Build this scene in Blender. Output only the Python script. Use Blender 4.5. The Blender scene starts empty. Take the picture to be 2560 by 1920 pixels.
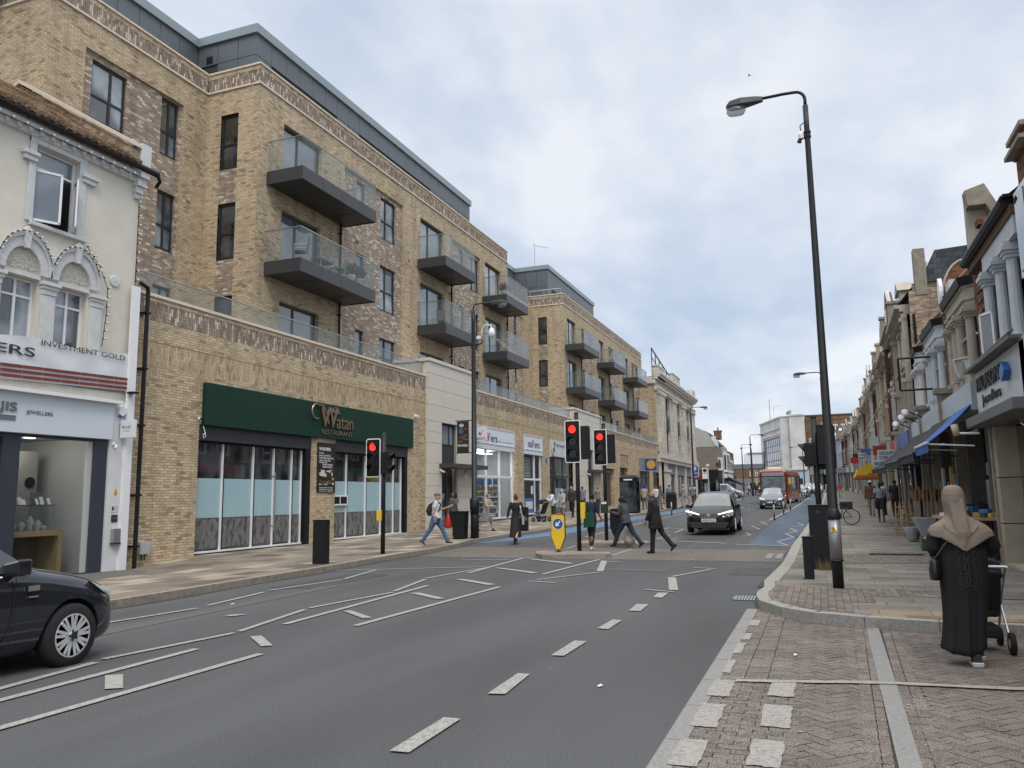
import bpy, bmesh, math, random
from mathutils import Matrix, Vector, noise
random.seed(7)
D=bpy.data; SC=bpy.context.scene; COL=SC.collection
R=math.radians; sin=math.sin; cos=math.cos; PI=math.pi
# ---------------- camera ----------------
CAMH=1.65; yaw,pitch,roll=R(20.938),R(8.067),R(-0.7926)
fw=Vector((-sin(yaw)*cos(pitch),cos(yaw)*cos(pitch),sin(pitch)))
rt=Vector((cos(yaw),sin(yaw),0)); up=rt.cross(fw)
r_=cos(roll)*rt+sin(roll)*up; u_=-sin(roll)*rt+cos(roll)*up
cam=D.objects.new('camera',D.cameras.new('camera')); COL.objects.link(cam)
m=Matrix((r_,u_,-fw)).transposed().to_4x4(); m.translation=(0,0,CAMH); cam.matrix_world=m
cam.data.sensor_width=36; cam.data.lens=1988.95/2560*36; cam.data.clip_start=.05; cam.data.clip_end=3000
SC.camera=cam
# ---------------- world ----------------
W=D.worlds.new('World'); SC.world=W; W.use_nodes=True; nt=W.node_tree; N=nt.nodes; Lk=nt.links; N.clear()
def nn(t,**k):
    n=N.new(t)
    for a,b in k.items(): setattr(n,a,b)
    return n
SUN_EL,SUN_AZ=52,150
out=nn('ShaderNodeOutputWorld'); bg=nn('ShaderNodeBackground'); bg.inputs[1].default_value=.1
sky=nn('ShaderNodeTexSky',sky_type='NISHITA',sun_disc=False,sun_elevation=R(SUN_EL),sun_rotation=R(SUN_AZ))
tc=nn('ShaderNodeTexCoord'); sx=nn('ShaderNodeSeparateXYZ'); Lk.new(tc.outputs['Generated'],sx.inputs[0])
zc=nn('ShaderNodeMath',operation='ADD'); zc.inputs[1].default_value=.22; Lk.new(sx.outputs[2],zc.inputs[0])
zm=nn('ShaderNodeMath',operation='MAXIMUM'); zm.inputs[1].default_value=.08; Lk.new(zc.outputs[0],zm.inputs[0])
dv=nn('ShaderNodeVectorMath',operation='SCALE'); rc=nn('ShaderNodeMath',operation='DIVIDE'); rc.inputs[0].default_value=1; Lk.new(zm.outputs[0],rc.inputs[1])
Lk.new(tc.outputs['Generated'],dv.inputs[0]); Lk.new(rc.outputs[0],dv.inputs['Scale'])
mp=nn('ShaderNodeMapping'); mp.inputs['Scale'].default_value=(1.0,.62,1); mp.inputs['Rotation'].default_value=(0,0,R(-18)); mp.inputs['Location'].default_value=(3.3,1.4,0); Lk.new(dv.outputs[0],mp.inputs[0])
n1=nn('ShaderNodeTexNoise'); n1.inputs['Scale'].default_value=1.5; n1.inputs['Detail'].default_value=7; n1.inputs['Roughness'].default_value=.52; n1.inputs['Distortion'].default_value=.35; Lk.new(mp.outputs[0],n1.inputs['Vector'])
n2=nn('ShaderNodeTexNoise'); n2.inputs['Scale'].default_value=4.6; n2.inputs['Detail'].default_value=5; n2.inputs['Roughness'].default_value=.5; Lk.new(mp.outputs[0],n2.inputs['Vector'])
mixn=nn('ShaderNodeMix',data_type='FLOAT'); mixn.inputs[0].default_value=.32; Lk.new(n1.outputs[0],mixn.inputs[2]); Lk.new(n2.outputs[0],mixn.inputs[3])
cr=nn('ShaderNodeValToRGB'); e=cr.color_ramp.elements
e[0].position=.38; e[0].color=(.51,.605,.75,1); e[1].position=.60; e[1].color=(.86,.89,.94,1); a=cr.color_ramp.elements.new(.49); a.color=(.655,.73,.84,1)
Lk.new(mixn.outputs[0],cr.inputs[0])
zb=nn('ShaderNodeMapRange'); zb.inputs[1].default_value=.55; zb.inputs[2].default_value=1; zb.inputs[3].default_value=8.6; zb.inputs[4].default_value=30; Lk.new(sx.outputs[2],zb.inputs[0])
cs=nn('ShaderNodeVectorMath',operation='SCALE'); zt=nn('ShaderNodeMapRange'); zt.inputs[1].default_value=.68; zt.inputs[2].default_value=.85; Lk.new(sx.outputs[2],zt.inputs[0]); nm=nn('ShaderNodeMix',data_type='RGBA'); Lk.new(zt.outputs[0],nm.inputs[0]); Lk.new(cr.outputs[0],nm.inputs[6]); nm.inputs[7].default_value=(.79,.77,.74,1); Lk.new(nm.outputs[2],cs.inputs[0]); Lk.new(zb.outputs[0],cs.inputs['Scale'])
mx=nn('ShaderNodeMix',data_type='RGBA'); mx.inputs[0].default_value=.88; Lk.new(sky.outputs[0],mx.inputs[6]); Lk.new(cs.outputs[0],mx.inputs[7])
Lk.new(mx.outputs[2],bg.inputs[0]); Lk.new(bg.outputs[0],out.inputs[0])
sun=D.objects.new('sun',D.lights.new('sun','SUN')); COL.objects.link(sun); sun.data.energy=1.2; sun.data.angle=R(22); sun.data.color=(1,.95,.88)
sa=R(SUN_AZ); sdir=Vector((sin(sa)*cos(R(SUN_EL)),cos(sa)*cos(R(SUN_EL)),sin(R(SUN_EL)))); sun.rotation_euler=sdir.to_track_quat('Z','Y').to_euler()
vs=SC.view_settings; vs.view_transform='Standard'; vs.look='None'; vs.exposure=.33; vs.gamma=1; vs.use_curve_mapping=False
SC.render.engine='CYCLES'; SC.cycles.use_denoising=True; SC.cycles.max_bounces=6; SC.cycles.transparent_max_bounces=16
# ---------------- materials ----------------
MATS={}
def lin(c):
    return tuple((x/255/12.92 if x<=10 else ((x/255+.055)/1.055)**2.4) for x in c)
def mat(name,col,rough=.6,metal=0,noise_=0,nscale=6,spec=.5,alpha=None,emit=None,bump=0,bscale=60,dirt=0,coat=0):
    if name in MATS: return MATS[name]
    m=D.materials.new(name); m.use_nodes=True; t=m.node_tree; b=t.nodes['Principled BSDF']
    b.inputs['Base Color'].default_value=(*col[:3],1); b.inputs['Roughness'].default_value=rough; b.inputs['Metallic'].default_value=metal
    b.inputs['Specular IOR Level'].default_value=spec; b.inputs['Coat Weight'].default_value=coat
    if alpha is not None: b.inputs['Alpha'].default_value=alpha
    if emit: b.inputs['Emission Color'].default_value=(*emit[:3],1); b.inputs['Emission Strength'].default_value=emit[3]
    if noise_ or dirt:
        g=t.nodes.new('ShaderNodeNewGeometry'); n=t.nodes.new('ShaderNodeTexNoise'); n.inputs['Scale'].default_value=nscale; n.inputs['Detail'].default_value=6; n.inputs['Roughness'].default_value=.65
        t.links.new(g.outputs['Position'],n.inputs['Vector'])
        r=t.nodes.new('ShaderNodeMapRange'); r.inputs[1].default_value=.3; r.inputs[2].default_value=.7; r.inputs[3].default_value=1-noise_-dirt; r.inputs[4].default_value=1+noise_
        t.links.new(n.outputs[0],r.inputs[0]); v=t.nodes.new('ShaderNodeVectorMath'); v.operation='SCALE'; v.inputs[0].default_value=col[:3]; t.links.new(r.outputs[0],v.inputs['Scale']); t.links.new(v.outputs[0],b.inputs['Base Color'])
    if bump:
        g2=t.nodes.new('ShaderNodeNewGeometry'); n=t.nodes.new('ShaderNodeTexNoise'); n.inputs['Scale'].default_value=bscale; n.inputs['Detail'].default_value=3; t.links.new(g2.outputs['Position'],n.inputs['Vector'])
        bp=t.nodes.new('ShaderNodeBump'); bp.inputs['Strength'].default_value=bump; bp.inputs['Distance'].default_value=.02; t.links.new(n.outputs[0],bp.inputs['Height']); t.links.new(bp.outputs[0],b.inputs['Normal'])
    MATS[name]=m; return m
def brick(name,stops,mortar,bw=.225,bh=.075,rot=False,ms=.007,offset=.5,flat=False,wear=.12,wscale=.7,rough=.85):
    """stops: [(pos,color)] per-brick colours. flat: use XY (paving)"""
    m=D.materials.new(name); m.use_nodes=True; t=m.node_tree; b=t.nodes['Principled BSDF']; b.inputs['Roughness'].default_value=rough; b.inputs['Specular IOR Level'].default_value=.25
    n=t.nodes.new; l=t.links.new
    g=n('ShaderNodeNewGeometry'); s=n('ShaderNodeSeparateXYZ'); l(g.outputs['Position'],s.inputs[0]); c=n('ShaderNodeCombineXYZ')
    if flat:
        l(s.outputs[1 if rot else 0],c.inputs[0]); l(s.outputs[0 if rot else 1],c.inputs[1])
    else:
        sn=n('ShaderNodeSeparateXYZ'); l(g.outputs['Normal'],sn.inputs[0]); ab=n('ShaderNodeMath'); ab.operation='ABSOLUTE'; l(sn.outputs[0],ab.inputs[0])
        gt=n('ShaderNodeMath'); gt.operation='GREATER_THAN'; gt.inputs[1].default_value=.6; l(ab.outputs[0],gt.inputs[0])
        mx=n('ShaderNodeMix'); mx.data_type='FLOAT'; l(gt.outputs[0],mx.inputs[0]); l(s.outputs[0],mx.inputs[2]); l(s.outputs[1],mx.inputs[3])
        l(mx.outputs[0],c.inputs[1 if rot else 0]); l(s.outputs[2],c.inputs[0 if rot else 1])
    bt=n('ShaderNodeTexBrick'); bt.offset=offset; bt.inputs['Scale'].default_value=1; bt.inputs['Brick Width'].default_value=bw; bt.inputs['Row Height'].default_value=bh; bt.inputs['Mortar Size'].default_value=ms; bt.inputs['Mortar Smooth'].default_value=.2
    bt.inputs['Color1'].default_value=(0,0,0,1); bt.inputs['Color2'].default_value=(1,1,1,1); bt.inputs['Mortar'].default_value=(.5,.5,.5,1); l(c.outputs[0],bt.inputs['Vector'])
    r=n('ShaderNodeValToRGB'); r.color_ramp.interpolation='LINEAR'; e=r.color_ramp.elements
    e[0].position=stops[0][0]; e[0].color=(*stops[0][1],1); e[1].position=stops[-1][0]; e[1].color=(*stops[-1][1],1)
    for p,cc in stops[1:-1]: q=e.new(p); q.color=(*cc,1)
    l(bt.outputs['Color'],r.inputs[0])
    nz=n('ShaderNodeTexNoise'); nz.inputs['Scale'].default_value=wscale; nz.inputs['Detail'].default_value=8; nz.inputs['Roughness'].default_value=.7; l(g.outputs['Position'],nz.inputs['Vector'])
    mr=n('ShaderNodeMapRange'); mr.inputs[1].default_value=.3; mr.inputs[2].default_value=.7; mr.inputs[3].default_value=1-wear; mr.inputs[4].default_value=1+wear; l(nz.outputs[0],mr.inputs[0])
    sm=n('ShaderNodeMapping'); sm.inputs['Scale'].default_value=(1.6,1.6,.13); l(g.outputs['Position'],sm.inputs[0]); sn2=n('ShaderNodeTexNoise'); sn2.inputs['Scale'].default_value=1.5; sn2.inputs['Detail'].default_value=5; l(sm.outputs[0],sn2.inputs['Vector']); sr_=n('ShaderNodeMapRange'); sr_.inputs[1].default_value=.52; sr_.inputs[2].default_value=.72; sr_.inputs[3].default_value=1.03; sr_.inputs[4].default_value=1-wear*(0 if flat else 1.5); l(sn2.outputs[0],sr_.inputs[0])
    nf=n('ShaderNodeTexNoise'); nf.inputs['Scale'].default_value=14; nf.inputs['Detail'].default_value=5; l(c.outputs[0],nf.inputs['Vector']); mf=n('ShaderNodeMapRange'); mf.inputs[1].default_value=.3; mf.inputs[2].default_value=.7; mf.inputs[3].default_value=.86; mf.inputs[4].default_value=1.12; l(nf.outputs[0],mf.inputs[0])
    mm=n('ShaderNodeMath'); mm.operation='MULTIPLY'; m0=n('ShaderNodeMath'); m0.operation='MULTIPLY'; l(mr.outputs[0],m0.inputs[0]); l(sr_.outputs[0],m0.inputs[1]); l(m0.outputs[0],mm.inputs[0]); l(mf.outputs[0],mm.inputs[1])
    x2=n('ShaderNodeMix'); x2.data_type='RGBA'; l(bt.outputs['Fac'],x2.inputs[0]); l(r.outputs[0],x2.inputs[6]); x2.inputs[7].default_value=(*mortar,1)
    v=n('ShaderNodeVectorMath'); v.operation='SCALE'; l(x2.outputs[2],v.inputs[0]); l(mm.outputs[0],v.inputs['Scale']); l(v.outputs[0],b.inputs['Base Color'])
    bp=n('ShaderNodeBump'); bp.invert=True; bp.inputs['Strength'].default_value=.5; bp.inputs['Distance'].default_value=.008; l(bt.outputs['Fac'],bp.inputs['Height']); l(bp.outputs[0],b.inputs['Normal'])
    MATS[name]=m; return m
def glass(name,tint=(.9,.95,.95),transp=.8,rough=.02,base=(.03,.035,.04)):
    m=D.materials.new(name); m.use_nodes=True; t=m.node_tree; t.nodes.clear(); n=t.nodes.new; l=t.links.new
    o=n('ShaderNodeOutputMaterial'); mx=n('ShaderNodeMixShader'); tr=n('ShaderNodeBsdfTransparent'); tr.inputs[0].default_value=(*tint,1); gl=n('ShaderNodeBsdfPrincipled'); gl.inputs['Base Color'].default_value=(*base,1); gl.inputs['Roughness'].default_value=rough; gl.inputs['Specular IOR Level'].default_value=1
    lw=n('ShaderNodeLayerWeight'); lw.inputs[0].default_value=.5; fr=n('ShaderNodeMath'); fr.operation='POWER'; fr.inputs[1].default_value=4; l(lw.outputs['Facing'],fr.inputs[0]); ad=n('ShaderNodeMath'); ad.operation='ADD'; ad.use_clamp=True; ad.inputs[1].default_value=1-transp; l(fr.outputs[0],ad.inputs[0]); l(ad.outputs[0],mx.inputs[0]); l(tr.outputs[0],mx.inputs[1]); l(gl.outputs[0],mx.inputs[2]); l(mx.outputs[0],o.inputs[0])
    MATS[name]=m; return m
def windowmat(name,dark,light,cell=.9,rough=.03,spec=1.0):
    """pane: dark room with soft pale variation for curtains and painted sky reflection, glossy"""
    m=D.materials.new(name); m.use_nodes=True; t=m.node_tree; b=t.nodes['Principled BSDF']; n=t.nodes.new; l=t.links.new
    g=n('ShaderNodeNewGeometry'); nz=n('ShaderNodeTexNoise'); nz.inputs['Scale'].default_value=cell; nz.inputs['Detail'].default_value=2; l(g.outputs['Position'],nz.inputs['Vector'])
    r=n('ShaderNodeValToRGB'); r.color_ramp.elements[0].position=.42; r.color_ramp.elements[0].color=(*dark,1); r.color_ramp.elements[1].position=.6; r.color_ramp.elements[1].color=(*light,1); l(nz.outputs[0],r.inputs[0]); l(r.outputs[0],b.inputs['Base Color'])
    b.inputs['Roughness'].default_value=rough; b.inputs['Specular IOR Level'].default_value=spec; b.inputs['Coat Weight'].default_value=.6; b.inputs['Coat Roughness'].default_value=.01
    MATS[name]=m; return m
BUFF=brick('buff_brick',[(0,(.28,.21,.135)),(.09,(.385,.30,.195)),(.2,(.47,.37,.245)),(.7,(.53,.425,.29)),(1,(.60,.495,.355))],(.25,.19,.12),wear=.13)
BUFFS=brick('buff_soldier',[(0,(.30,.22,.135)),(.2,(.42,.32,.2)),(.6,(.50,.39,.25)),(1,(.58,.46,.31))],(.27,.21,.14),rot=True)
GREYB=brick('grey_brick',[(0,(.24,.185,.14)),(.55,(.33,.26,.2)),(.8,(.40,.325,.26)),(.93,(.62,.54,.45)),(1,(.68,.6,.5))],(.28,.225,.18))
GREYS=brick('grey_soldier',[(0,(.2,.155,.12)),(.5,(.31,.245,.19)),(.75,(.36,.29,.22)),(.92,(.62,.54,.44)),(1,(.66,.58,.48))],(.13,.1,.08),rot=True)
REDB=brick('red_brick',[(0,(.06,.025,.015)),(.5,(.15,.058,.032)),(1,(.23,.095,.05))],(.16,.12,.09),wear=.2)
BROWNB=brick('brown_brick',[(0,(.1,.06,.03)),(.5,(.22,.13,.07)),(1,(.3,.19,.11))],(.16,.11,.07),wear=.25,wscale=.25)
WORNB=brick('worn_brick',[(0,(.2,.13,.08)),(.5,(.34,.25,.17)),(1,(.48,.38,.28))],(.3,.25,.2),wear=.2)
STONE=mat('pale_stone',(.60,.56,.49),.75,noise_=.06)
COPE=mat('coping_stone',(.66,.58,.48),.7,noise_=.08)
CLAD=mat('zinc_cladding',(.135,.15,.165),.45,metal=.35,noise_=.06,nscale=1.2)
CLADT=mat('zinc_fascia',(.27,.32,.33),.4,metal=.3)
DKM=mat('dark_metal',(.028,.028,.029),.5)
BALC=mat('balcony_metal',(.045,.046,.047),.42,noise_=.08,nscale=2)
WINF=mat('window_frame_grey',(.02,.021,.023),.45)
WHT=mat('white_paint',(.74,.75,.76),.5,noise_=.05)
WHTF=mat('white_frame',(.78,.79,.81),.4)
BLK=mat('black_paint',(.009,.009,.010),.5,spec=.3)
STEEL=mat('brushed_steel',(.42,.43,.44),.35,metal=.8)
CHROME=mat('bright_chrome',(.75,.76,.78),.15,metal=1)
PANE=windowmat('window_pane',(.06,.07,.082),(.30,.34,.38),cell=.8)  # pale tones stand for curtains and for sky mirrored in the glass
PANED=windowmat('dark_pane',(.012,.014,.017),(.06,.07,.08),cell=1.2)
PANEL=windowmat('painted_reflection_pane',(.12,.145,.17),(.27,.31,.35),cell=.5)  # base colour lightened to stand in for reflected sky
BGLASS=glass('balustrade_glass',(.95,.97,.965),.90,base=(.3,.33,.34))
SGLASS=glass('shop_glass',(.86,.9,.9),.86)
RUBBER=mat('rubber',(.014,.014,.015),.85)
# ---------------- mesh helpers ----------------
class MB:
    def __init__(s): s.v=[];s.f=[];s.mi=[];s.cur=0;s.M=None
    def add(s,vs,fs,flip=False):
        o=len(s.v)
        for v in vs:
            v=Vector(v); s.v.append(tuple(s.M@v) if s.M else tuple(v))
        for f in fs: s.f.append([i+o for i in (f[::-1] if flip else f)]); s.mi.append(s.cur)
    def box(s,x0,x1,y0,y1,z0,z1):
        x0,x1=sorted((x0,x1));y0,y1=sorted((y0,y1));z0,z1=sorted((z0,z1))
        s.add([(x0,y0,z0),(x1,y0,z0),(x1,y1,z0),(x0,y1,z0),(x0,y0,z1),(x1,y0,z1),(x1,y1,z1),(x0,y1,z1)],[(3,2,1,0),(4,5,6,7),(0,1,5,4),(1,2,6,5),(2,3,7,6),(3,0,4,7)])
    def cbox(s,c,d,rz=0):
        M=Matrix.Translation(c)@Matrix.Rotation(rz,4,'Z'); o=s.M; s.M=(o@M) if o else M; s.box(-d[0]/2,d[0]/2,-d[1]/2,d[1]/2,-d[2]/2,d[2]/2); s.M=o
    def ext(s,pts,vec):
        n=len(pts); p=[Vector(q) for q in pts]; v=Vector(vec)
        s.add(p+[q+v for q in p],[tuple(range(n))[::-1],tuple(range(n,2*n))]+[(i,(i+1)%n,(i+1)%n+n,i+n) for i in range(n)])
    def tube(s,pts,rad,n=10,cap=True,sq=None):
        """tube through pts; rad scalar/list; each may be (rx,ry)"""
        P=[Vector(p) for p in pts]; k=len(P)
        if not isinstance(rad,(list,tuple)): rad=[rad]*k
        T=[]
        for i in range(k):
            a=P[max(i-1,0)];b=P[min(i+1,k-1)]; T.append((b-a).normalized())
        ref=Vector((0,0,1)) if abs(T[0].z)<.9 else Vector((1,0,0))
        if sq is not None: ref=Vector(sq)
        vs=[];fs=[]; x=None
        for i in range(k):
            if x is None: x=ref.cross(T[i]).normalized() if sq is None else (ref-ref.dot(T[i])*T[i]).normalized()
            else: x=(x-x.dot(T[i])*T[i]).normalized()
            y=T[i].cross(x); r=rad[i]; rx,ry=(r if isinstance(r,(tuple,list)) else (r,r))
            for j in range(n): a=2*PI*j/n; vs.append(P[i]+x*rx*cos(a)+y*ry*sin(a))
        for i in range(k-1):
            for j in range(n): fs.append((i*n+j,i*n+(j+1)%n,(i+1)*n+(j+1)%n,(i+1)*n+j))
        if cap: fs.append(tuple(range(n))[::-1]); fs.append(tuple(range((k-1)*n,k*n)))
        s.add(vs,fs)
    def lathe(s,c,prof,n=16,axis='Z'):
        """prof [(r,h)]"""
        c=Vector(c); vs=[];fs=[];k=len(prof)
        for r,h in prof:
            for j in range(n):
                a=2*PI*j/n
                p={'Z':(r*cos(a),r*sin(a),h),'Y':(r*cos(a),h,r*sin(a)),'X':(h,r*cos(a),r*sin(a))}[axis]; vs.append(c+Vector(p))
        for i in range(k-1):
            for j in range(n): fs.append((i*n+j,i*n+(j+1)%n,(i+1)*n+(j+1)%n,(i+1)*n+j))
        fs.append(tuple(range(n))[::-1]); fs.append(tuple(range((k-1)*n,k*n))); s.add(vs,fs)
    def ball(s,c,r,n=12,m=8):
        if not isinstance(r,(list,tuple)): r=(r,r,r)
        vs=[(c[0],c[1],c[2]-r[2])];fs=[]
        for i in range(1,m):
            t=PI*i/m-PI/2
            for j in range(n): a=2*PI*j/n; vs.append((c[0]+r[0]*cos(t)*cos(a),c[1]+r[1]*cos(t)*sin(a),c[2]+r[2]*sin(t)))
        vs.append((c[0],c[1],c[2]+r[2])); L=len(vs)-1
        for j in range(n): fs.append((0,1+(j+1)%n,1+j)); fs.append((L,1+(m-2)*n+j,1+(m-2)*n+(j+1)%n))
        for i in range(m-2):
            for j in range(n): fs.append((1+i*n+j,1+i*n+(j+1)%n,1+(i+1)*n+(j+1)%n,1+(i+1)*n+j))
        s.add(vs,fs)
    def loft(s,rings,cap=True):
        n=len(rings[0]); vs=[p for r in rings for p in r]; fs=[]
        for i in range(len(rings)-1):
            for j in range(n): fs.append((i*n+j,i*n+(j+1)%n,(i+1)*n+(j+1)%n,(i+1)*n+j))
        if cap: fs.append(tuple(range(n))[::-1]); fs.append(tuple(range((len(rings)-1)*n,len(rings)*n)))
        s.add(vs,fs)
    def obj(s,name,mats,parent=None,smooth=False,recalc=True,bevel=0,bake=None):
        if not isinstance(mats,(list,tuple)): mats=[mats]
        me=D.meshes.new(name); me.from_pydata(s.v,[],s.f); 
        for m in mats: me.materials.append(m)
        me.polygons.foreach_set('material_index',s.mi)
        if recalc:
            b=bmesh.new(); b.from_mesh(me); bmesh.ops.recalc_face_normals(b,faces=b.faces); b.to_mesh(me); b.free()
        if smooth: me.shade_smooth()
        me.update(); return link(name,me,parent,bevel)
def splitobj(mbs,name,m,parent):
    for b in mbs: b.obj(name,m,parent,recalc=False)
def link(name,me,parent=None,bevel=0):
    o=D.objects.new(name,me); COL.objects.link(o)
    if parent is not None: attach(o,parent)
    if bevel:
        b=o.modifiers.new('b','BEVEL'); b.width=bevel; b.segments=2; b.limit_method='ANGLE'; b.angle_limit=R(40)
    return o
def attach(o,parent):
    o.parent=parent
    if parent.get('_wc'): o.matrix_parent_inverse=Matrix.Translation(-parent.location)
def bake_mod(o,mods):
    """apply modifiers described as [(type,{..})] and return new mesh"""
    for t,k in mods:
        m=o.modifiers.new(t,t)
        for a,b in k.items(): setattr(m,a,b)
    bpy.context.view_layer.update()
    dg=bpy.context.evaluated_depsgraph_get(); me=D.meshes.new_from_object(o.evaluated_get(dg)); old=o.data; o.modifiers.clear(); o.data=me; me.name=o.name; D.meshes.remove(old); return me
def tag(o,label=None,cat=None,group=None,kind=None):
    if label: o['label']=label
    if cat: o['category']=cat
    if group: o['group']=group
    if kind: o['kind']=kind
    return o
def thing(name,label,cat,loc=(0,0,0),rz=0,group=None,wc=False):
    o=D.objects.new(name,None); COL.objects.link(o); o.location=loc; o.rotation_euler=(0,0,rz); o.empty_display_size=.2
    if wc: o['_wc']=1
    return tag(o,label,cat,group)
def struct(o): o['kind']='structure'; return o
def copy_tree(o,parent=None,memo=None):
    c=o.copy(); COL.objects.link(c)
    if parent is not None: c.parent=parent
    for ch in list(o.children): copy_tree(ch,c)
    return c
class Fr:
    """facade frame: O origin, n outward; u = viewer's right"""
    def __init__(s,O,n):
        s.O=Vector(O); s.n=Vector(n).normalized(); s.u=(-s.n).cross(Vector((0,0,1)))
    def p(s,u,d,z): return s.O+s.u*u+s.n*d+Vector((0,0,z))
    def box(s,mb,u0,u1,d0,d1,z0,z1):
        u0,u1=sorted((u0,u1));d0,d1=sorted((d0,d1));z0,z1=sorted((z0,z1))
        mb.add([s.p(*q) for q in [(u0,d0,z0),(u1,d0,z0),(u1,d1,z0),(u0,d1,z0),(u0,d0,z1),(u1,d0,z1),(u1,d1,z1),(u0,d1,z1)]],[(0,1,2,3),(7,6,5,4),(4,5,1,0),(5,6,2,1),(6,7,3,2),(7,4,0,3)])
    def quad(s,mb,u0,u1,z0,z1,d=0): mb.add([s.p(u0,d,z0),s.p(u1,d,z0),s.p(u1,d,z1),s.p(u0,d,z1)],[(0,1,2,3)])
    def poly(s,mb,pts,d0,d1): # pts (u,z) extruded
        mb.ext([s.p(u,d0,z) for u,z in pts],s.n*(d1-d0))
    def wall(s,mb,u0,u1,z0,z1,holes=(),d=0):
        """holes (u0,u1,z0,z1,depth)"""
        us=sorted({u0,u1,*[min(max(h[i],u0),u1) for h in holes for i in (0,1)]}); zs=sorted({z0,z1,*[min(max(h[i],z0),z1) for h in holes for i in (2,3)]})
        for i in range(len(us)-1):
            for j in range(len(zs)-1):
                cu=(us[i]+us[i+1])/2;cz=(zs[j]+zs[j+1])/2
                if any(h[0]<cu<h[1] and h[2]<cz<h[3] for h in holes): continue
                s.quad(mb,us[i],us[i+1],zs[j],zs[j+1],d)
        for h in holes:
            a,b,c,e,dp=h; a=max(a,u0);b=min(b,u1);c=max(c,z0);e=min(e,z1)
            P=lambda u,z,dd: s.p(u,dd,z)
            for (p,q) in (((a,c),(b,c)),((b,c),(b,e)),((b,e),(a,e)),((a,e),(a,c))):
                mb.add([P(*p,d),P(*q,d),P(*q,d-dp),P(*p,d-dp)],[(0,1,2,3)])
    def window(s,parent,u0,u1,z0,z1,d,vs=(),hs=(),fw=.06,frame=None,pane=None,name='window',th=.06,bars=None,cill=None):
        mb=MB(); B=lambda a,b,c,e: s.box(mb,a,b,d-th,d,c,e)
        B(u0,u1,z0,z0+fw);B(u0,u1,z1-fw,z1);B(u0,u0+fw,z0+fw,z1-fw);B(u1-fw,u1,z0+fw,z1-fw)
        for v in vs: x=u0+(u1-u0)*v; B(x-fw*.6,x+fw*.6,z0+fw,z1-fw)
        xs=[u0+fw]+[u0+(u1-u0)*v for v in vs]+[u1-fw]
        for h in hs:
            z=z0+(z1-z0)*h
            for i in range(len(xs)-1):
                B(xs[i]+(fw*.6 if i else 0),xs[i+1]-(fw*.6 if i<len(xs)-2 else 0),z-fw*.5,z+fw*.5)
        if cill: s.box(mb,u0-.03,u1+.03,d-.02,d+cill,z0-.035,z0-.003)
        w=mb.obj(name,frame or WINF,parent)
        pm=MB(); s.quad(pm,u0+fw*.5,u1-fw*.5,z0+fw*.5,z1-fw*.5,d-th*.6); pm.obj('pane',pane or PANE,w,recalc=False)
        return w
    def text(s,parent,txt,u0,u1,z0,z1,d,m,ex=.01,name='lettering',off=0,shear=0):
        me=textmesh(txt,off,ex,shear); xs=[v.co.x for v in me.vertices]; ys=[v.co.y for v in me.vertices]
        a,b,c,e=min(xs),max(xs),min(ys),max(ys)
        for v in me.vertices:
            v.co=s.p(u0+(v.co.x-a)/(b-a)*(u1-u0),d+v.co.z+ex,z0+(v.co.y-c)/(e-c)*(z1-z0))
        me.materials.clear(); me.materials.append(m); me.flip_normals(); me.name=name
        return link(name,me,parent)
_tc={}
def textmesh(txt,off,ex,shear):
    cu=D.curves.new('t','FONT'); cu.body=txt; cu.size=1; cu.offset=off; cu.extrude=ex; cu.shear=shear; cu.resolution_u=3
    cu.align_x='CENTER'
    o=D.objects.new('t',cu); COL.objects.link(o); bpy.context.view_layer.update()
    me=D.meshes.new_from_object(o.evaluated_get(bpy.context.evaluated_depsgraph_get())); D.objects.remove(o); D.curves.remove(cu); return me
def g(y): return 0 if y<20 else (.0155*(y-20)**2/20 if y<30 else .0155*(y-25))
def interp(t,tab):
    for (a,x),(b,y) in zip(tab,tab[1:]):
        if t<=b: return x+(y-x)*max(0,min(1,(t-a)/(b-a)))
    return tab[-1][1]
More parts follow.
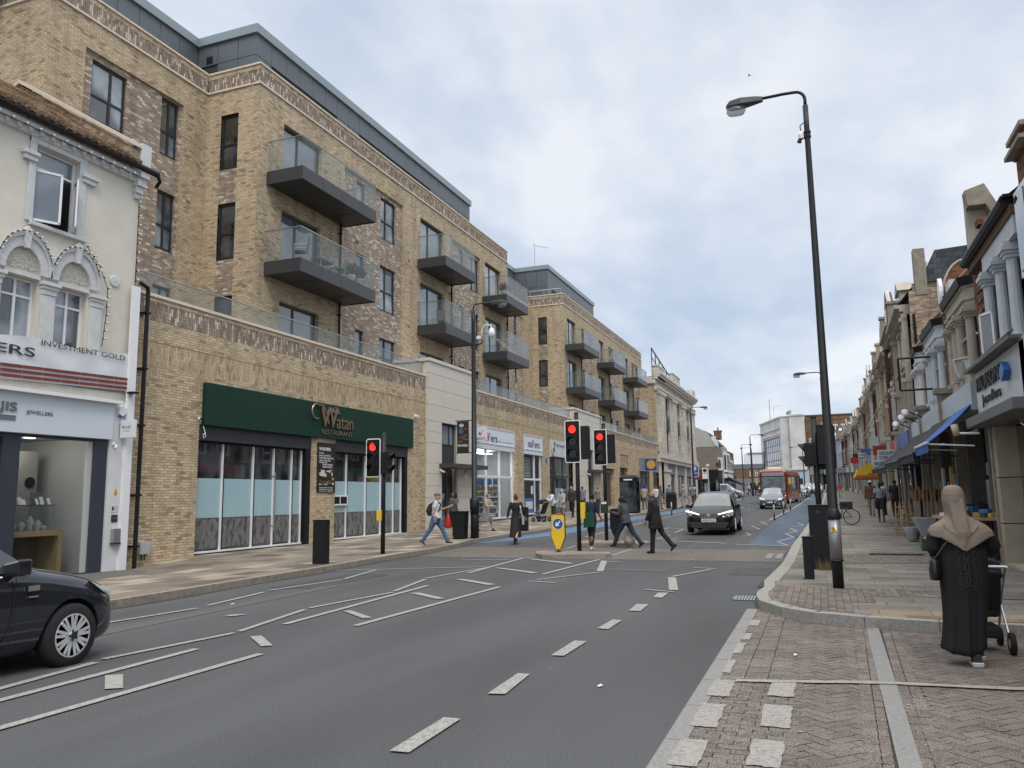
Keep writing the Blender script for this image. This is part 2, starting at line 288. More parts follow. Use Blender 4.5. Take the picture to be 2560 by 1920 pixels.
# ---------------- ground, road, footways ----------------
LF=Fr((-16.6,0,0),(1,0,0))      # left shop line
LU=Fr((-18.3,0,0),(1,0,0))      # left upper line
KL=[(-40,-10.9),(8,-10.45),(11.6,-10.55),(15.5,-10.72),(20,-11.05),(22,-11.1),(24.4,-11.35),(26.3,-11.75),(30,-11.6),(32,-11.3),(36,-11.2),(42,-11.1),(54,-10.4),(62,-10.0),(80,-9.7),(100,-9.6),(117,-9.6)]
KR=[(15.0,-1.01),(17,-.93),(19,-.87),(25,-.86),(36,-.62),(45,-.45),(60,-.2),(80,.1),(105,.35),(125,.2),(137,-.4),(148,-1.6),(157,-3.6)]
RFAC=[(0,3.48),(20,3.48),(33,3.5),(50,3.78),(65,4.1),(85,4.5),(105,4.75),(122,4.6),(136,4.1),(147,3.1),(156,1.4),(163,-1.2)]
def asphalt(name,base,spk=.35,tint=(1,1,1)):
    m=D.materials.new(name); m.use_nodes=True; t=m.node_tree; b=t.nodes['Principled BSDF']; n=t.nodes.new; l=t.links.new
    ge=n('ShaderNodeNewGeometry'); a=n('ShaderNodeTexNoise'); a.inputs['Scale'].default_value=55; a.inputs['Detail'].default_value=4; a.inputs['Roughness'].default_value=.8
    mp=n('ShaderNodeMapping'); mp.inputs['Scale'].default_value=(.9,.16,1); c=n('ShaderNodeTexNoise'); c.inputs['Scale'].default_value=.9; c.inputs['Detail'].default_value=5
    v=n('ShaderNodeTexVoronoi'); v.inputs['Scale'].default_value=38
    for x in (a,v): l(ge.outputs['Position'],x.inputs['Vector'])
    l(ge.outputs['Position'],mp.inputs[0]); l(mp.outputs[0],c.inputs['Vector'])
    r1=n('ShaderNodeMapRange'); r1.inputs[1].default_value=.25; r1.inputs[2].default_value=.75; r1.inputs[3].default_value=1-spk; r1.inputs[4].default_value=1+spk; l(a.outputs[0],r1.inputs[0])
    r2=n('ShaderNodeMapRange'); r2.inputs[1].default_value=.3; r2.inputs[2].default_value=.7; r2.inputs[3].default_value=.80; r2.inputs[4].default_value=1.18; l(c.outputs[0],r2.inputs[0])
    r3=n('ShaderNodeMapRange'); r3.inputs[1].default_value=0; r3.inputs[2].default_value=.12; r3.inputs[3].default_value=1.25; r3.inputs[4].default_value=.97; l(v.outputs['Distance'],r3.inputs[0])
    m1=n('ShaderNodeMath'); m1.operation='MULTIPLY'; m2=n('ShaderNodeMath'); m2.operation='MULTIPLY'; l(r1.outputs[0],m1.inputs[0]); l(r2.outputs[0],m1.inputs[1]); l(m1.outputs[0],m2.inputs[0]); l(r3.outputs[0],m2.inputs[1])
    s=n('ShaderNodeVectorMath'); s.operation='SCALE'; s.inputs[0].default_value=base; l(m2.outputs[0],s.inputs['Scale']); l(s.outputs[0],b.inputs['Base Color']); b.inputs['Roughness'].default_value=.9; b.inputs['Specular IOR Level'].default_value=.3
    bp=n('ShaderNodeBump'); bp.inputs['Strength'].default_value=.35; bp.inputs['Distance'].default_value=.004; l(a.outputs[0],bp.inputs['Height']); l(bp.outputs[0],b.inputs['Normal'])
    return m
ASPH=asphalt('asphalt',(.079,.082,.086),.45)
ASPHB=asphalt('crossing_asphalt',(.135,.12,.105),.3)
BLUE=asphalt('blue_lane_paint',(.085,.112,.15),.22)
BLUEL=asphalt('blue_lane_paint_bright',(.10,.16,.235),.2)
def paintmat(name,base,thr=.40):
    m=D.materials.new(name); m.use_nodes=True; t=m.node_tree; b=t.nodes['Principled BSDF']; n=t.nodes.new; l=t.links.new
    ge=n('ShaderNodeNewGeometry'); a=n('ShaderNodeTexNoise'); a.inputs['Scale'].default_value=34; a.inputs['Detail'].default_value=6; a.inputs['Roughness'].default_value=.8; l(ge.outputs['Position'],a.inputs['Vector'])
    r=n('ShaderNodeValToRGB'); r.color_ramp.elements[0].position=thr-.06; r.color_ramp.elements[0].color=(base[0]*.5,base[1]*.5,base[2]*.52,1); r.color_ramp.elements[1].position=thr+.1; r.color_ramp.elements[1].color=(*base,1); l(a.outputs[0],r.inputs[0]); l(r.outputs[0],b.inputs['Base Color']); b.inputs['Roughness'].default_value=.8
    return m
LINEM=paintmat('road_line_paint',(.34,.335,.31),.45); BAYM=paintmat('bay_line_paint',(.33,.315,.29),.43)
mb=MB(); ys=[-60,0,20,22,24,26,28,30,60,100,160,260,900]
for i in range(len(ys)-1):
    a,b=ys[i],ys[i+1]; ga=min(g(a),3.7)-.03; gb=min(g(b),3.7)-.03
    mb.add([(-900,a,ga),(900,a,ga),(900,b,gb),(-900,b,gb)],[(0,1,2,3)])
GROUNDM=mat('bare_ground',(.12,.11,.1),.9,noise_=.2)
struct(mb.obj('ground',GROUNDM,recalc=False))
def strip(name,xl,xr,y0,y1,off,m,step=1.0,dl=0,dr=0,skirt=0):
    mb=MB(); n=max(2,int((y1-y0)/step)+1); P=[]
    for i in range(n):
        y=y0+(y1-y0)*i/(n-1); a=xl(y) if callable(xl) else xl; b=xr(y) if callable(xr) else xr
        da=dl(y) if callable(dl) else dl; P.append(((a,y,g(y)+off+da),(b,y,g(y)+off)))
    mb.add([p for q in P for p in q],[(2*i,2*i+1,2*i+3,2*i+2) for i in range(n-1)])
    if skirt:
        mb.add([p for q in P for p in (q[1],(q[1][0],q[1][1],q[1][2]-skirt))],[(2*i,2*i+1,2*i+3,2*i+2) for i in range(n-1)])
        mb.add([p for q in P for p in (q[0],(q[0][0],q[0][1],q[0][2]-skirt))],[(2*i,2*i+1,2*i+3,2*i+2) for i in range(n-1)])
    return mb.obj(name,m,recalc=False)
kl=lambda y:interp(y,KL); kr=lambda y:interp(y,KR); rf=lambda y:interp(y,RFAC)
struct(strip('road',lambda y:kl(y)-.3,lambda y:(1.2 if y>12 else -.95)+max(0,y-60)*.02,-30,190,0,ASPH))
struct(strip('side_road',-45,-9.6,117.2,127,.002,ASPH,2))
struct(strip('crossing_surface',lambda y:kl(y)-.1,-1.0,20.6,24.6,.004,ASPHB,.5))
# blue lanes
mb=MB()
def gpoly(mb,pts,off,cuts=1):
    mb.add([(x,y,g(y)+off) for x,y in pts],[tuple(range(len(pts)))])
struct(strip('cycle_lane_left',lambda y:kl(y)+.12,lambda y:kl(y)+interp(y,[(26,.5),(29,1.2),(34,1.6),(60,1.6)]),26.4,95,.008,BLUEL,1))
struct(strip('cycle_lane_right',lambda y:interp(y,[(27,-2.3),(40,-2.25),(60,-1.9),(100,-1.2),(125,-1.3)]),lambda y:kr(y)-.12,26.4,125,.008,BLUE,1))
# markings
mk=MB()
def seg(a,b,w=.1,off=.012):
    a=Vector(a);b=Vector(b); d=(b-a); n=max(1,int(d.length/3)); pn=Vector((-d.y,d.x)).normalized()*w/2
    for i in range(n):
        p=a+d*i/n;q=a+d*(i+1)/n
        gpoly(mk,[p-pn,q-pn,q+pn,p+pn],off)
S={'L0':((-6.9,4.6),(-7.13,6.44)),'L1':((-6.53,3.6),(-6.65,7.36)),'L2':((-5.78,3.4),(-5.75,7.33)),'L3':((-6.79,9.13),(-7.05,13.84)),'L4':((-5.79,9.28),(-5.64,13.98)),'L5':((-7.32,16.28),(-7.61,20.57)),'L6':((-5.64,16.39),(-5.47,20.46)),
'z1':((-7.2,6.6),(-6.97,8.36)),'z2':((-6.99,8.47),(-7.38,10.41)),'z3':((-7.41,10.57),(-7.16,12.72)),'z4':((-7.22,12.84),(-7.65,14.91)),'z5':((-7.71,15.08),(-7.44,17.66)),'z6':((-10.66,16.2),(-7.53,17.85)),
'y0':((-9.5,6.5),(-9.33,8.3)),'y1':((-9.3,8.45),(-9.12,10.08)),'y2':((-9.19,10.38),(-9.48,12.13)),'y3':((-9.57,12.36),(-9.32,14.41)),'y4':((-9.36,14.55),(-9.77,16.53)),
'r1':((-5.45,15.03),(-4.87,14.86)),'r2':((-5.38,15.31),(-4.57,17.15)),'r4':((-5.37,20.09),(-4.75,19.78)),'s1':((-2.99,14.2),(-2.44,13.95)),'s3':((-2.91,16.53),(-2.36,18.29)),'s4':((-2.81,18.65),(-2.27,18.42)),
'kz1':((-3.03,37.71),(-2.47,35.13)),'kz2':((-2.47,35.13),(-3.25,35.26)),'kz3':((-2.99,37.71),(-2.4,39.06)),'kz4':((-2.4,39.06),(-2.86,41.32)),'kz5':((-2.86,41.32),(-2.46,42.58)),'kz6':((-2.83,32.8),(-2.55,31.36)),'kz7':((-2.55,31.36),(-2.77,30.75)),
'bl1':((-1.44,28.09),(-1.07,26.46)),'bl2':((-1.45,28.19),(-1.01,30.32)),'bl3':((-1.01,30.32),(-1.38,32.55)),'bl4':((-1.29,32.55),(-.98,33.89)),'bl5':((-.98,33.89),(-1.33,36.08)),'bl6':((-1.23,36.88),(-.84,38.15)),'bl7':((-.8,38.15),(-1.15,40.5)),
'h1':((-6.6,34.03),(-6.41,36.4)),'h2':((-6.54,34.03),(-6.05,33.83)),'h3':((-6.31,35.82),(-5.73,35.51)),'h4':((-5.59,32.79),(-5.63,35.2)),'h5':((-5.64,29.0),(-5.5,31.04)),'h6':((-5.51,28.9),(-4.88,28.42)),'h7':((-5.29,28.32),(-4.94,29.34)),'h9':((-6.24,32.15),(-5.71,31.79)),
'isl':((-5.51,21.94),(-5.46,24.31)),'isl2':((-7.53,24.23),(-7.6,25.58))}
for k,(a,b) in S.items(): seg(a,b,.085 if k[0] in 'yzrsbk' else .1)
seg((-2.66,26.75),(-.92,26.15),.16); seg((-4.9,28.1),(-3.0,27.15),.16); seg((-9.0,19.6),(-7.75,19.9),.1)
seg((-8.55,30),(-8.53,45.7),.12); seg((-8.53,45.72),(-8.13,60),.12)
seg((-2.54,43.14),(-1.89,61.39),.14); seg((-1.89,61.39),(-1.25,95),.14); seg((-2.3,40.6),(-.7,40.9),.08)
for k in range(12): seg((-5.6-.0*k,38+6*k),(-5.6,40+6*k),.1)
for q in ([(-6.5,5.99),(-6.38,6.09),(-5.91,5.65),(-6.04,5.57)],[(-6.59,8.19),(-6.5,8.29),(-5.94,7.78),(-6.03,7.69)],[(-6.71,10.42),(-6.63,10.5),(-5.95,9.96),(-6.02,9.85)],[(-6.82,12.67),(-6.67,12.76),(-5.89,12.15),(-5.97,12.03)],[(-7.05,15.02),(-6.9,15.09),(-5.86,14.32),(-5.95,14.16)],[(-7.24,17.58),(-7.12,17.65),(-5.86,16.75),(-5.91,16.53)],[(-7.45,20.29),(-7.29,20.37),(-5.77,19.21),(-5.83,18.97)],
 [(-2.68,13.78),(-2.5,13.8),(-2.49,13.12),(-2.64,13.14)],[(-2.72,12.29),(-2.54,12.29),(-2.51,11.57),(-2.68,11.55)],[(-2.7,10.69),(-2.57,10.66),(-2.56,9.92),(-2.71,9.94)],[(-2.74,9.05),(-2.59,9.04),(-2.59,8.17),(-2.73,8.16)],[(-2.76,7.26),(-2.64,7.26),(-2.58,6.48),(-2.73,6.45)],[(-2.76,5.68),(-2.62,5.68),(-2.61,4.85),(-2.75,4.84)],
 [(-5.3,20.0),(-5.14,19.98),(-4.54,17.28),(-4.7,17.3)],[(-2.97,16.36),(-2.81,16.36),(-2.41,14.2),(-2.57,14.2)]): gpoly(mk,q,.013)
# crossing studs
for i in range(16):
    x=-10.4+i*.6
    for y in (20.75,24.35):
        gpoly(mk,[(x,y),(x+.1,y),(x+.1,y+.1),(x,y+.1)],.014)
for (x,y) in [(-1.45,21.6),(-1.45,22.0),(-1.45,22.4),(-1.45,22.8),(-1.2,21.6),(-1.2,22.0),(-1.2,22.4),(-1.2,22.8)]: gpoly(mk,[(x,y),(x+.16,y),(x+.16,y+.3),(x,y+.3)],.014)
for i in range(14):
    a=random.uniform(-8.5,-1.2); b=random.uniform(5,19); r=random.uniform(.012,.028); gpoly(mk,[(a,b),(a+r,b),(a+r*.8,b+r),(a,b+r*.7)],.012)
gpoly(mk,[(-8.1,9.5),(-7.97,9.53),(-7.9,9.75),(-8.02,9.72),(-8.12,9.62)],.013)
struct(mk.obj('road_markings',LINEM,recalc=False))
# granite flush strip + apron
GRAN=mat('granite',(.23,.228,.22),.85,noise_=.3,nscale=70,dirt=.05)
GRANK=mat('kerb_granite',(.29,.275,.25),.85,noise_=.26,nscale=22,dirt=.06)
KERBF=mat('kerb_stone_worn',(.25,.22,.185),.85,noise_=.3,nscale=9)
mb=MB(); mb.box(-1.1,-.95,1.0,12.25,-.1,.006); o=mb.obj('granite_edging',GRAN)
struct(o)
mb=MB(); 
for k in range(13):
    mb.box(-1.102,-.948,12.2-k*.93,12.206-k*.93,0,.0075)
struct(mb.obj('granite_edging_joints',mat('joint_dirt',(.1,.095,.09),.9)))
# herringbone apron: real bricks
PAVE=D.materials.new('apron_paver'); PAVE.use_nodes=True
def pavermat(m,c0,c1,speck=.5):
    t=m.node_tree; b=t.nodes['Principled BSDF']; n=t.nodes.new; l=t.links.new; ge=n('ShaderNodeNewGeometry')
    r=n('ShaderNodeValToRGB'); r.color_ramp.elements[0].color=(*c0,1); r.color_ramp.elements[1].color=(*c1,1); l(ge.outputs['Random Per Island'],r.inputs[0])
    a=n('ShaderNodeTexNoise'); a.inputs['Scale'].default_value=120; a.inputs['Detail'].default_value=2; l(ge.outputs['Position'],a.inputs['Vector'])
    rr=n('ShaderNodeMapRange'); rr.inputs[1].default_value=.53; rr.inputs[2].default_value=.62; rr.inputs[3].default_value=0; rr.inputs[4].default_value=speck; rr.clamp=True; l(a.outputs[0],rr.inputs[0])
    c=n('ShaderNodeTexNoise'); c.inputs['Scale'].default_value=1.6; c.inputs['Detail'].default_value=6; l(ge.outputs['Position'],c.inputs['Vector']); r2=n('ShaderNodeMapRange'); r2.inputs[1].default_value=.3; r2.inputs[2].default_value=.7; r2.inputs[3].default_value=.78; r2.inputs[4].default_value=1.2; l(c.outputs[0],r2.inputs[0])
    mx=n('ShaderNodeMix'); mx.data_type='RGBA'; l(rr.outputs[0],mx.inputs[0]); l(r.outputs[0],mx.inputs[6]); mx.inputs[7].default_value=(.5,.45,.41,1)
    s=n('ShaderNodeVectorMath'); s.operation='SCALE'; l(mx.outputs[2],s.inputs[0]); l(r2.outputs[0],s.inputs['Scale']); l(s.outputs[0],b.inputs['Base Color']); b.inputs['Roughness'].default_value=.9
    bp=n('ShaderNodeBump'); bp.inputs['Strength'].default_value=.4; bp.inputs['Distance'].default_value=.004; l(a.outputs[0],bp.inputs['Height']); l(bp.outputs[0],b.inputs['Normal'])
pavermat(PAVE,(.084,.068,.058),(.134,.111,.095),.55)
mb=MB(); mb.box(-.95,6.5,0,12.4,-.15,-.008); struct(mb.obj('apron_bed',mat('paver_joint',(.05,.042,.037),.95)))
mb=MB(); L_,W_=.2,.1
def paver(mb,x0,x1,y0,y1,M=None,jz=.006,gap=.004):
    z=[random.uniform(-jz,jz)*.5 for _ in range(4)]; q=[(x0+gap,y0+gap),(x1-gap,y0+gap),(x1-gap,y1-gap),(x0+gap,y1-gap)]
    P=[Vector((a,b,z[i])) for i,(a,b) in enumerate(q)]; Q=[p+Vector((0,0,-.012)) for p in P]
    if M: P=[M@p for p in P];Q=[M@p for p in Q]
    cx=sum(p.x for p in P)/4; return P,Q,cx,sum(p.y for p in P)/4
LIFT=0
def put(mb,P,Q):
    P=[p+Vector((0,0,LIFT)) for p in P]; mb.add(P+Q,[(0,1,2,3),(0,4,5,1),(1,5,6,2),(2,6,7,3),(3,7,4,0)])
Mh=Matrix.Rotation(R(45),4,'Z')
SX0,SX1=.36,.5 # long grey strip centre
for i in range(-130,130):
    for j in range(-40,40):
        for k in (0,1):
            ox=(i+4*j)*W_; oy=i*W_
            if k==0: P,Q,cx,cy=paver(mb,ox,ox+L_,oy,oy+W_,Mh)
            else: P,Q,cx,cy=paver(mb,ox,ox+W_,oy+W_,oy+W_+L_,Mh)
            if -.43<cx<6 and 3.0<cy<11.95:
                if (.27<cx-(cy-7.7)*.025<.61) or (cy<7.55 and cx<-.31): continue
                put(mb,P,Q)
struct(mb.obj('apron_paving',PAVE,recalc=False))
mb=MB(); LIFT=.0035
y=3.2
while y<11.9:   # stretcher rows beside the strip
    c=(y-7.7)*.025
    for a,b in ((.2,.3),(.3,.372),(.50,.59),(.59,.68)):
        P,Q,_,_=paver(mb,a+c,b+c,y,y+.2); put(mb,P,Q)
    y+=.2
rr=0; y=3.2
while y<12.2:
    x=-.95-.1*(rr%2); 
    x1=-.24 if y<7.6 else -.36
    if y>=7.6: x=-.95; 
    while x<x1-.02:
        w=min(.2,x1-x); 
        if x+w>-.95: P,Q,_,_=paver(mb,max(x,-.95),x+w,y,y+.1); put(mb,P,Q)
        x+=.2
    y+=.1; rr+=1
struct(mb.obj('apron_border_paving',PAVE,recalc=False))
mb=MB(); mb.ext([(.30,3.2,-.02),(.43,3.2,-.02),(.56,11.5,-.02),(.42,11.5,-.02)],(0,0,.028)); struct(mb.obj('channel_strip',GRAN))
bm_=MB()
def rough(pts,z=.011):
    out=[]
    for i,p in enumerate(pts):
        q=pts[(i+1)%len(pts)]
        for k in range(7):
            t=k/7; out.append((p[0]+(q[0]-p[0])*t+random.uniform(-.008,.008),p[1]+(q[1]-p[1])*t+random.uniform(-.012,.012),z))
    bm_.add(out,[tuple(range(len(out)))])
for x0,x1,y0,y1 in ((-.985,-.81,6.96,7.56),(-.985,-.8,6.04,6.7),(-.99,-.81,5.16,5.72),(-.51,-.31,7.1,7.62),(-.515,-.31,6.18,6.81),(-.53,-.33,5.3,5.85),(-.95,-.84,10.69,11.15),(-.945,-.86,9.66,10.1),(-.965,-.88,8.82,9.45),(-.965,-.89,7.87,8.46),(-.99,-.83,4.3,4.85),(-.53,-.33,4.4,4.95)): rough([(x0,y0),(x1,y0),(x1,y1),(x0,y1)],.012)
rough([(-.81,7.52),(-.3,7.63),(.37,7.80),(1.35,7.89),(3.2,8.09),(3.2,8.18),(1.35,7.985),(.37,7.90),(-.3,7.725),(-.81,7.615)],.0145)
struct(bm_.obj('bay_markings',BAYM,recalc=False))
# ---- right footway (raised) ----
CORN=[(-1.0,14.9),(-.95,14.0),(-1.0,13.3),(-.985,12.75),(-.91,12.25),(-.58,11.6),(-.19,11.2),(.4,10.95),(1.2,10.8),(2.2,10.76),(3.6,10.74)]
SLABR=brick('slab_grey',[(0,(.135,.125,.11)),(.5,(.175,.163,.144)),(1,(.225,.21,.185))],(.07,.062,.055),bw=.75,bh=.45,ms=.006,flat=True,wear=.16,wscale=1.1)
BLOCKP=brick('block_paving',[(0,(.12,.098,.084)),(.5,(.165,.138,.118)),(1,(.21,.175,.15))],(.06,.05,.045),bw=.2,bh=.1,ms=.005,flat=True,rot=True,offset=.5,wear=.18,wscale=2)
SLABY=brick('slab_buff',[(0,(.19,.145,.095)),(.5,(.24,.19,.13)),(1,(.28,.235,.175))],(.08,.065,.05),bw=.6,bh=.45,ms=.006,flat=True,wear=.15,wscale=2)
mb=MB(); out=[(x,y) for x,y in CORN]; 
pts=[(x,y) for y,x in [(157,-3.6),(148,-1.6),(137,-.4),(125,.2),(105,.35),(80,.1),(60,-.2),(45,-.45),(36,-.62),(30,-.74),(25,-.86),(22,-.86),(19,-.87),(17,-.93)]]
ysr=[10.74,11,11.5,12,12.5,13,14,15,17,19,22,25,30,36,45,60,80,105,125,137,148,157]
def rleft(y):
    if y>=15: return kr(y)
    c=sorted([(b,a) for a,b in CORN if True]); return interp(y,c)
o=strip('footway_right',rleft,lambda y:rf(y)+(3.0 if y>20 else 5),10.74,160,.12,SLABR,.35,skirt=.16); struct(o)
def sheet(name,pts,off,m):
    mb=MB(); gpoly(mb,pts,off); return struct(mb.obj(name,m,recalc=False))
sheet('block_paving_corner',[(-.72,14.2),(-.8,13.5),(-.76,12.8),(-.6,12.1),(-.2,11.6),(.3,11.3),(.3,12.4),(.62,12.4),(.62,13.15),(3.4,13.5),(3.4,14.3)],.125,BLOCKP)
sheet('buff_slabs',[(.5,11.12),(1.2,11.0),(3.4,10.95),(3.4,11.75),(.5,11.8)],.126,SLABY)
sheet('block_paving_band',[(.2,18.9),(3.4,19.6),(3.4,22.4),(.2,21.6)],.127,BLOCKP)
sheet('block_paving_far_band',[(.5,30),(3.4,30),(3.4,31.2),(.5,31.2)],.5,BLOCKP).location.z=g(30.5)-.372-g(30.5)
DRAIN=mat('drain_iron',(.05,.048,.045),.6)
mb=MB()
def grate(mb,x0,x1,y0,y1,z,n=7):
    mb.box(x0,x1,y0,y0+.02,z,z+.006);mb.box(x0,x1,y1-.02,y1,z,z+.006);mb.box(x0,x0+.02,y0,y1,z,z+.006);mb.box(x1-.02,x1,y0,y1,z,z+.006)
    for i in range(n): a=x0+.03+(x1-x0-.06)*i/n; mb.box(a,a+(x1-x0)/n*.45,y0+.02,y1-.02,z,z+.005)
grate(mb,-1.4,-1.02,13.15,13.65,.012); d1=mb.obj('drain_cover',STEEL); tag(d1,'slotted metal drain cover in the road by the kerb corner','drain cover')
mb=MB(); mb.box(1.0,2.2,21.55,21.75,.145,.16); 
for i in range(14): mb.box(1.04+i*.082,1.09+i*.082,21.57,21.73,.16,.168)
tag(mb.obj('vent_grate',DRAIN),'dark rectangular grate in the right footway beyond the lamp post','grate')
mb=MB(); mb.box(2.05,3.2,13.2,13.75,.12,.134); tag(mb.obj('service_cover',mat('cover_grey',(.1,.1,.1),.7)),'dark rectangular cover in the footway behind the pushchair','cover')
for i,(x0,x1,y0,y1,w) in enumerate(((-14.9,-14.1,18.5,19.0,'nearest the shop doors'),(-13.7,-13.1,33.6,34.1,'outside the white framed shop'),(-15.4,-14.6,28.4,28.8,'before the pale stone entrance'))):
    mb=MB(); z=.126+g(y0); mb.box(x0,x1,y0,y1,z-.02,z); mb.box(x0+.05,x1-.05,y0+.05,y1-.05,z,z+.004); tag(mb.obj('inspection_cover',mat('cover_iron',(.085,.078,.07),.7)),'flat dark metal cover in the left footway, '+w,'cover','inspection covers in the left footway')
# kerbs
def kerb(name,pts,w,z,m,h=.14,inner=None):
    mb=MB(); n=len(pts)
    for i in range(n-1):
        a=Vector(pts[i]);b=Vector(pts[i+1]); L=(b-a).length; k=max(1,int(L/.9)) if L<40 else int(L/1.5)
        d=(b-a).normalized(); pn=Vector((-d.y,d.x))*(w)
        for j in range(k):
            p=a+(b-a)*(j/k)+d*.004;q=a+(b-a)*((j+1)/k)-d*.004
            zp,zq=g(p.y)+z,g(q.y)+z
            V=[(p.x,p.y,zp),(q.x,q.y,zq),(q.x+pn.x,q.y+pn.y,zq),(p.x+pn.x,p.y+pn.y,zp)]
            mb.add(V+[(x,y,zz-h) for x,y,zz in V],[(0,1,2,3),(0,4,5,1),(1,5,6,2),(2,6,7,3),(3,7,4,0)])
    return mb.obj(name,m)
struct(kerb('kerb_right',[(x-.02,y) for y,x in KR[:12]],-.24,.128,GRANK))
struct(kerb('kerb_corner',[(-1.03,15.0),(-.97,14.0),(-1.03,13.3),(-1.0,12.75),(-.92,12.25),(-.6,11.6),(-.2,11.2),(.4,10.95),(1.2,10.78),(2.2,10.74),(3.7,10.72)],.17,.129,GRANK))
struct(kerb('kerb_left',[(x+.01,y) for y,x in KL],.15,.126,KERBF))
mb=MB()
SLABL=brick('slab_left',[(0,(.125,.102,.084)),(.35,(.18,.152,.125)),(.7,(.235,.203,.163)),(1,(.36,.315,.25))],(.1,.085,.07),bw=.9,bh=.6,ms=.006,flat=True,rot=True,wear=.15,wscale=1)
dlf=lambda y: -.22*max(0,min(1,(18-y)/3))
struct(strip('footway_left',-17.0,lambda y:kl(y)-.1,-25,117,.12,SLABL,.6,dl=dlf,skirt=.0))
struct(strip('footway_left_far',-20,lambda y:interp(y,[(127,-10.2),(140,-12),(190,-19)]),127,190,.12,SLABL,3,skirt=.15))
# gutter grime and repairs
GRIME=asphalt('gutter_grime',(.06,.056,.05),.4); PATCH=asphalt('patch_repair',(.066,.067,.07),.4); PATCHL=asphalt('patch_repair_pale',(.092,.093,.094),.35)
struct(strip('gutter_left',lambda y:kl(y)+.0,lambda y:kl(y)+.13+.05*sin(y*1.3),-5,60,.006,GRIME,.5))
mb=MB(); rk=random.Random(3); CB=[(-1.03,12.9),(-.93,12.2),(-.62,11.55),(-.22,11.15),(.4,10.9),(1.2,10.73)]
for (p,q) in zip(CB,CB[1:]):
    for k in range(40):
        f=rk.random(); x=p[0]+(q[0]-p[0])*f; y=p[1]+(q[1]-p[1])*f-abs(rk.gauss(0,.07))-.01; r=rk.uniform(.006,.022); a=rk.random()*3; mb.add([(x+r*cos(a),y+r*sin(a),.010),(x-r*.5*sin(a),y+r*.5*cos(a),.014),(x-r*cos(a),y-r*sin(a),.010),(x+r*.4*sin(a),y-r*.4*cos(a),.012)],[(0,1,2,3)])
tag(struct(mb.obj('kerb_debris',mat('leaf_debris',(.20,.12,.06),.9,noise_=.4,nscale=30),recalc=False)))
struct(strip('gutter_right',lambda y:kr(y)-.13-.04*sin(y*1.7),lambda y:kr(y)-.0,15,60,.010,GRIME,.5))
mb=MB(); gpoly(mb,[(-9.9,12.8),(-9.0,12.9),(-8.9,15.6),(-9.85,15.5)],.005); gpoly(mb,[(-1.9,17.2),(-1.1,17.2),(-1.1,18.9),(-1.95,18.8)],.005); gpoly(mb,[(-4.6,29),(-3.2,29),(-3.2,36),(-4.7,36)],.006); struct(mb.obj('road_patch',PATCH,recalc=False))
mb=MB(); gpoly(mb,[(-8.9,7.6),(-8.5,7.6),(-8.7,13.5),(-9.0,13.5)],.005); gpoly(mb,[(-5.1,17.6),(-3.2,17.5),(-3.2,18.1),(-5.1,18.2)],.005); struct(mb.obj('trench_repair',PATCHL,recalc=False))
mb=MB(); rk=random.Random(21)
for (x,y,a,n) in ((-7.9,11,70,12),(-5.2,20.3,5,14)):
    p=Vector((x,y)); an=R(a)
    for k in range(n):
        an+=rk.uniform(-.35,.35)*.6; an=an*.85+R(a)*.15; q=p+Vector((cos(an),sin(an)))*.16; d=(q-p).normalized(); w=Vector((-d.y,d.x))*rk.uniform(.002,.005); gpoly(mb,[p-w,q-w,q+w,p+w],.0075); p=q
struct(mb.obj('road_cracks',mat('crack_dark',(.035,.035,.036),.9),recalc=False))
mb=MB(); rk=random.Random(5)
for i in range(70):
    x=rk.uniform(-.7,3.2); y=rk.uniform(4.2,10.3); r=rk.uniform(.008,.02); z=.009; n=6
    mb.add([(x+r*cos(2*PI*k/n)*rk.uniform(.7,1.2),y+r*sin(2*PI*k/n),z) for k in range(n)],[tuple(range(n))])
struct(mb.obj('gum_spots',mat('gum_grey',(.30,.28,.26),.8),recalc=False))
for i,(x,y) in enumerate(((-.35,8.9),(.9,5.2),(-1.9,7.0),(1.9,9.3),(-8.9,10.6))):
    mb=MB(); a=rk.random()*3; mb.M=Matrix.Translation((x,y,.012))@Matrix.Rotation(a,4,'Z'); mb.add([(-.03,-.012,0),(.03,-.015,.004),(.028,.014,.012),(-.026,.012,.003)],[(0,1,2,3)]); tag(mb.obj('litter_scrap',TWL if 0 else mat('litter_white',(.6,.6,.58),.7),recalc=False),'small pale scrap of litter '+('on the near paving by the white blocks','near the grey strip at the bottom edge','on the road beside the kerb strip','behind the feet of the headscarf woman','on the far lane left of the zigzag')[i],'litter')
# islands
ISL=mat('island_paving',(.24,.19,.16),.85,noise_=.15,nscale=3)
def island(name,pts,label):
    t=thing(name,label,'traffic island',(sum(p[0] for p in pts)/len(pts),sum(p[1] for p in pts)/len(pts),g(pts[0][1])),wc=True)
    mb=MB(); z=g(pts[0][1]); mb.ext([(x,y,z-.05) for x,y in pts],(0,0,.16)); mb.obj('kerb_edge',KERBF,t)
    c=Vector((t.location.x,t.location.y)); q=[(c.x+(x-c.x)*.88,c.y+(y-c.y)*.82,z+.115) for x,y in pts]; m2=MB(); m2.ext([(a,b,cz-.03) for a,b,cz in q],(0,0,.034)); m2.obj('paving',ISL,t); return t
island('traffic_island',[(-7.62,21.66),(-7.55,22.15),(-5.5,21.75),(-5.36,21.2),(-5.42,21.0),(-6.7,20.45),(-7.05,20.5),(-7.45,21.1)],'low kerbed island under the yellow bollard, nearest the camera')
island('traffic_island',[(-7.5,25.3),(-7.75,26.3),(-7.5,27.4),(-5.6,26.9),(-5.3,26.3),(-5.4,25.4)],'low kerbed island under the dark bollard back, farther of the two')
